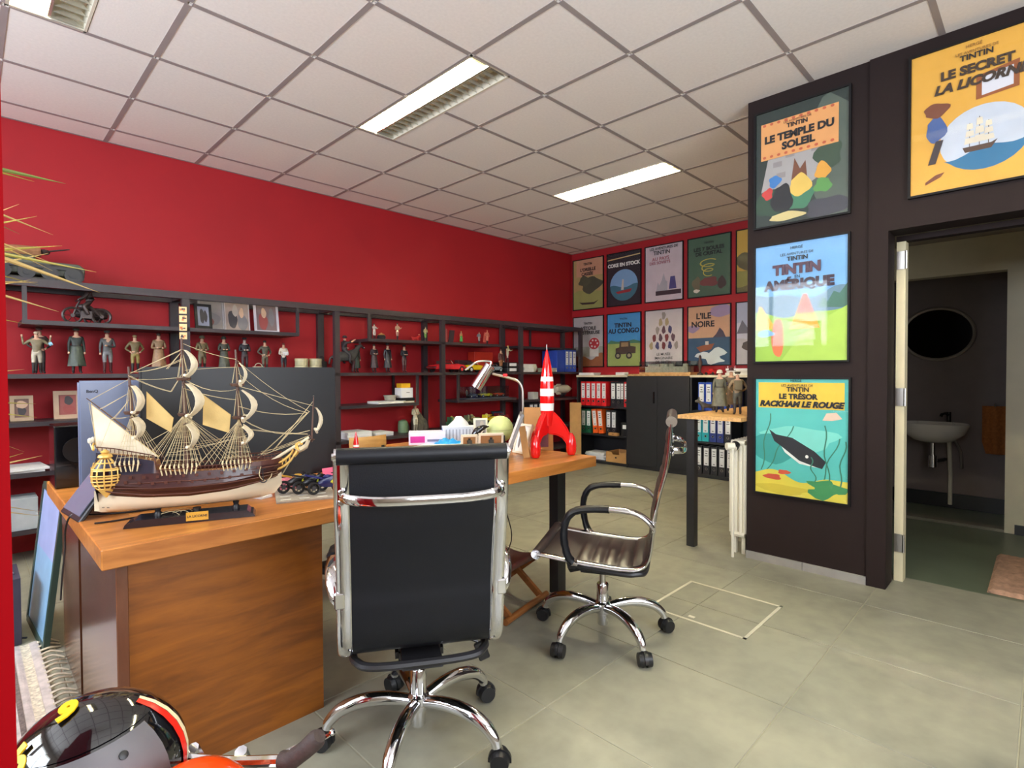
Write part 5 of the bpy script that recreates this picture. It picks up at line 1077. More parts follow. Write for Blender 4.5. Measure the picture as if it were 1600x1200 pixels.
# small things in front of the wide monitor
t = thing('bike_display', 'grey road diorama board with dashed lines under the toy racing bikes', 'diorama', (.755, -2.94, ZD), rz=-0.36)
MB().bb((-.125, -.105, 0), (.125, .105, .006)).build('board', mat('grey_asphalt_board', (160, 150, 138), .8, var=.15, scale=80), t)
for y in (-.075, -.02, .035):
    for k in range(4): MB().bb((-.11+.062*k, y-.003, .006), (-.075+.062*k, y+.003, .0066)).build('road_dash', M_WHITE, t)
def toybike(label, loc, rz, c1, c2):
    t = thing('toy_racing_bike', label, 'toy motorbike', loc, rz)
    for x in (-.045, .045):
        MB().tube([(x+.0195*cos(a), 0, .0245+.0195*sin(a)) for a in [2*PI*i/20 for i in range(20)]], .005, 7, closed=True).build('tyre', M_BLACK, t)
        b = MB()
        for i in range(6): b.cyl((x, 0, .0245), (x+.017*cos(i*PI/3), 0, .0245+.017*sin(i*PI/3)), .0015, n=4)
        b.cyl((x, -.004, .0245), (x, .004, .0245), .008, n=10); b.build('wheel_hub', flat((60, 60, 64), .3), t)
    b = MB(); b.grid([[(x, s*w, z) for s, z in ((-.6, z0), (-1, (z0+z1)/2), (-.5, z1), (.5, z1), (1, (z0+z1)/2), (.6, z0))] for x, w, z0, z1 in ((-.03, .006, .035, .045), (-.01, .011, .025, .055), (.02, .013, .022, .062), (.04, .01, .038, .068), (.055, .003, .05, .062))]); b.build('fairing', flat(c1, .25), t)
    b = MB(); b.ball((.006, 0, .062), (.018, .008, .008), 8); b.bar((-.015, 0, .058), (-.075, 0, .076), .012, .006); b.build('tank_and_tail', flat(c2, .3), t)
    b = MB(); b.bar((-.045, .006, .0245), (.0, .005, .03), .004, .006); b.cyl((.045, .005, .0245), (.032, .005, .07), .0025, n=6); b.tube([(.03, -.02, .07), (.033, 0, .072), (.03, .02, .07)], .002, 5); b.cyl((-.005, .009, .012), (-.06, .012, .035), .004, n=7); b.build('running_gear', M_BLACK, t)
    for s in (-1, 1): text('46' if c1 == (28, 34, 92) else '6', .018, t, 'number', flat((214, 222, 60)), (.022, s*.0142, .043), (PI/2, 0, 0 if s < 0 else PI), bold=.0008)
    return t
toybike('blue toy racing bike nearest the front edge of the road board', (.79, -2.985, ZD+.0066), -0.1, (28, 34, 92), (34, 40, 110))
toybike('black toy racing bike in the middle of the road board', (.755, -2.935, ZD+.0066), -0.1, (26, 26, 30), (40, 40, 44))
toybike('gold tailed toy racing bike rearmost on the road board', (.72, -2.885, ZD+.0066), -0.1, (40, 34, 34), (214, 160, 60))
def card(label, c, w, h, col, rz, tilt=.2):
    t = thing('note_card', label, 'card', c, rot=(-tilt, 0, rz)); MB().bb((-w/2, 0, 0), (w/2, .001, h)).build('front_sheet', flat(col, .7), t)
    MB().bar((0, .001, h*.8), (0, .05, .004), w*.3, .001, up=(0, 1, 0)).build('prop', flat(col, .7), t); return t
card('large pink note card standing behind the toy bikes', (.93, -2.77, ZD), .085, .06, (236, 112, 148), 0.1)
card('pink note card standing left, partly behind the bow', (.70, -2.80, ZD), .12, .05, (240, 140, 160), -0.1)
card('pale pink note card beside the small red rocket', (.99, -2.79, ZD), .04, .05, (246, 180, 208), 0.2)
tag(MB().box((0, 0, .004), (.05, .08, .008), rz=.4).build('paper_slip', M_WHITE, loc=(.60, -2.84, ZD)), 'small white paper slip under the bow of the ship', 'paper')

# red rocket (plain banded stand-in), large and small
M_RRED = mat('glossy_red_lacquer', (216, 16, 16), 0.12, var=.02, coat=.5); M_RWHITE = mat('glossy_white_lacquer', (236, 230, 222), 0.15, var=.02)
def rocket(label, loc, rz, k):
    t = thing('toy_rocket', label, 'model rocket', loc, rz)
    prof = [(.026, .16), (.033, .20), (.0375, .26), (.0385, .33), (.036, .40), (.030, .45), (.022, .50), (.012, .545), (.0035, .578)]
    P = [Vector((r, 0, z)) for r, z in prof]; sp = [(max(p.x, .001), p.z) for p in smooth([(r, 0, z) for r, z in prof], 6)]
    bands = [(.245, .285), (.325, .365), (.405, .43)]
    def part(z0, z1, m, nm):
        q = [(r, z) for r, z in sp if z0-1e-6 <= z <= z1+1e-6]
        def at(z):
            for (r0, a), (r1, b_) in zip(sp, sp[1:]):
                if a <= z <= b_: return r0+(r1-r0)*(z-a)/(b_-a)
            return sp[-1][0]
        q = [(at(z0), z0)] + [x for x in q if z0+1e-4 < x[1] < z1-1e-4] + [(at(z1), z1)]
        MB().lathe([(r*k, z*k) for r, z in q], n=24).build(nm, m, t)
    cuts = [.16]; 
    for a, b_ in bands: cuts += [a, b_]
    cuts.append(.578)
    for i in range(len(cuts)-1): part(cuts[i], cuts[i+1], M_RWHITE if i % 2 else M_RRED, 'white_band' if i % 2 else 'red_hull')
    MB().cyl((0, 0, .575*k), (0, 0, .606*k), .0018*k, n=6).build('needle', M_BRUSHED, t)
    for i in range(3):
        a = i*2*PI/3; ca, sa = cos(a), sin(a)
        out = [(.0, .25), (.034, .243), (.075, .20), (.110, .15), (.132, .10), (.142, .06), (.142, .03), (.125, .02), (.112, .03), (.102, .065), (.08, .095), (.05, .11), (.0, .115)]
        fn = lambda u, v, h: ((u*ca-(h-.014)*sa)*k, (u*sa+(h-.014)*ca)*k, v*k)
        MB().prism(out, .028, fn).build('fin', M_RRED, t, bev=.010*k, seg=3)
        T = Matrix.Rotation(a, 3, 'Z')
        MB().lathe([(.008*k, 0), (.020*k, .003*k), (.027*k, .018*k), (.029*k, .05*k), (.026*k, .08*k), (.018*k, .105*k), (.006*k, .122*k)], tuple(T @ Vector((.132*k, 0, 0))), 16).build('landing_pod', M_RRED, t)
    return t
rocket('tall red model rocket with white bands on three fins at the desk end', (2.107, -2.947, ZD), 1.265, 1.0)
rocket('small red model rocket half hidden behind the tall chair back', (1.0, -2.84, ZD), 0.9, .36)
# lamp: base hidden behind the frames, chrome stem bent over, cylindrical head
t = thing('desk_lamp', 'chrome desk lamp with a cylindrical head and bent stem', 'lamp', (2.236, -2.646, ZD))
MB().lathe([(.07, 0), (.07, .014), (.012, .022)], n=24).build('base', M_BRUSHED, t)
st = [(0, 0, .02), (0, 0, .30), (-.004, .005, .365), (-.02, .02, .40), (-.05, .05, .418), (-.13, .13, .447)]
MB().tube(smooth(st, 5), .008, 10).build('stem', M_BRUSHED, t)
MB().box((-.075, .075, .437), (.03, .02, .02), rz=-PI/4).build('red_clip', flat((214, 30, 36), .3), t, bev=.005)
hd = MB(); d = Vector((-.11, .11, -.24)).normalized(); c = Vector((-.15, .15, .475)); 
hd.tube([c-d*.03, c-d*.028, c+d*.13, c+d*.132], [.022, .033, .036, .036], 20); hd.build('lamp_head', M_CHROME, t)
MB().tube(smooth([c-d*.03, c-d*.055+Vector((-.01, .01, 0)), c-d*.04+Vector((-.06, .06, .01)), c+Vector((-.1, .09, -.005))], 4), .006, 8).build('joint_arm', M_BRUSHED, t)
# frames standing at the right end of the desk
t = thing('picture_frame', 'large picture frame seen edge on, leaning back beside the lamp', 'frame', (1.80, -2.925, ZD), rot=(0, 0, -.785))
T = Matrix.Rotation(0.36, 3, 'Y'); L_ = .245
b = MB(); 
MB().box((.05, .09, .125), (.016, .2, L_), T=T).build('frame', flat((120, 118, 116), .35), t, bev=.002)
MB().box((.042, .09, .125), (.004, .17, L_-.03), T=T).build('print', M_WHITE, t)
MB().bar((.09, .09, .17), (.115, .09, .003), .035, .006, up=(0, 1, 0)).build('easel_leg', M_CARD, t)
photo('white document frame leaning behind the wooden easel leg', (2.04, -2.80, ZD), .12, .17, M_OFFWHITE, M_WHITE, .3, -1.73, art=[(.15, .1, .4, .9, 5), (.55, .2, .85, .8, 5)], mountw=.012)
def backframe(label, c, w, h, rz):
    t = thing('picture_frame', label, 'frame', c, rot=(.22, 0, rz))
    b = MB(); e = .012
    for p, q in (((-w/2, 0), (w/2, e)), ((-w/2, h-e), (w/2, h)), ((-w/2, e), (-w/2+e, h-e)), ((w/2-e, e), (w/2, h-e))): b.bb((p[0], -.008, p[1]), (q[0], .008, q[1]))
    b.build('frame', M_OFFWHITE, t); MB().bb((-w/2+e, -.004, e), (w/2-e, .004, h-e)).build('backing_board', mat('brown_hardboard', (150, 112, 70), .8, var=.1), t)
    MB().bb((-.008, -.006, h*.55), (.008, -.004, h*.75)).build('hanger', M_INK, t)
    MB().bar((0, -.006, h*.6), (0, -.05, .012), .03, .003, up=(0, 1, 0)).build('easel_leg', M_BLACK, t)
backframe('small photo frame seen from behind with brown backing, left of two', (1.99, -2.43, ZD), .10, .085, -.55)
backframe('wider photo frame seen from behind with brown backing, right of two', (2.075, -2.53, ZD), .15, .095, -.6)
photo('black and white photograph in a white frame standing behind the brown backed frames', (2.165, -2.35, ZD), .09, .165, M_OFFWHITE, flat((150, 148, 150)), .14, -.5, art=[(.1, .1, .6, .7, 0), (.4, .4, .9, .95, 1), (.6, .1, .9, .5, 0)], mountw=.012)
t = thing('dolphin_ornament', 'black and white curved sea animal ornament between the photo frames', 'ornament', (2.085, -2.42, ZD), rz=-.6)
b = MB(); b.tube(smooth([(-.04, 0, .01), (-.035, 0, .05), (-.01, 0, .095), (.03, 0, .118), (.06, 0, .122)], 4), [.008, .011, .014, .018, .021, .023, .025, .026, .026, .024, .021, .018, .015, .011, .008, .005, .004], 10); b.build('body', M_BLACKGLOSS, t)
b = MB(); b.tube(smooth([(-.03, -.006, .03), (-.012, -.008, .075), (.025, -.006, .1)], 4), [.004, .008, .01, .012, .013, .013, .011, .008, .004], 8); b.build('white_belly', M_RWHITE, t)
MB().lathe([(.03, 0), (.03, .008), (.01, .012)], (-.04, 0, 0), 14).build('base', M_BLACK, t)
t = thing('moon_globe', 'pale green moon globe on a low stand between the frames', 'globe', (2.235, -2.45, ZD))
MB().ball((0, 0, .098), .084, 24).build('sphere', mat('moon_surface', (196, 206, 140), .7, var=.14, scale=16), t)
MB().tube([(.0845*cos(a), .0845*sin(a), .098) for a in [2*PI*i/40 for i in range(40)]], .0014, 5, closed=True).build('seam', flat((150, 160, 110)), t)
MB().lathe([(.05, 0), (.05, .01), (.02, .016), (.03, .03)], n=18).build('stand', M_BLACK, t)
tag(MB().bb((-.02, -.004, 0), (.02, .004, .07)).build('card_holder', M_BLACK, bev=.002, loc=(2.17, -2.53, ZD), rz=-.7), 'small black upright card holder in front of the moon globe', 'holder')
# boxes and papers on the wing
t = thing('paper_ream', 'white and lilac printed ream box on the desk wing', 'box', (1.955, -2.06, ZD), rz=-.62)
MB().bb((-.115, -.085, 0), (.115, .085, .075)).build('carton', flat((216, 208, 226), .5), t, bev=.002)
MB().bb((-.105, -.0862, .015), (-.015, -.085, .055)).build('magenta_label', flat((190, 40, 140)), t); MB().bb((-.116, -.06, .03), (-.115, .04, .04)).build('print', M_INK, t); MB().bb((.0, -.0862, .02), (.1, -.085, .035)).build('print', flat((110, 104, 130)), t)
t = thing('plastic_bag', 'crumpled bright blue plastic bag on the desk wing', 'bag', (1.99, -2.235, ZD), rz=-.55)
rr = random.Random(9); rows = []
for i in range(9):
    rows.append([((-.10+.20*j/12), -.05+.1*i/8, max(0, .034*sin(PI*i/8)*sin(PI*j/12)**.5*(1+.5*rr.uniform(-1, 1)))) for j in range(13)])
MB().grid(rows).build('film', mat('blue_plastic_film', (20, 150, 214), .3, var=.1, scale=20), t); MB().bb((-.10, -.05, 0), (.10, .05, .003)).build('underside', mat('blue_plastic_film', (20, 150, 214), .3), t)
t = thing('tissue_box', 'striped blue and white box with a white tissue on the desk wing', 'box', (2.165, -2.13, ZD), rz=-.62)
MB().bb((-.11, -.06, 0), (.11, .06, .1)).build('carton', flat((206, 214, 226), .5), t, bev=.002)
for k in range(4): MB().bb((-.1105, -.05, .018+.02*k), (-.11, .05, .027+.02*k)).build('blue_stripe', flat((70, 130, 200)), t)
for k in range(9): MB().bb((-.09+.022*k, -.0606, .015), (-.082+.022*k, -.06, .085)).build('grey_stripe', flat((150, 160, 176)), t)
rows = [[(.07*(1-.25*i)*cos(a)*(1+.2*sin(3*a+i)), .035*(1-.2*i)*sin(a)*(1+.25*cos(4*a+i)), .1+.022*i) for a in [2*PI*q/14 for q in range(15)]] for i in range(4)]
MB().grid(rows).build('tissue', M_WHITE, t)
paper_stack('loose white sheets lying at the left end of the desk wing', (1.85, -2.25, ZD), .16, .14, 2, rz=.3, th=.006)
book('pale open folder lying below the blue plastic bag', (2.0, -2.29, ZD), (.24, .1, .012), M_OFFWHITE, rz=-.3)
book('dark book lying flat under the moon globe edge', (2.19, -2.64, ZD), (.1, .12, .022), flat((74, 40, 34)), rz=.6)
book('small white book lying on the dark book beside the globe', (2.19, -2.64, ZD+.023), (.09, .1, .02), M_OFFWHITE, rz=.75)
# kraft boards leaning behind the rocket
t = thing('kraft_folder', 'tall brown cardboard folder with a letter mark standing behind the rocket', 'folder', (2.215, -2.79, ZD), rot=(0, 0, .62))
MB().box((0, 0, .125), (.008, .17, .25)).build('board', M_CARD, t); MB().box((-.0045, -.02, .07), (.001, .075, .1)).build('plum_print', flat((104, 62, 74)), t)
MB().bar((.004, 0, .15), (.045, 0, .003), .04, .004, up=(0, 1, 0)).build('easel_leg', M_CARD, t)
text('C', .05, t, 'letter_mark', M_INK, (-.0048, -.055, .2), (PI/2, 0, -PI/2))
tag(MB().bb((-.006, -.075, 0), (.006, .075, .8)).build('cardboard_sheet', M_CARD, loc=(5.56, -.50, 0), rz=.5), 'tall brown cardboard sheet standing on the floor by the left bookcase', 'cardboard')
# cables under the desk
for k, (lb, P) in enumerate((('thin black cable hanging from the middle of the desk', [(1.62, -2.95, .685), (1.60, -2.93, .52), (1.66, -2.92, .38), (1.58, -2.86, .2), (1.55, -2.8, .003), (1.5, -2.7, .003)]), ('thin black cable hanging from the desk nearer the leg', [(1.86, -2.9, .685), (1.85, -2.88, .5), (1.9, -2.87, .3), (1.80, -2.82, .12), (1.76, -2.78, .003), (1.7, -2.7, .003)]))):
    tag(MB().tube(smooth(P, 6), .003, 6).build('cable', M_BLACK), lb, 'cable')
# ------------------------------------------------------------------ model ship (local x towards the bow, z up from the desk)
t = thing('model_ship', 'large wooden model sailing ship with furled cream sails on a black plinth', 'model ship', (.335, -3.0, ZD), rz=math.atan2(-.366, .93))
SH = t
M_MAHOG = mat('mahogany_hull', (56, 25, 21), .32, var=.2, scale=20, coat=.3, stretch=(1, 6, 6)); M_MAHOG2 = mat('mahogany_wale', (80, 43, 32), .38, var=.2, scale=20)
M_HULLW = mat('cream_hull_bottom', (214, 200, 172), .35, var=.04, coat=.2); M_BULW = mat('navy_black_bulwark', (34, 30, 44), .35, var=.1)
M_SPAR = mat('dark_spar_wood', (84, 58, 46), .45, var=.15, scale=30); M_SPARP = mat('pale_spar', (222, 208, 176), .4, var=.05)
M_SAIL = mat('cream_sailcloth', (222, 210, 182), .85, var=.07, scale=25, bump=.3, bscale=240); M_STAYS = mat('tan_sailcloth', (206, 176, 112), .85, var=.08, scale=25, bump=.3, bscale=240)
M_ROPE = mat('tan_rigging_cord', (200, 182, 140), .8, var=.15, scale=60)
def lerp(tab, x):
    for (a, *u), (b, *v) in zip(tab, tab[1:]):
        if x <= b: 
            q = max(0, (x-a)/(b-a)); return [p+(r-p)*q for p, r in zip(u, v)]
    return tab[-1][1:]
# station: x, keel z, waterline z, wale z, rail z, half breadth waterline, wale, rail
TAB = [(-.235, .048, .108, .150, .232, .020, .046, .036), (-.19, .045, .098, .135, .226, .036, .056, .044), (-.12, .044, .09, .122, .208, .048, .062, .048), (-.09, .044, .088, .118, .200, .05, .063, .049), (-.085, .044, .088, .118, .172, .05, .063, .05), (0, .044, .084, .115, .160, .052, .065, .052),
       (.10, .046, .09, .12, .160, .048, .062, .05), (.13, .047, .094, .123, .163, .044, .059, .05), (.135, .047, .095, .124, .176, .043, .058, .05), (.2, .052, .106, .134, .178, .026, .043, .042), (.24, .062, .116, .143, .180, .010, .024, .028), (.262, .09, .13, .152, .182, .002, .006, .010)]
xs_ = sorted(set([TAB[0][0]+(TAB[-1][0]-TAB[0][0])*i/40 for i in range(41)] + [r[0] for r in TAB]))
low, mid, top_ = [], [], []
for x in xs_:
    k, w, l, r, bw, bl, br = lerp(TAB, x)
    low.append([(x, s*b, z) for s, b, z in ((-1, bw, w), (-1, bw*.93, w*.6+k*.4), (-1, bw*.62, w*.22+k*.78), (-1, .003, k), (1, .003, k), (1, bw*.62, w*.22+k*.78), (1, bw*.93, w*.6+k*.4), (1, bw, w))])
    for s, st in ((-1, 0), (1, 1)): pass
    mid.append((x, bw, w, bl, l)); top_.append((x, bl, l, br, r))
b = MB(); b.grid(low); b.add(low[0], [tuple(range(7, -1, -1))]); b.add([(x, y, z) for x, y, z in ((-.25, 0, .052), (-.25, 0, .112), (-.232, -.004, .108), (-.232, .004, .108), (-.232, 0, .048))], [(0, 1, 2, 4), (0, 4, 3, 1)])
b.build('hull_bottom', M_HULLW, t)
for s, nm in ((-1, 'hull_side'), (1, 'hull_side')):
    b = MB(); b.grid([[(x, s*bw, w), (x, s*(bw+bl)/2*1.02, (w+l)/2), (x, s*bl, l)] for x, bw, w, bl, l in mid]); b.grid([[(x, s*bl, l), (x, s*(bl*.65+br*.35), l*.6+min(r, .158)*.4), (x, s*(bl*.3+br*.7), min(r, .162)*.96+l*.04)] for x, bl, l, br, r in top_]); b.build(nm, M_MAHOG, t)
    b = MB(); b.grid([[(x, s*(bl*.3+br*.7), min(r, .162)*.96+l*.04), (x, s*br, r)] for x, bl, l, br, r in top_ if x < -.083 or x > .13][:22] if False else [[(x, s*(bl*.3+br*.7)*1.002, min(r, .162)*.96+l*.04), (x, s*br, r-.004)] for x, bl, l, br, r in top_ if x < -.08]); b.build('bulwark', M_BULW, t)
    b = MB(); b.grid([[(x, s*(bl*.3+br*.7)*1.002, min(r, .162)*.96+l*.04), (x, s*br, r-.003)] for x, bl, l, br, r in top_ if x >= -.09]); b.build('bulwark', M_MAHOG2, t)
    for q in (.12, .55, .95):
        b = MB(); b.tube([(x, s*((bl*(1-q*.4)+br*q*.4)*1.01+.0008), l+(min(r, .162)-l)*q) for x, bl, l, br, r in top_ if x < .25], .0022, 5); b.build('wale', M_MAHOG2, t)
    b = MB(); b.tube([(x, s*br, r) for x, bl, l, br, r in top_], .0022, 5); b.build('rail', M_MAHOG2, t)
    # gun ports: two rows of lids
    for row, q in ((0, .32), (1, .74)):
        for i in range(11):
            x = -.16+.034*i+row*.012
            k, w, l, r, bw, bl, br = lerp(TAB, x); rr = min(r, .162)
            MB().box((x, s*((bl*(1-q*.35)+br*q*.35)+.0018), l+(rr-l)*q), (.0085, .0025, .0085)).build('gun_port', M_MAHOG2, t)
    # upper balustrade
    for i in range(30):
        x = -.225+.016*i
        k, w, l, r, bw, bl, br = lerp(TAB, x)
        if i % 2 == 0: continue
    b = MB()
    for i in range(46):
        x = -.23+.0105*i; k, w, l, r, bw, bl, br = lerp(TAB, x); b.box((x, s*br*.98, r+.006), (.0016, .0016, .012))
    stuff(b.build('balusters', M_MAHOG2, t)); b = MB(); b.tube([(x, s*br*.98, r+.0125) for x, bl, l, br, r in top_], .0017, 5); b.build('hand_rail', M_MAHOG2, t)
b = MB(); b.grid([[(x, -br*.97, r-.012), (x, br*.97, r-.012)] for x, bl, l, br, r in top_], sm=False); b.build('deck', mat('planked_deck', (150, 106, 66), .5, var=.2, scale=40, stretch=(1, 12, 1)), t)
# transom and stern galleries
b = MB(); b.add([(-.236, y, z) for y, z in ((-.020, .108), (-.046, .15), (-.036, .236), (.036, .236), (.046, .15), (.020, .108))], [(0, 1, 2, 3, 4, 5)]); b.build('transom', M_BULW, t)
def gallery(cy, s):
    n0 = len(t.children)
    b = MB()
    for z, rx, ry, tt in ((.212, .010, .006, .003), (.198, .022, .010, .003), (.182, .034, .017, .0028), (.162, .036, .020, .0028), (.146, .035, .020, .0028), (.134, .031, .017, .0026), (.124, .022, .012, .0026)):
        b.tube([(-.21+rx*cos(a), cy+s*ry*sin(a), z) for a in [PI*i/14 for i in range(15)]], tt*.75, 6)
    for a in [PI*i/6 for i in range(7)]:
        b.tube([(-.21+rx*cos(a), cy+s*ry*sin(a), z) for z, rx, ry in ((.212, .010, .006), (.198, .022, .010), (.182, .034, .017), (.162, .036, .020), (.146, .035, .020), (.134, .031, .017), (.124, .022, .012), (.112, .006, .004))], .0021, 5)
    b.lathe([(.013, .212), (.019, .216), (.017, .222), (.008, .226), (.012, .23), (.005, .236), (.001, .238)], (-.21, cy+s*.004, 0), 12)
    b.build('gallery_frame', M_GOLD, t)
    def skin_(lv, m, nm, k=.96):
        b = MB(); b.grid([[(-.21+rx*k*cos(a), cy+s*ry*k*sin(a), z) for a in [PI*i/18 for i in range(19)]] for z, rx, ry in lv], sm=False); b.build(nm, m, t)
    skin_([(.212, .011, .007), (.198, .023, .011), (.182, .034, .017)], M_BULW, 'gallery_roof')
    skin_([(.182, .034, .017), (.176, .0355, .019)], M_GOLD, 'gallery_band', 1.0); skin_([(.176, .0355, .019), (.158, .036, .020)], M_BLACKGLOSS, 'gallery_windows')
    skin_([(.158, .036, .020), (.153, .0355, .020)], M_GOLD, 'gallery_band', 1.0); skin_([(.153, .0355, .020), (.139, .033, .0185)], M_MAHOG, 'gallery_panels'); skin_([(.139, .033, .0185), (.133, .031, .017)], M_GOLD, 'gallery_band', 1.0)
    skin_([(.133, .031, .017), (.122, .021, .012)], M_MAHOG, 'gallery_panels'); skin_([(.122, .021, .012), (.108, .010, .006), (.098, .002, .002)], M_GOLD, 'gallery_drop', 1.0)
    for o in list(t.children)[n0:]: o.location.z -= .013
gallery(-.044, -1); gallery(.044, 1)
b = MB()
for z in (.150, .168, .186): b.tube([(-.239-.006, y, z) for y in (-.044, -.02, .02, .044)], .002, 5)
for y in (-.042, -.021, 0, .021, .042): b.tube([(-.239-.004, y, .14), (-.246, y, .168), (-.240, y*.9, .2)], .0018, 5)
b.tube([(-.24, -.038, .236), (-.246, -.02, .246), (-.248, 0, .252), (-.246, .02, .246), (-.24, .038, .236)], .003, 6); b.build('stern_carving', M_GOLD, t)
b = MB()
for y in (-.03, 0, .03): b.cyl((-.245, y, .236), (-.25, y, .256), .0016, n=5); b.lathe([(.003, 0), (.006, .004), (.006, .012), (.002, .016)], (-.25, y, .255), 8)
b.build('stern_lanterns', M_OFFWHITE, t)
b = MB()
for k, z in enumerate((.094, .079, .064)): b.box((-.243+.006*k+.01, -.0105-.003*k, z), (.012, .001, .0016)); b.box((-.243+.006*k+.02, -.0135-.003*k, z-.0012), (.008, .001, .0016))
b.build('rudder_hinges', M_INK, t)
# head: figurehead, rails, bobstay
b = MB(); b.tube(smooth([(.232, -.012, .138), (.262, -.010, .145), (.29, -.004, .165), (.305, 0, .19), (.315, 0, .205)], 4), [.004]*9+[.0035]*4+[.003]*4, 6)
b.tube(smooth([(.235, -.014, .158), (.265, -.012, .166), (.29, -.006, .186), (.298, 0, .2)], 4), .0036, 6); b.tube(smooth([(.232, .012, .138), (.262, .010, .145), (.29, .004, .165), (.305, 0, .19)], 4), .0035, 6); b.tube(smooth([(.235, .014, .158), (.265, .012, .166), (.29, .006, .186), (.298, 0, .2)], 4), .0036, 6)
for i in range(5): 
    for s in (-1, 1): b.cyl((.242+.011*i, s*(.0135-.0016*i), .144+.005*i), (.244+.011*i, s*(.0135-.0016*i), .162+.005*i), .0018, n=5)
b.build('head_rails', M_GOLD, t)
b = MB(); b.tube(smooth([(.30, 0, .178), (.312, 0, .196), (.308, 0, .212), (.318, 0, .222), (.328, 0, .216)], 4), [.006, .0065, .007, .007, .0065, .006, .0058, .006, .0062, .006, .0055, .005, .0055, .006, .005, .004, .003], 8); b.ball((.322, 0, .222), (.007, .005, .005), 8); b.build('figurehead', M_GOLD, t)
MB().tube(smooth([(.20, -.045, .158), (.195, -.048, .135), (.202, -.047, .118), (.216, -.043, .112), (.228, -.036, .12), (.232, -.032, .132)], 4), .0013, 5).build('anchor_cable', M_ROPE, t)
b = MB(); b.tube([(.205, -.047, .15), (.207, -.049, .112)], .0016, 6); b.tube(arc((.207, -.049, .118), .011, PI*1.1, PI*1.9, 8, 0, 2), .0018, 6); b.cyl((.198, -.047, .148), (.214, -.047, .150), .0018, n=6); b.build('anchor', M_METALBLACK, t)
# masts
def mast(x, zb, zt, r, tops, rake=-.012):
    f = lambda z: x+rake*(z-zb)/(zt-zb)
    MB().tube([(f(zb), 0, zb-.03), (f(zb+(zt-zb)*.45), 0, zb+(zt-zb)*.45), (f(zt), 0, zt)], [r*1.25, r*1.0, r*.5], 10).build('mast', M_SPAR, t)
    for z in tops:
        b = MB(); b.lathe([(.018, z-.006), (.021, z), (.021, z+.003), (.006, z+.003)], (f(z), 0, 0), 14); b.build('mast_top', M_SPAR, t)
    return f
mz = mast(-.147, .21, .477, .0055, (.34,)); mn = mast(-.008, .15, .565, .0065, (.33, .44)); fo = mast(.142, .165, .531, .006, (.315, .42))
# bowsprit
MB().tube([(.205, 0, .150), (.349, 0, .239)], [.0055, .0045], 10).build('bowsprit', M_SPARP, t)
MB().tube([(.357, 0, .222), (.365, 0, .374)], [.0035, .0018], 8).build('sprit_topmast', M_SPAR, t); MB().ball((.365, 0, .377), .003, 8).build('topmast_truck', M_METALBLACK, t); MB().lathe([(.008, .228), (.011, .232), (.004, .234)], (.357, 0, 0), 10).build('mast_top', M_SPAR, t)
# square sails: yard across, cloth bellied forward, gathered at the foot
def sqsail(f, z1, z0, w1, w0, bulge, seed, foot=.6):
    rr = random.Random(seed); n, k = 12, 9; rows = []
    for j in range(k):
        v = j/(k-1); z = z1+(z0-z1)*v
        row = []
        for i in range(n+1):
            u = -1+2*i/n; w = (w1+(w0-w1)*v)
            bx = bulge*sin(PI*min(1, v*.92+.04))**.8*(1-.35*u*u)+.004
            row.append((f(z)+bx+.0012*sin(9*u+seed), u*w, z+(.010*(u*u) if j == k-1 else 0)-.004*sin(6*u+seed)*v))
        rows.append(row)
    MB().grid(rows, th=.0008, nrm=(1, 0, 0)).build('square_sail', M_SAIL, t)
    MB().tube([(f(z1)+.003, -w1*1.08, z1), (f(z1)+.003, 0, z1+.001), (f(z1)+.003, w1*1.08, z1)], [.0012, .0024, .0012], 6).build('yard', M_SPAR, t)
    MB().tube([(p[0]+.001, p[1], p[2]) for p in rows[-1]], .0042, 6).build('furled_foot', M_SAIL, t)
sqsail(mn, .528, .445, .030, .045, .036, 1); sqsail(mn, .425, .322, .052, .07, .05, 2); sqsail(mn, .302, .225, .07, .078, .03, 3)
sqsail(fo, .488, .418, .026, .038, .026, 4); sqsail(fo, .402, .303, .046, .064, .052, 5); sqsail(fo, .287, .230, .062, .07, .036, 6)
sqsail(mz, .420, .336, .03, .042, .03, 7); sqsail(mz, .325, .262, .044, .05, .026, 8)
sqsail(lambda z: .366-.02*(.374-z), .338, .258, .022, .03, .024, 9)
# sprit sail under the bowsprit
rows = [[(.300+.05*v+.003*sin(5*u), -.035+.07*u, .214+.026*v-(.034*sin(PI*min(1, q*1.0)*.5))*(1-.3*(2*u-1)**2)) for u in [i/8 for i in range(9)]] for v, q in ((.0, .15), (.3, .8), (.55, 1), (.8, .8), (1, .15))]
MB().grid(rows, th=.0008, nrm=(0, 0, 1)).build('sprit_sail', M_SAIL, t); MB().tube([(.352, -.038, .243), (.352, .038, .243)], .002, 6).build('yard', M_SPAR, t)
# lateen and staysails
def flatsail(pts, m, nm, y=0.0, bow=.006, n=6):
    A, B_, C_, D_ = [Vector((p[0], y, p[1])) for p in pts]; rows = []
    for i in range(n+1):
        u = i/n; rows.append([tuple((A.lerp(B_, u)).lerp(D_.lerp(C_, u), j/n)+Vector((0, -bow*sin(PI*u)*sin(PI*j/n), 0))) for j in range(n+1)])
    MB().grid(rows, th=.0007, nrm=(0, -1, 0)).build(nm, m, t)
    b = MB(); b.tube([(p.x, p.y-.001, p.z) for p in (A, B_, C_, D_)], .0011, 5, closed=True); b.build('bolt_rope', M_STAYS, t)
flatsail([(-.251, .368), (-.083, .203), (-.228, .224), (-.24, .241)], M_SAIL, 'lateen_sail', -.008, .012)
MB().tube([(-.262, -.006, .385), (-.16, -.009, .288), (-.066, -.006, .194)], [.0012, .003, .0014], 7).build('lateen_yard', M_SPAR, t)
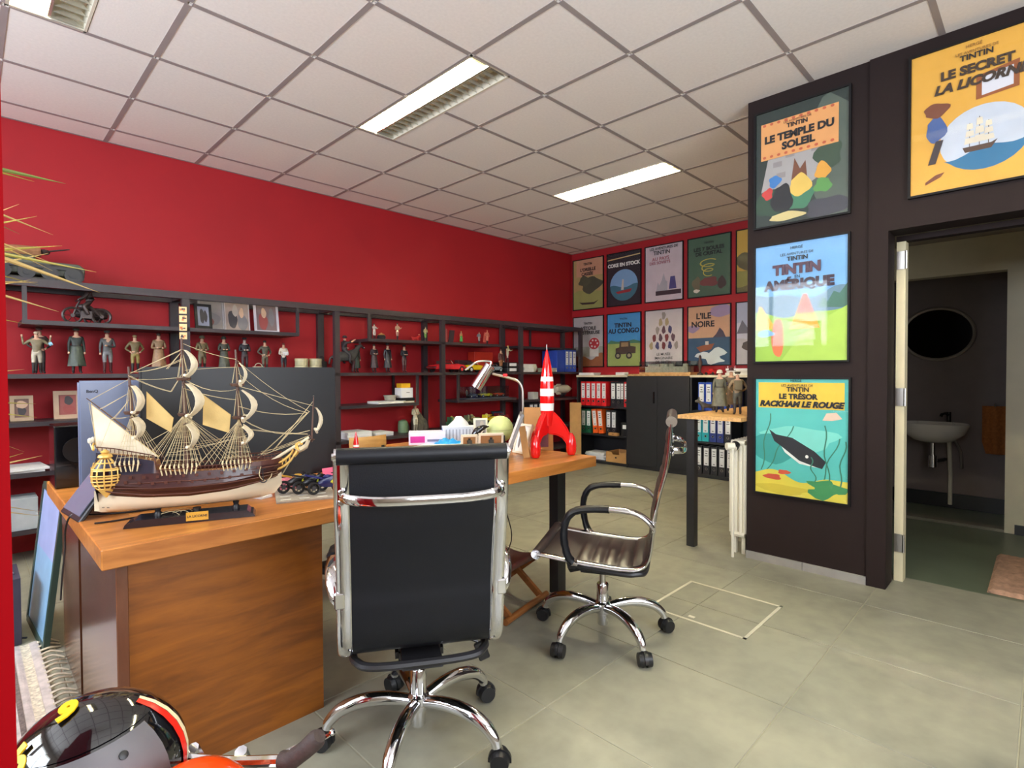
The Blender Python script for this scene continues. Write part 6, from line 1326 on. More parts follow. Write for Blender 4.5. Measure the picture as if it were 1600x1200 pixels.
flatsail([(-.114, .401), (-.045, .319), (-.051, .275), (-.115, .321)], M_STAYS, 'stay_sail'); flatsail([(.038, .388), (.113, .323), (.108, .266), (.035, .295)], M_STAYS, 'stay_sail')
# shrouds with ratlines, deadeyes
def shrouds(f, x0, x1, zr, zt, n, wr):
    for s in (-1, 1):
        b = MB(); L = []
        for i in range(n):
            x = x0+(x1-x0)*i/(n-1); k, w, l, r, bw, bl, br = lerp(TAB, x); p = Vector((x, s*(br+.008), zr)); q = Vector((f(zt), s*.004, zt)); L.append((p, q)); b.tube([p, q], .0006, 4)
        for j in range(1, 8):
            b.tube([p.lerp(q, j*.11) for p, q in L], .00045, 4)
        stuff(b.build('shrouds', M_ROPE, t))
        b = MB()
        for p, q in L:
            d = (q-p).normalized(); b.tube([p-Vector((.004*(1 if (p.x > f(zr)) else -1), 0, .026)), p-d*.002, p+d*.006], [.0016, .0026, .0022], 6)
        stuff(b.build('deadeye_lanyards', M_ROPE, t))
        MB().box(((x0+x1)/2, s*(lerp(TAB, (x0+x1)/2)[6]+.006), zr-.008), (x1-x0+.012, .010, .002)).build('chain_wale', M_MAHOG2, t)
shrouds(mz, -.186, -.128, .196, .335, 6, .05); shrouds(mn, -.072, .022, .178, .33, 9, .06); shrouds(fo, .092, .17, .18, .315, 8, .055)
b = MB()
for f, za, zb2, w in ((mn, .335, .44, .018), (fo, .32, .42, .016), (mz, .345, .43, .014), (mn, .445, .53, .012), (fo, .425, .50, .011)):
    for s in (-1, 1):
        for q in (-1, 0, 1): b.tube([(f(za)+q*.014, s*w, za), (f(zb2), 0, zb2)], .0006, 4)
stuff(b.build('topmast_shrouds', M_ROPE, t))
b = MB()
def rope(p, q, sag=.0, r=.00062):
    p, q = Vector(p), Vector(q); b.tube([p.lerp(q, i/6)-Vector((0, 0, sag*4*(i/6)*(1-i/6))) for i in range(7)], r, 4)
for s in (-.012, .012):
    rope((mz(.455), 0, .455), (mn(.53), s, .53)); rope((mz(.44), 0, .44), (mn(.44), s, .445), .004); rope((mz(.45), s, .45), (-.05, s, .40), .005); rope((-.05, s, .40), (mn(.46), 0, .46))
    rope((mn(.55), 0, .55), (fo(.49), s, .50), .006); rope((mn(.46), 0, .465), (fo(.48), s, .475), -.002); rope((mn(.43), s, .44), (fo(.40), 0, .405), .02); rope((mn(.40), s, .41), (fo(.36), 0, .37), .006)
    rope((fo(.50), 0, .50), (.352, s*.4, .325), .012); rope((fo(.46), 0, .46), (.345, s*.4, .322), .022); rope((fo(.415), s, .415), (.362, 0, .345), -.0); rope((fo(.345), s, .35), (.345, 0, .322), .014)
    rope((.345, s*.3, .322), (.20, s, .19)); rope((.35, s*.3, .325), (.235, s, .20)); rope((.365, 0, .362), (.245, s, .21)); rope((fo(.31), s, .315), (.352, s*.3, .262), .03); rope((fo(.27), s, .28), (.345, s, .25), .004)
    rope((.35, 0, .245), (.19, s*3, .185), .0); rope((.34, 0, .235), (.20, s*3, .195), .004); rope((.33, 0, .228), (.262, s, .118))
    rope((mz(.44), 0, .44), (-.256, s*.4, .378)); rope((mz(.40), 0, .40), (-.23, s, .352)); rope((mz(.38), 0, .385), (-.20, s, .322), .003); rope((-.255, s, .372), (-.232, s*3, .24)); rope((-.2, s, .325), (-.225, s*3, .24)); rope((-.2, s, .325), (mz(.33), 0, .33), .004)
    for q in range(5): rope((mn(.32), s, .325), (.03+.035*q, s*3.6, .168), .004); rope((fo(.30), s, .305), (.02+.02*q, s*3.2, .17), .0)
    for q in range(4): rope((mn(.33), s, .33), (-.06-.025*q, s*3.2, .205-.01*q)); rope((mz(.34), s, .34), (-.08-.01*q, s*3.2, .20))
    rope((.11, s*4, .25), (-.05, s*5.5, .22), .006); rope((.16, s*4, .26), (.02, s*6, .235), .004); rope((-.05, s*4, .285), (-.11, s*4, .25))
    rope((mn(.52), 0, .525), (-.06, s, .50-.03)); rope((mn(.5), s*2, .5), (mz(.46), 0, .46), .01)
stuff(b.build('rigging', M_ROPE, t))
# signal strip above the main mast
MB().cyl((mn(.56), 0, .56), (mn(.56)-.004, 0, .665), .0011, n=6).build('flag_staff', M_SPAR, t)
for k in range(4):
    z = .562+.0262*k
    o = MB().box((mn(.56)+.005, -.001, z+.0105), (.0205, .001, .021)).build('signal_flag', flat((216, 184, 130), .7), t)
    rr = random.Random(k+3); b = MB()
    for q in range(4): b.box((rr.uniform(-.006, .006), -.0006, rr.uniform(-.006, .006)), (rr.uniform(.003, .008), .0004, rr.uniform(.003, .007)), m=q % 2)
    stuff(b.build('flag_marks', [flat((70, 60, 60)), flat((190, 110, 60))], o, loc=(mn(.56)+.005, -.001, z+.0105)))
    if k < 3: MB().box((mn(.56)+.003, -.001, z+.0236), (.018, .0008, .005)).build('flag_band', M_INK, t)
# plinth
MB().prism([(-.172, 0), (.182, 0), (.176, .010), (.168, .013), (.158, .022), (-.142, .022), (-.16, .013), (-.168, .010)], .085, lambda a, b_, h: (a, h-.0425, b_)).build('plinth', mat('black_lacquered_base', (30, 26, 32), .25, var=.05, coat=.3), t)
for x in (-.09, .125):
    MB().lathe([(.011, .021), (.011, .03), (.007, .036), (.010, .047)], (x, 0, 0), 12).build('pedestal', M_METALBLACK, t)
MB().lathe([(.012, .021), (.008, .03), (.012, .043)], (.018, -.03, 0), 12).build('pedestal', M_METALBLACK, t)
MB().prism([(-.03, .010), (.03, .010), (.03, .036), (-.03, .036)], .003, lambda a, b_, h: (.02+a, -.0425-h, b_-.004)).build('name_plate', mat('brass_name_plate', (206, 158, 60), .35, .3, var=.08), t)
text('LA LICORNE', .0098, t, 'lettering', M_INK, (.02, -.0459, .019), (PI/2, 0, 0), bold=.0002, depth=.0002)
b = MB()
for y in (.02, -.02):
    for x in (-.03, .0): b.tube(smooth([(x, y, .022), (x-.02, y*.8, .034), (x-.05, y*.6, .028)], 3), .0008, 4)
stuff(b.build('loose_cords', M_ROPE, t))
# ------------------------------------------------------------------ two chrome framed office chairs
def office_chair(label, loc, ang, leather, base_ang, top=0.0):
    # local +Y is the way a sitter faces; origin on the floor under the hub
    t = thing('office_chair', label, 'chair', loc, ang-PI/2)
    prof = smooth([(0, .255, .418), (0, .12, .402), (0, -.04, .390), (0, -.13, .388), (0, -.185, .402), (0, -.215, .45), (0, -.228, .54), (0, -.232, .60), (0, -.252, .70), (0, -.278, .80-top*.2), (0, -.290, .88-top*.5), (0, -.300, 1.005-top)], 5)
    for s in (-1, 1):
        r = MB(); r.tube([(s*.2155, p.y, p.z) for p in prof], .021, 12, flat=.40, up=(1, 0, 0)); r.build('side_rail', M_CHROME, t)
        for p in (prof[0], prof[-1]):
            e = MB(); rc = .022 if p is prof[-1] else .0205; zc = p.z-(.004 if p is prof[-1] else 0); e.cyl((s*.2272, p.y, zc), (s*.233, p.y, zc), rc, n=22); e.cyl((s*.233, p.y, zc), (s*.239, p.y, zc), rc*.45, n=14); e.build('roll_cap', M_CHROME, t)
    # sling: ribbed on the sitter's side, plain behind
    n = len(prof); L = [0.0]
    for a, b_ in zip(prof, prof[1:]): L.append(L[-1]+(b_-a).length)
    def at(d):
        for i in range(n-1):
            if d <= L[i+1]: return prof[i].lerp(prof[i+1], (d-L[i])/(L[i+1]-L[i])), (prof[i+1]-prof[i]).normalized()
        return prof[-1], (prof[-1]-prof[-2]).normalized()
    rows_f, rows_b = [], []
    N = 168
    for i in range(N+1):
        d = L[-1]*i/N; p, tg = at(d); nn = Vector((0, -tg.z, tg.y))     # towards the sitter
        if nn.z < 0 and d < .5: nn = -nn
        if d > .5 and nn.y < 0: nn = -nn
        rib = 0.0 if d < .17 or d > L[-1]-.06 else .013*abs(sin(PI*(d-.17)/.056))**.6
        sag = -.006 if d < .4 else 0
        rows_f.append([(x, p.y+nn.y*(.006+rib*(1-abs(x/.2)**6)+sag), p.z+nn.z*(.006+rib*(1-abs(x/.2)**6)+sag)) for x in (-.197, -.185, -.1, 0, .1, .185, .197)])
        rows_b.append([(x, p.y+nn.y*(-.002+sag), p.z+nn.z*(-.002+sag)) for x in (-.197, -.185, -.1, 0, .1, .185, .197)])
    MB().grid(rows_f).build('ribbed_sling', leather, t); MB().grid(rows_b).build('sling_back', leather, t)
    MB().cyl((-.227, prof[-1].y, prof[-1].z-.004), (.227, prof[-1].y, prof[-1].z-.004), .0225, n=24).build('head_roll', leather, t)
    MB().cyl((-.227, prof[0].y, prof[0].z), (.227, prof[0].y, prof[0].z), .021, n=18).build('front_roll', leather, t)
    # bowed chrome brace across the upper back
    hb = .885-top*.5; P = smooth([(-.215, -.305, hb), (-.19, -.335, hb-.002), (-.12, -.352, hb-.007), (0, -.356, hb-.008), (.12, -.352, hb-.007), (.19, -.335, hb-.002), (.215, -.305, hb)], 4)
    b = MB(); b.tube(P, .0135, 8, flat=.55, up=(0, 0, 1)); b.build('back_brace', M_CHROME, t)
    for s in (-1, 1):
        for z in (hb-.013, hb+.013): MB().lathe([(.009, 0), (.009, .005), (.006, .008)], (s*.215, -.302, z), 12, T=Matrix.Rotation(PI/2, 3, 'X')).build('bolt', M_CHROME, t)
    # armrests
    for s in (-1, 1):
        A = smooth([(s*.222, .085, .398), (s*.243, .112, .425), (s*.252, .128, .50), (s*.252, .124, .565), (s*.252, .098, .612), (s*.252, .05, .632), (s*.252, -.04, .640), (s*.252, -.13, .638), (s*.248, -.185, .622), (s*.236, -.222, .588), (s*.222, -.23, .57)], 5)
        MB().tube(A, .022, 12, flat=.5, up=(1, 0, 0)).build('arm_tube', M_CHROME, t)
        rr = random.Random(int(s*3+abs(loc[0])*10)); sl = A[3:32]
        MB().tube(sl, [.0255+.0018*rr.uniform(-1, 1) for _ in sl], 12, flat=.62, up=(1, 0, 0)).build('arm_sleeve', M_LEATHER, t)
        MB().box((s*.232, .09, .397), (.03, .03, .012)).build('arm_bracket', M_CHROME, t, bev=.003); MB().box((s*.228, -.232, .575), (.028, .02, .045)).build('arm_bracket', M_CHROME, t, bev=.004)
    # seat carrier and mechanism
    U = smooth([(-.2, .12, .382), (-.2, -.10, .362), (-.185, -.165, .362), (-.14, -.193, .358), (0, -.197, .356), (.14, -.193, .358), (.185, -.165, .362), (.2, -.10, .362), (.2, .12, .382)], 5)
    MB().tube(U, .0125, 8).build('carrier_tube', M_METALBLACK, t)
    MB().bb((-.2, .09, .36), (.2, .125, .382)).build('carrier_bar', M_METALBLACK, t, bev=.003)
    MB().bb((-.06, -.205, .34), (.06, .125, .358)).build('carrier_plate', M_METALBLACK, t, bev=.003)
    MB().bb((-.075, -.08, .30), (.075, .10, .341)).build('tilt_mechanism', M_BLACK, t, bev=.01, seg=2)
    MB().cyl((0, .155, .30), (0, .09, .325), .03, .034, n=18).build('tension_knob', M_BLACK, t)
    b = MB(); b.tube([(.06, .0, .325), (.16, .0, .318), (.198, .0, .30)], .005, 6); b.build('lever_rod', M_METALBLACK, t); b = MB(); b.box((.212, .0, .268), (.038, .012, .065), T=Matrix.Rotation(-.35, 3, 'Y')); b.build('lever_paddle', M_BLACK, t, bev=.004)
    # column and five star base
    MB().cyl((0, 0, .19), (0, 0, .32), .014, n=16).build('gas_piston', M_BRUSHED, t)
    MB().lathe([(.027, .145), (.027, .235), (.025, .238), (.016, .238)], n=20).build('column', M_CHROME, t)
    MB().lathe([(.034, .105), (.036, .115), (.036, .15), (.029, .158)], n=20).build('hub', M_CHROME, t); MB().lathe([(.022, .05), (.024, .055), (.024, .108)], n=18).build('column_foot', M_CHROME, t)
    for i in range(5):
        a = base_ang-(ang-PI/2)+i*2*PI/5; ca, sa = cos(a), sin(a)
        Q = smooth([(.025, 0, .132), (.10, 0, .146), (.18, 0, .144), (.245, 0, .122), (.282, 0, .088), (.29, 0, .066)], 5)
        MB().tube([(p.x*ca, p.x*sa, p.z) for p in Q], [.0185+.005*sin(PI*min(1, j/(len(Q)-1)*1.15))-.003*j/(len(Q)-1) for j in range(len(Q))], 12).build('base_leg', M_CHROME, t)
        w = MB(); cx, cy = .30*ca, .30*sa; tang = a+PI/2+.5*sin(3*i+1); wx, wy = cos(tang), sin(tang)
        c = thing('tmp', '', ''); 
        for q in (-1, 1): w.cyl((cx+q*wx*.008, cy+q*wy*.008, .031), (cx+q*wx*.027, cy+q*wy*.027, .031), .0308, .027, n=20)
        o = w.build('caster', M_BLACK, t)
        bpy.data.objects.remove(c)
        h = MB(); T = Matrix.Rotation(tang, 3, 'Z'); h.prism([(.036*cos(g), .036*sin(g)) for g in [PI*(-.05)+PI*1.1*k/10 for k in range(11)]], .014, lambda u, v, hh: tuple(Vector((cx, cy, .031))+T @ Vector((hh-.007, u, v)))); h.cyl((cx, cy, .05), (.29*ca, .29*sa, .075), .008, n=8); h.build('caster_hood', M_BLACK, o)
    return t
office_chair('black leather office chair with chrome frame, back turned to the viewer, before the desk', (.875, -3.44, 0), math.radians(58), M_LEATHER, math.atan2(-3.74+3.44, .971-.875), top=.02)
office_chair('dark brown ribbed office chair standing sideways near the desk end', (1.89, -3.46, 0), math.atan2(.887, -.46), M_BROWNLEATHER, math.atan2(-3.441+3.46, 1.572-1.89))

# ------------------------------------------------------------------ folding stool under the desk
t = thing('folding_stool', 'low folding wooden stool with a brown leather seat under the desk', 'stool', (1.80, -2.90, 0), rz=.2)
M_STOOL = wood('stool_wood', (110, 62, 26), (150, 92, 44), rough=.35)
ux = Vector((.55, -.83, 0)).normalized()
rows = []
for i in range(9):
    u = -1+2*i/8; rows.append([(-.18+.36*v, u*.16, .27-.05*(1-u*u)+.002*v) for v in (0, .25, .5, .75, 1)])
MB().grid(rows, th=-.006, nrm=(0, 0, 1)).build('sling_seat', mat('brown_saddle_leather', (78, 40, 36), .35, var=.15), t)
for s in (-1, 1):
    MB().cyl((-.2, s*.16, .268), (.2, s*.16, .268), .016, n=10).build('seat_rail', mat('brown_saddle_leather', (78, 40, 36), .35), t)
    for x in (-.17+.02*s, .17-.02*s):
        MB().bar((x, s*.155, .262), (x, -s*.15, .016), .02, .03).build('leg', M_STOOL, t)
    MB().cyl((-.2, s*.15, .018), (.2, s*.15, .018), .017, n=10).build('floor_rail', M_STOOL, t)

# ------------------------------------------------------------------ far side of the desk
t = thing('wooden_chair', 'small wooden chair with a plain curved plywood back behind the desk', 'chair', (1.72, -1.62, 0))
MB().grid([[(-.135+.27*i/8, -.12-.02*(1-((i-4)/4)**2), z) for i in range(9)] for z in (.60, .66, .72, .785)], th=.012, nrm=(0, 1, 0)).build('backrest', wood('pale_plywood', (176, 122, 60), (212, 164, 96), rough=.35), t)
MB().bb((-.19, -.12, .43), (.19, .24, .45)).build('seat', wood('pale_plywood', (176, 122, 60), (212, 164, 96)), t, bev=.006)
for s in (-1, 1):
    MB().bar((s*.1, -.118, .44), (s*.1, -.13, .72), .02, .016).build('back_post', M_METALBLACK, t)
    for y in (-.1, .22): MB().cyl((s*.17, y, .43), (s*.19, y*1.08, 0), .011, n=10).build('leg', M_METALBLACK, t)
t = thing('swivel_chair', 'black swivel chair on the far side of the desk, seen beside the pedestal', 'chair', (1.18, -2.03, 0), rz=2.6)
MB().lathe([(.001, .455), (.2, .455), (.235, .475), (.235, .51), (.2, .53), (.001, .525)], n=28).build('seat', M_BLACK, t)
MB().grid([[(-.19+.38*i/8, .21-.03*(1-((i-4)/4)**2)+.05*(z-.6), z) for i in range(9)] for z in (.58, .66, .74, .80)], th=.05, nrm=(0, -1, 0)).build('backrest', M_BLACK, t, bev=.01)
MB().bar((0, .2, .46), (0, .22, .62), .06, .015).build('back_post', M_METALBLACK, t)
MB().bb((-.09, -.09, .40), (.09, .09, .455)).build('mechanism', M_BLACK, t, bev=.01)
MB().lathe([(.028, .1), (.028, .26), (.016, .262), (.016, .40)], n=16).build('column', M_BLACK, t)
MB().ball((.12, -.1, .43), (.05, .04, .04), 10).build('tilt_knob', M_BLACK, t)
for i in range(5):
    a = .3+i*2*PI/5
    MB().tube([(.02*cos(a), .02*sin(a), .12), (.16*cos(a), .16*sin(a), .105), (.29*cos(a), .29*sin(a), .075)], [.024, .02, .015], 8).build('base_leg', M_BLACK, t)
    MB().ball((.29*cos(a), .29*sin(a), .03), (.03, .03, .03), 10).build('caster', M_BLACK, t)

# ------------------------------------------------------------------ left foreground: leaning picture, rug, plant, helmet on a small motorbike
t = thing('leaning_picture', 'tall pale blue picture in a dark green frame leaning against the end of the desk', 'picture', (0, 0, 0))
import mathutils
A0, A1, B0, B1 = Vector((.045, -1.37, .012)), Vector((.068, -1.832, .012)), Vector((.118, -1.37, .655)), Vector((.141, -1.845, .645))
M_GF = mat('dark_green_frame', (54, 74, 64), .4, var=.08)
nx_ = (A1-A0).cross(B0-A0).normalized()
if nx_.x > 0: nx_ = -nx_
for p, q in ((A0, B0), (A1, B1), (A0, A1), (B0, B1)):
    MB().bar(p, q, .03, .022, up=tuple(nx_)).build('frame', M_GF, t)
def quad(u0, u1, v0, v1, off): return [tuple((A0.lerp(A1, u)).lerp(B0.lerp(B1, u), v)+nx_*off) for u, v in ((u0, v0), (u1, v0), (u1, v1), (u0, v1))]
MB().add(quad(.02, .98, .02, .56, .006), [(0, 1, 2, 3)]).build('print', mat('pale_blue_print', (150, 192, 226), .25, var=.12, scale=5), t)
MB().add(quad(.02, .98, .56, .98, .006), [(0, 1, 2, 3)]).build('print', mat('lavender_blue_print', (166, 182, 226), .25, var=.1, scale=5), t)  # flat face in two blues, lavender above pale blue
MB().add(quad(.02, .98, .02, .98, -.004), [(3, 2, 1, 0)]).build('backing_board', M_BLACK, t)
t = thing('rug', 'pale patterned rug with cream fringes rumpled on the floor left of the desk', 'rug', (-.32, -2.62, 0))
M_RUG = mat('pale_woven_rug', (196, 184, 178), .95, var=.2, scale=26, bump=.8, bscale=260)
def rz_(u, v): return .012+.05*max(0, sin(2.6*u+1.1))**2*(.4+.6*v)+.004*sin(17*u)*v
rows = [[(-.01+.38*i/30, -.35+1.25*j/34, rz_(i/30*2, j/34)) for i in range(31)] for j in range(35)]
MB().grid(rows, th=-.008, nrm=(0, 0, 1)).build('pile', M_RUG, t)
for k, (x, wd, c) in enumerate(((.31, .03, (206, 194, 172)), (.27, .015, (110, 96, 90)), (.22, .035, (120, 136, 168)), (.12, .06, (200, 186, 170)), (.04, .05, (130, 140, 170)))):
    MB().grid([[(x+wd*q, -.35+1.25*j/34, rz_((x+wd*q+.01)/.38*2, j/34)+.0015) for j in range(35)] for q in (0, .5, 1)]).build('woven_band', mat('rug_band_%d' % k, c, .95, var=.35, scale=70, bump=.8), t)
for k in range(26):
    y = -.33+.048*k
    for x0, sg in ((.37, 1),):
        z0 = rz_(2, (y+.35)/1.25); MB().tube(smooth([(x0-.005, y, z0), (x0+.03, y+.006*sin(k*2.1), z0*.6+.012), (x0+.07, y+.016*sin(k*1.7), .004)], 3), [.006, .0055, .005, .0048, .0045, .004, .003], 5).build('fringe', mat('cream_wool_fringe', (216, 202, 176), .95, var=.15, scale=50), t)
tag(MB().tube(smooth([(.02, -1.62, .004), (-.1, -1.55, .004), (-.2, -1.62, .004), (-.15, -1.75, .03)], 6), .004, 6).build('cable', flat((60, 64, 74))), 'grey cable coiled on the floor behind the leaning mirror', 'cable')
# low shelf thing with white adapter behind
t = thing('power_adapter', 'pale grey adapter block on a dark low box behind the leaning mirror', 'adapter', (-.12, -1.55, .30))
MB().bb((-.05, -.03, 0), (.05, .03, .05)).build('block', flat((196, 200, 204)), t, bev=.006); MB().tube(smooth([(.05, 0, .02), (.09, -.02, .01), (.1, -.06, .004)], 4), .004, 6).build('lead', flat((90, 92, 100)), t)
simple_box('dark_carton', 'dark low carton on the floor under the grey adapter', 'box', (-.13, -1.55, .001), (.26, .26, .298), flat((60, 56, 70)))

t = thing('potted_yucca', 'spiky yellow green yucca plant mostly hidden behind the red wall stub', 'plant', (-.56, -2.87, 0))
MB().lathe([(.13, 0), (.15, .02), (.18, .26), (.19, .27), (.19, .29), (.165, .29), (.16, .25), (.001, .25)], n=24).build('pot', flat((120, 66, 48)), t)
MB().tube(smooth([(0, 0, .24), (.01, .01, .8), (-.01, 0, 1.3), (0, 0, 1.82)], 4), [.045]*6+[.04]*4+[.035]*3, 10).build('trunk', mat('yucca_bark', (110, 90, 66), .9, var=.3, scale=30, bump=.8), t)
M_LEAF = mat('yucca_leaf', (176, 166, 76), .5, var=.2, scale=6); M_LEAFG = mat('yucca_leaf_green', (120, 140, 70), .5, var=.2, scale=6); M_LEAFD = mat('dry_yucca_leaf', (206, 178, 110), .6, var=.15, scale=6)
TW = (.083, -3.895, .428)
LV = [((0.014, -2.503, 1.841), (-0.067, -2.422, 1.867)), ((0.081, -2.641, 1.816), (-0.07, -2.491, 1.803)), ((-0.023, -2.468, 1.767), (-0.069, -2.424, 1.712)), ((0.008, -2.642, 1.697), (-0.076, -2.561, 1.623)), ((0.049, -2.613, 1.651), (-0.071, -2.492, 1.733)), ((-0.023, -2.471, 1.667), (-0.062, -2.432, 1.701)), ((0.076, -2.57, 1.628), (-0.057, -2.441, 1.563)), ((0.045, -2.611, 1.56), (-0.073, -2.493, 1.615)), ((0.049, -2.474, 1.614), (-0.054, -2.373, 1.54)), ((0.137, -2.774, 1.521), (-0.07, -2.569, 1.557)), ((0.064, -2.419, 1.564), (-0.05, -2.304, 1.662)), ((0.153, -2.722, 1.464), (-0.059, -2.508, 1.573)), ((0.028, -2.385, 1.515), (-0.068, -2.29, 1.527)), ((0.016, -2.514, 1.507), (-0.073, -2.426, 1.484)), ((0.052, -2.693, 1.397), (-0.057, -2.584, 1.448)), ((-0.015, -2.487, 1.369), (-0.075, -2.427, 1.382)), ((0.009, -2.366, 1.533), (-0.06, -2.298, 1.493)), ((-0.02, -2.486, 1.218), (-0.078, -2.429, 1.208)), ((0.0, -2.58, 1.106), (-0.082, -2.498, 1.119)), ((-0.018, -2.356, 0.93), (-0.062, -2.311, 0.966)), ((0.007, -2.661, 0.946), (-0.088, -2.568, 0.926)), ((-0.028, -2.486, 0.94), (-0.075, -2.44, 0.925)), ((0.012, -2.531, 0.744), (-0.07, -2.448, 0.808)), ((-0.001, -2.659, 0.757), (-0.089, -2.569, 0.82)), ((-0.003, -2.649, 1.066), (-0.071, -2.581, 1.091))]
PO = Vector((-.56, -2.87, 0))
def leaf(tip, root, w, m):
    tip, root = Vector(tip), Vector(root); d = tip-root; side = Vector((-d.y, d.x, 0)); 
    side = d.cross(Vector((.6, .7, .2))).normalized(); up = d.cross(side).normalized(); b = MB(); rows = []
    for i in range(7):
        u = i/6; c = root.lerp(tip, u); ww = w*(1-u)**.7*(.6+.4*min(1, u*4)) if i < 6 else .0003
        rows.append([c-side*ww, c+up*ww*.5, c+side*ww])
    b.grid(rows).build('leaf', m, t)
rr = random.Random(4)
for k, (tp_, e) in enumerate(LV):
    a, e = Vector(tp_)-PO, Vector(e)-PO
    s_ = (a.z-e.z)/max(.03, (Vector((a.x, a.y)) - Vector((e.x, e.y))).length)
    dist = Vector((a.x, a.y)).length
    zr = min(1.8, max(.4, a.z - s_*dist*.8))
    leaf(a, (.03*cos(k), .03*sin(k), zr), .011 if k not in (1, 11) else .016, M_LEAFG if k in (1, 5) else (M_LEAFD if k % 3 else M_LEAF))
for k in range(26):
    a = 2.0+3.6*rr.random(); L_ = .3+.1*rr.random(); z0 = .7+1.1*rr.random()
    leaf((L_*cos(a), L_*sin(a), z0+rr.uniform(-.2, .2)), (.03*cos(a), .03*sin(a), z0), .009, (M_LEAF, M_LEAFG, M_LEAFD)[k % 3])

# small motorbike, cropped by the frame, with a helmet hung on one handle
t = thing('child_motorbike', 'small orange motorbike at the bottom edge with rubber grip and lever', 'motorbike', (.10, -3.80, 0), rz=math.atan2(.64, .76))
TANK = Vector(TW)-Vector((.10, -3.80, 0)); TANK = Matrix.Rotation(-math.atan2(.64, .76), 3, 'Z') @ TANK
M_ORG = mat('orange_tank_paint', (238, 70, 12), .2, var=.03, coat=.4); M_GRIP = mat('brown_rubber_grip', (58, 46, 42), .7, var=.2, scale=60, bump=.8)
for x in (-.30, .27):
    MB().tube([(x+.10*cos(a), 0, .135+.10*sin(a)) for a in [2*PI*i/24 for i in range(24)]], .033, 8, closed=True).build('tyre', M_BLACK, t)
    b = MB(); b.cyl((x, -.02, .135), (x, .02, .135), .03, n=14)
    for i in range(6): b.cyl((x, 0, .135), (x+.09*cos(i*PI/3), 0, .135+.09*sin(i*PI/3)), .006, n=5)
    b.build('wheel', M_BRUSHED, t)
for s in (-1, 1): MB().cyl((.27, s*.05, .135), (.10, s*.05, .46), .012, n=8).build('fork_tube', M_CHROME, t)
b = MB(); b.tube([(.09, 0, .42), (0, 0, .38), (-.14, 0, .30), (-.30, 0, .14)], .016, 8); b.tube([(.1, 0, .36), (.06, 0, .2), (-.1, 0, .15), (-.3, 0, .14)], .014, 8); b.build('bike_frame', M_METALBLACK, t)
MB().bb((-.1, -.05, .15), (.06, .05, .28)).build('engine', M_BRUSHED, t, bev=.01)
MB().ball(TANK, (.125, .11, .12), 28).build('fuel_tank', M_ORG, t)
MB().tube(smooth([(-.04, 0, .41), (-.18, 0, .42), (-.34, 0, .45)], 4), [.05, .052, .055, .055, .055, .05, .05, .045, .04], 10, flat=.5).build('saddle', M_BLACK, t)
MB().tube(smooth([(.07, -.15, .47), (.08, -.06, .455), (.085, 0, .45), (.08, .06, .455), (.07, .15, .47)], 4), .010, 8).build('handlebar', M_CHROME, t)
gl = [(.065, -.17, .475), (.06, -.20, .50), (.055, -.225, .525), (.053, -.232, .533)]
MB().tube([(.07, -.15, .47)] + gl, [.0165, .0175, .0165, .0175, .012], 12).build('rubber_grip', M_GRIP, t)
MB().tube([(.07, .14, .468), (.068, .2, .478)], [.0165, .0165], 12).build('rubber_grip', M_GRIP, t)
MB().tube(smooth([(.09, -.13, .462), (.125, -.16, .462), (.130, -.205, .475), (.128, -.222, .487)], 4), .0042, 7).build('brake_lever', M_CHROME, t); MB().ball((.128, -.224, .489), .0068, 8).build('lever_ball', M_CHROME, t)

t = thing('motorcycle_helmet', 'glossy black helmet with yellow numerals and grey side plate at bottom left', 'helmet', (-.012, -3.685, .485), rot=(0, -.12, -.16))
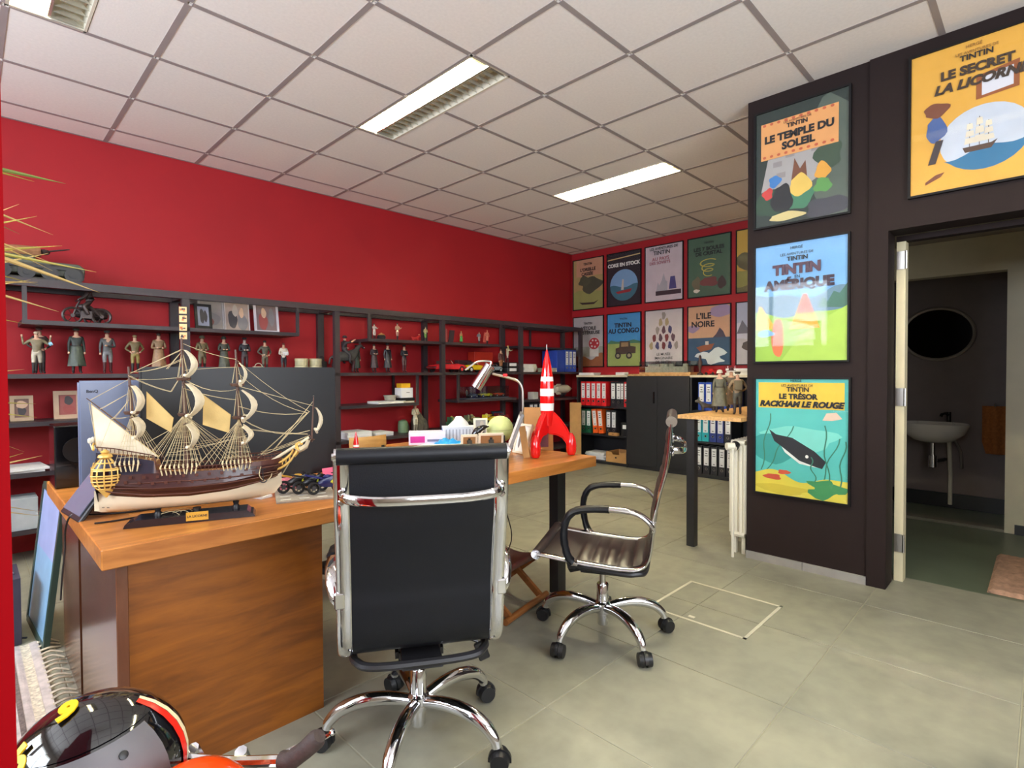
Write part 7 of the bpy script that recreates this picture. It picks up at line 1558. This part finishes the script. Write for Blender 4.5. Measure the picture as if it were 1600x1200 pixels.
# local -Y looks towards the viewer
M_HEL = mat('helmet_black_gloss', (12, 12, 15), .08, var=.03, coat=1.0)
rows = []
for i in range(19):
    th = PI*.5-PI*.86*i/18*1.0; 
    z = .138*sin(th) if th > -1.2 else .138*sin(-1.2); r = cos(th)
    rows.append([(.142*r*cos(a)*(1.0+.04*cos(a)), .122*r*sin(a), z) for a in [2*PI*k/36 for k in range(37)]])
MB().grid(rows).build('shell', M_HEL, t)
MB().tube([(.142*cos(-1.2+.13)*cos(a)*(1+.04*cos(a)), .122*cos(-1.2+.13)*sin(a), -.126) for a in [2*PI*k/30 for k in range(30)]], .007, 6, closed=True).build('edge_trim', M_BLACK, t)
def patch(th0, th1, a0, a1, off, n=10):
    return [[((.142+off)*cos(th)*cos(a)*(1+.04*cos(a)), (.122+off)*cos(th)*sin(a), (.138+off)*sin(th)) for a in [a0+(a1-a0)*k/n for k in range(n+1)]] for th in [th0+(th1-th0)*j/8 for j in range(9)]]
MB().grid(patch(.70, -.75, -2.2, -.7, .003)).build('side_plate', mat('grey_side_plate', (98, 98, 100), .5, var=.05), t)
MB().grid(patch(.86, .74, -2.7, -.5, .006)).build('brow_ridge', M_HEL, t)
c = Vector(((.146)*cos(.5)*cos(-1.15)*1.014, .126*cos(.5)*sin(-1.15), .142*sin(.5)))
MB().lathe([(.007, 0), (.007, .003), (.003, .004)], tuple(c), 12, T=Vector((0, 0, 1)).rotation_difference(c.normalized()).to_matrix()).build('pivot_screw', M_BLACK, t)
MB().grid(patch(.95, -.6, -.42, -.28, .002)).build('red_stripe', mat('red_stripe_paint', (226, 40, 24), .25), t); MB().grid(patch(.95, -.6, -.27, -.17, .002)).build('cream_stripe', mat('cream_stripe_paint', (236, 220, 176), .3), t)
def numeral(s, th, a, size, spin=0):
    p = Vector((.145*cos(th)*cos(a)*(1+.04*cos(a)), .125*cos(th)*sin(a), .141*sin(th))); n = Vector((p.x/.142**2, p.y/.122**2, p.z/.138**2)).normalized()
    q = n.to_track_quat('Z', 'Y') @ mathutils.Quaternion((0, 0, 1), spin)
    o = text(s, size, t, 'numeral', mat('yellow_numeral', (242, 196, 20), .35), tuple(p+n*.002), tuple(q.to_euler()), bold=.003, depth=.0015)
numeral('6', .80, -2.55, .06, .5); numeral('9', 1.36, -2.2, .055, .2)
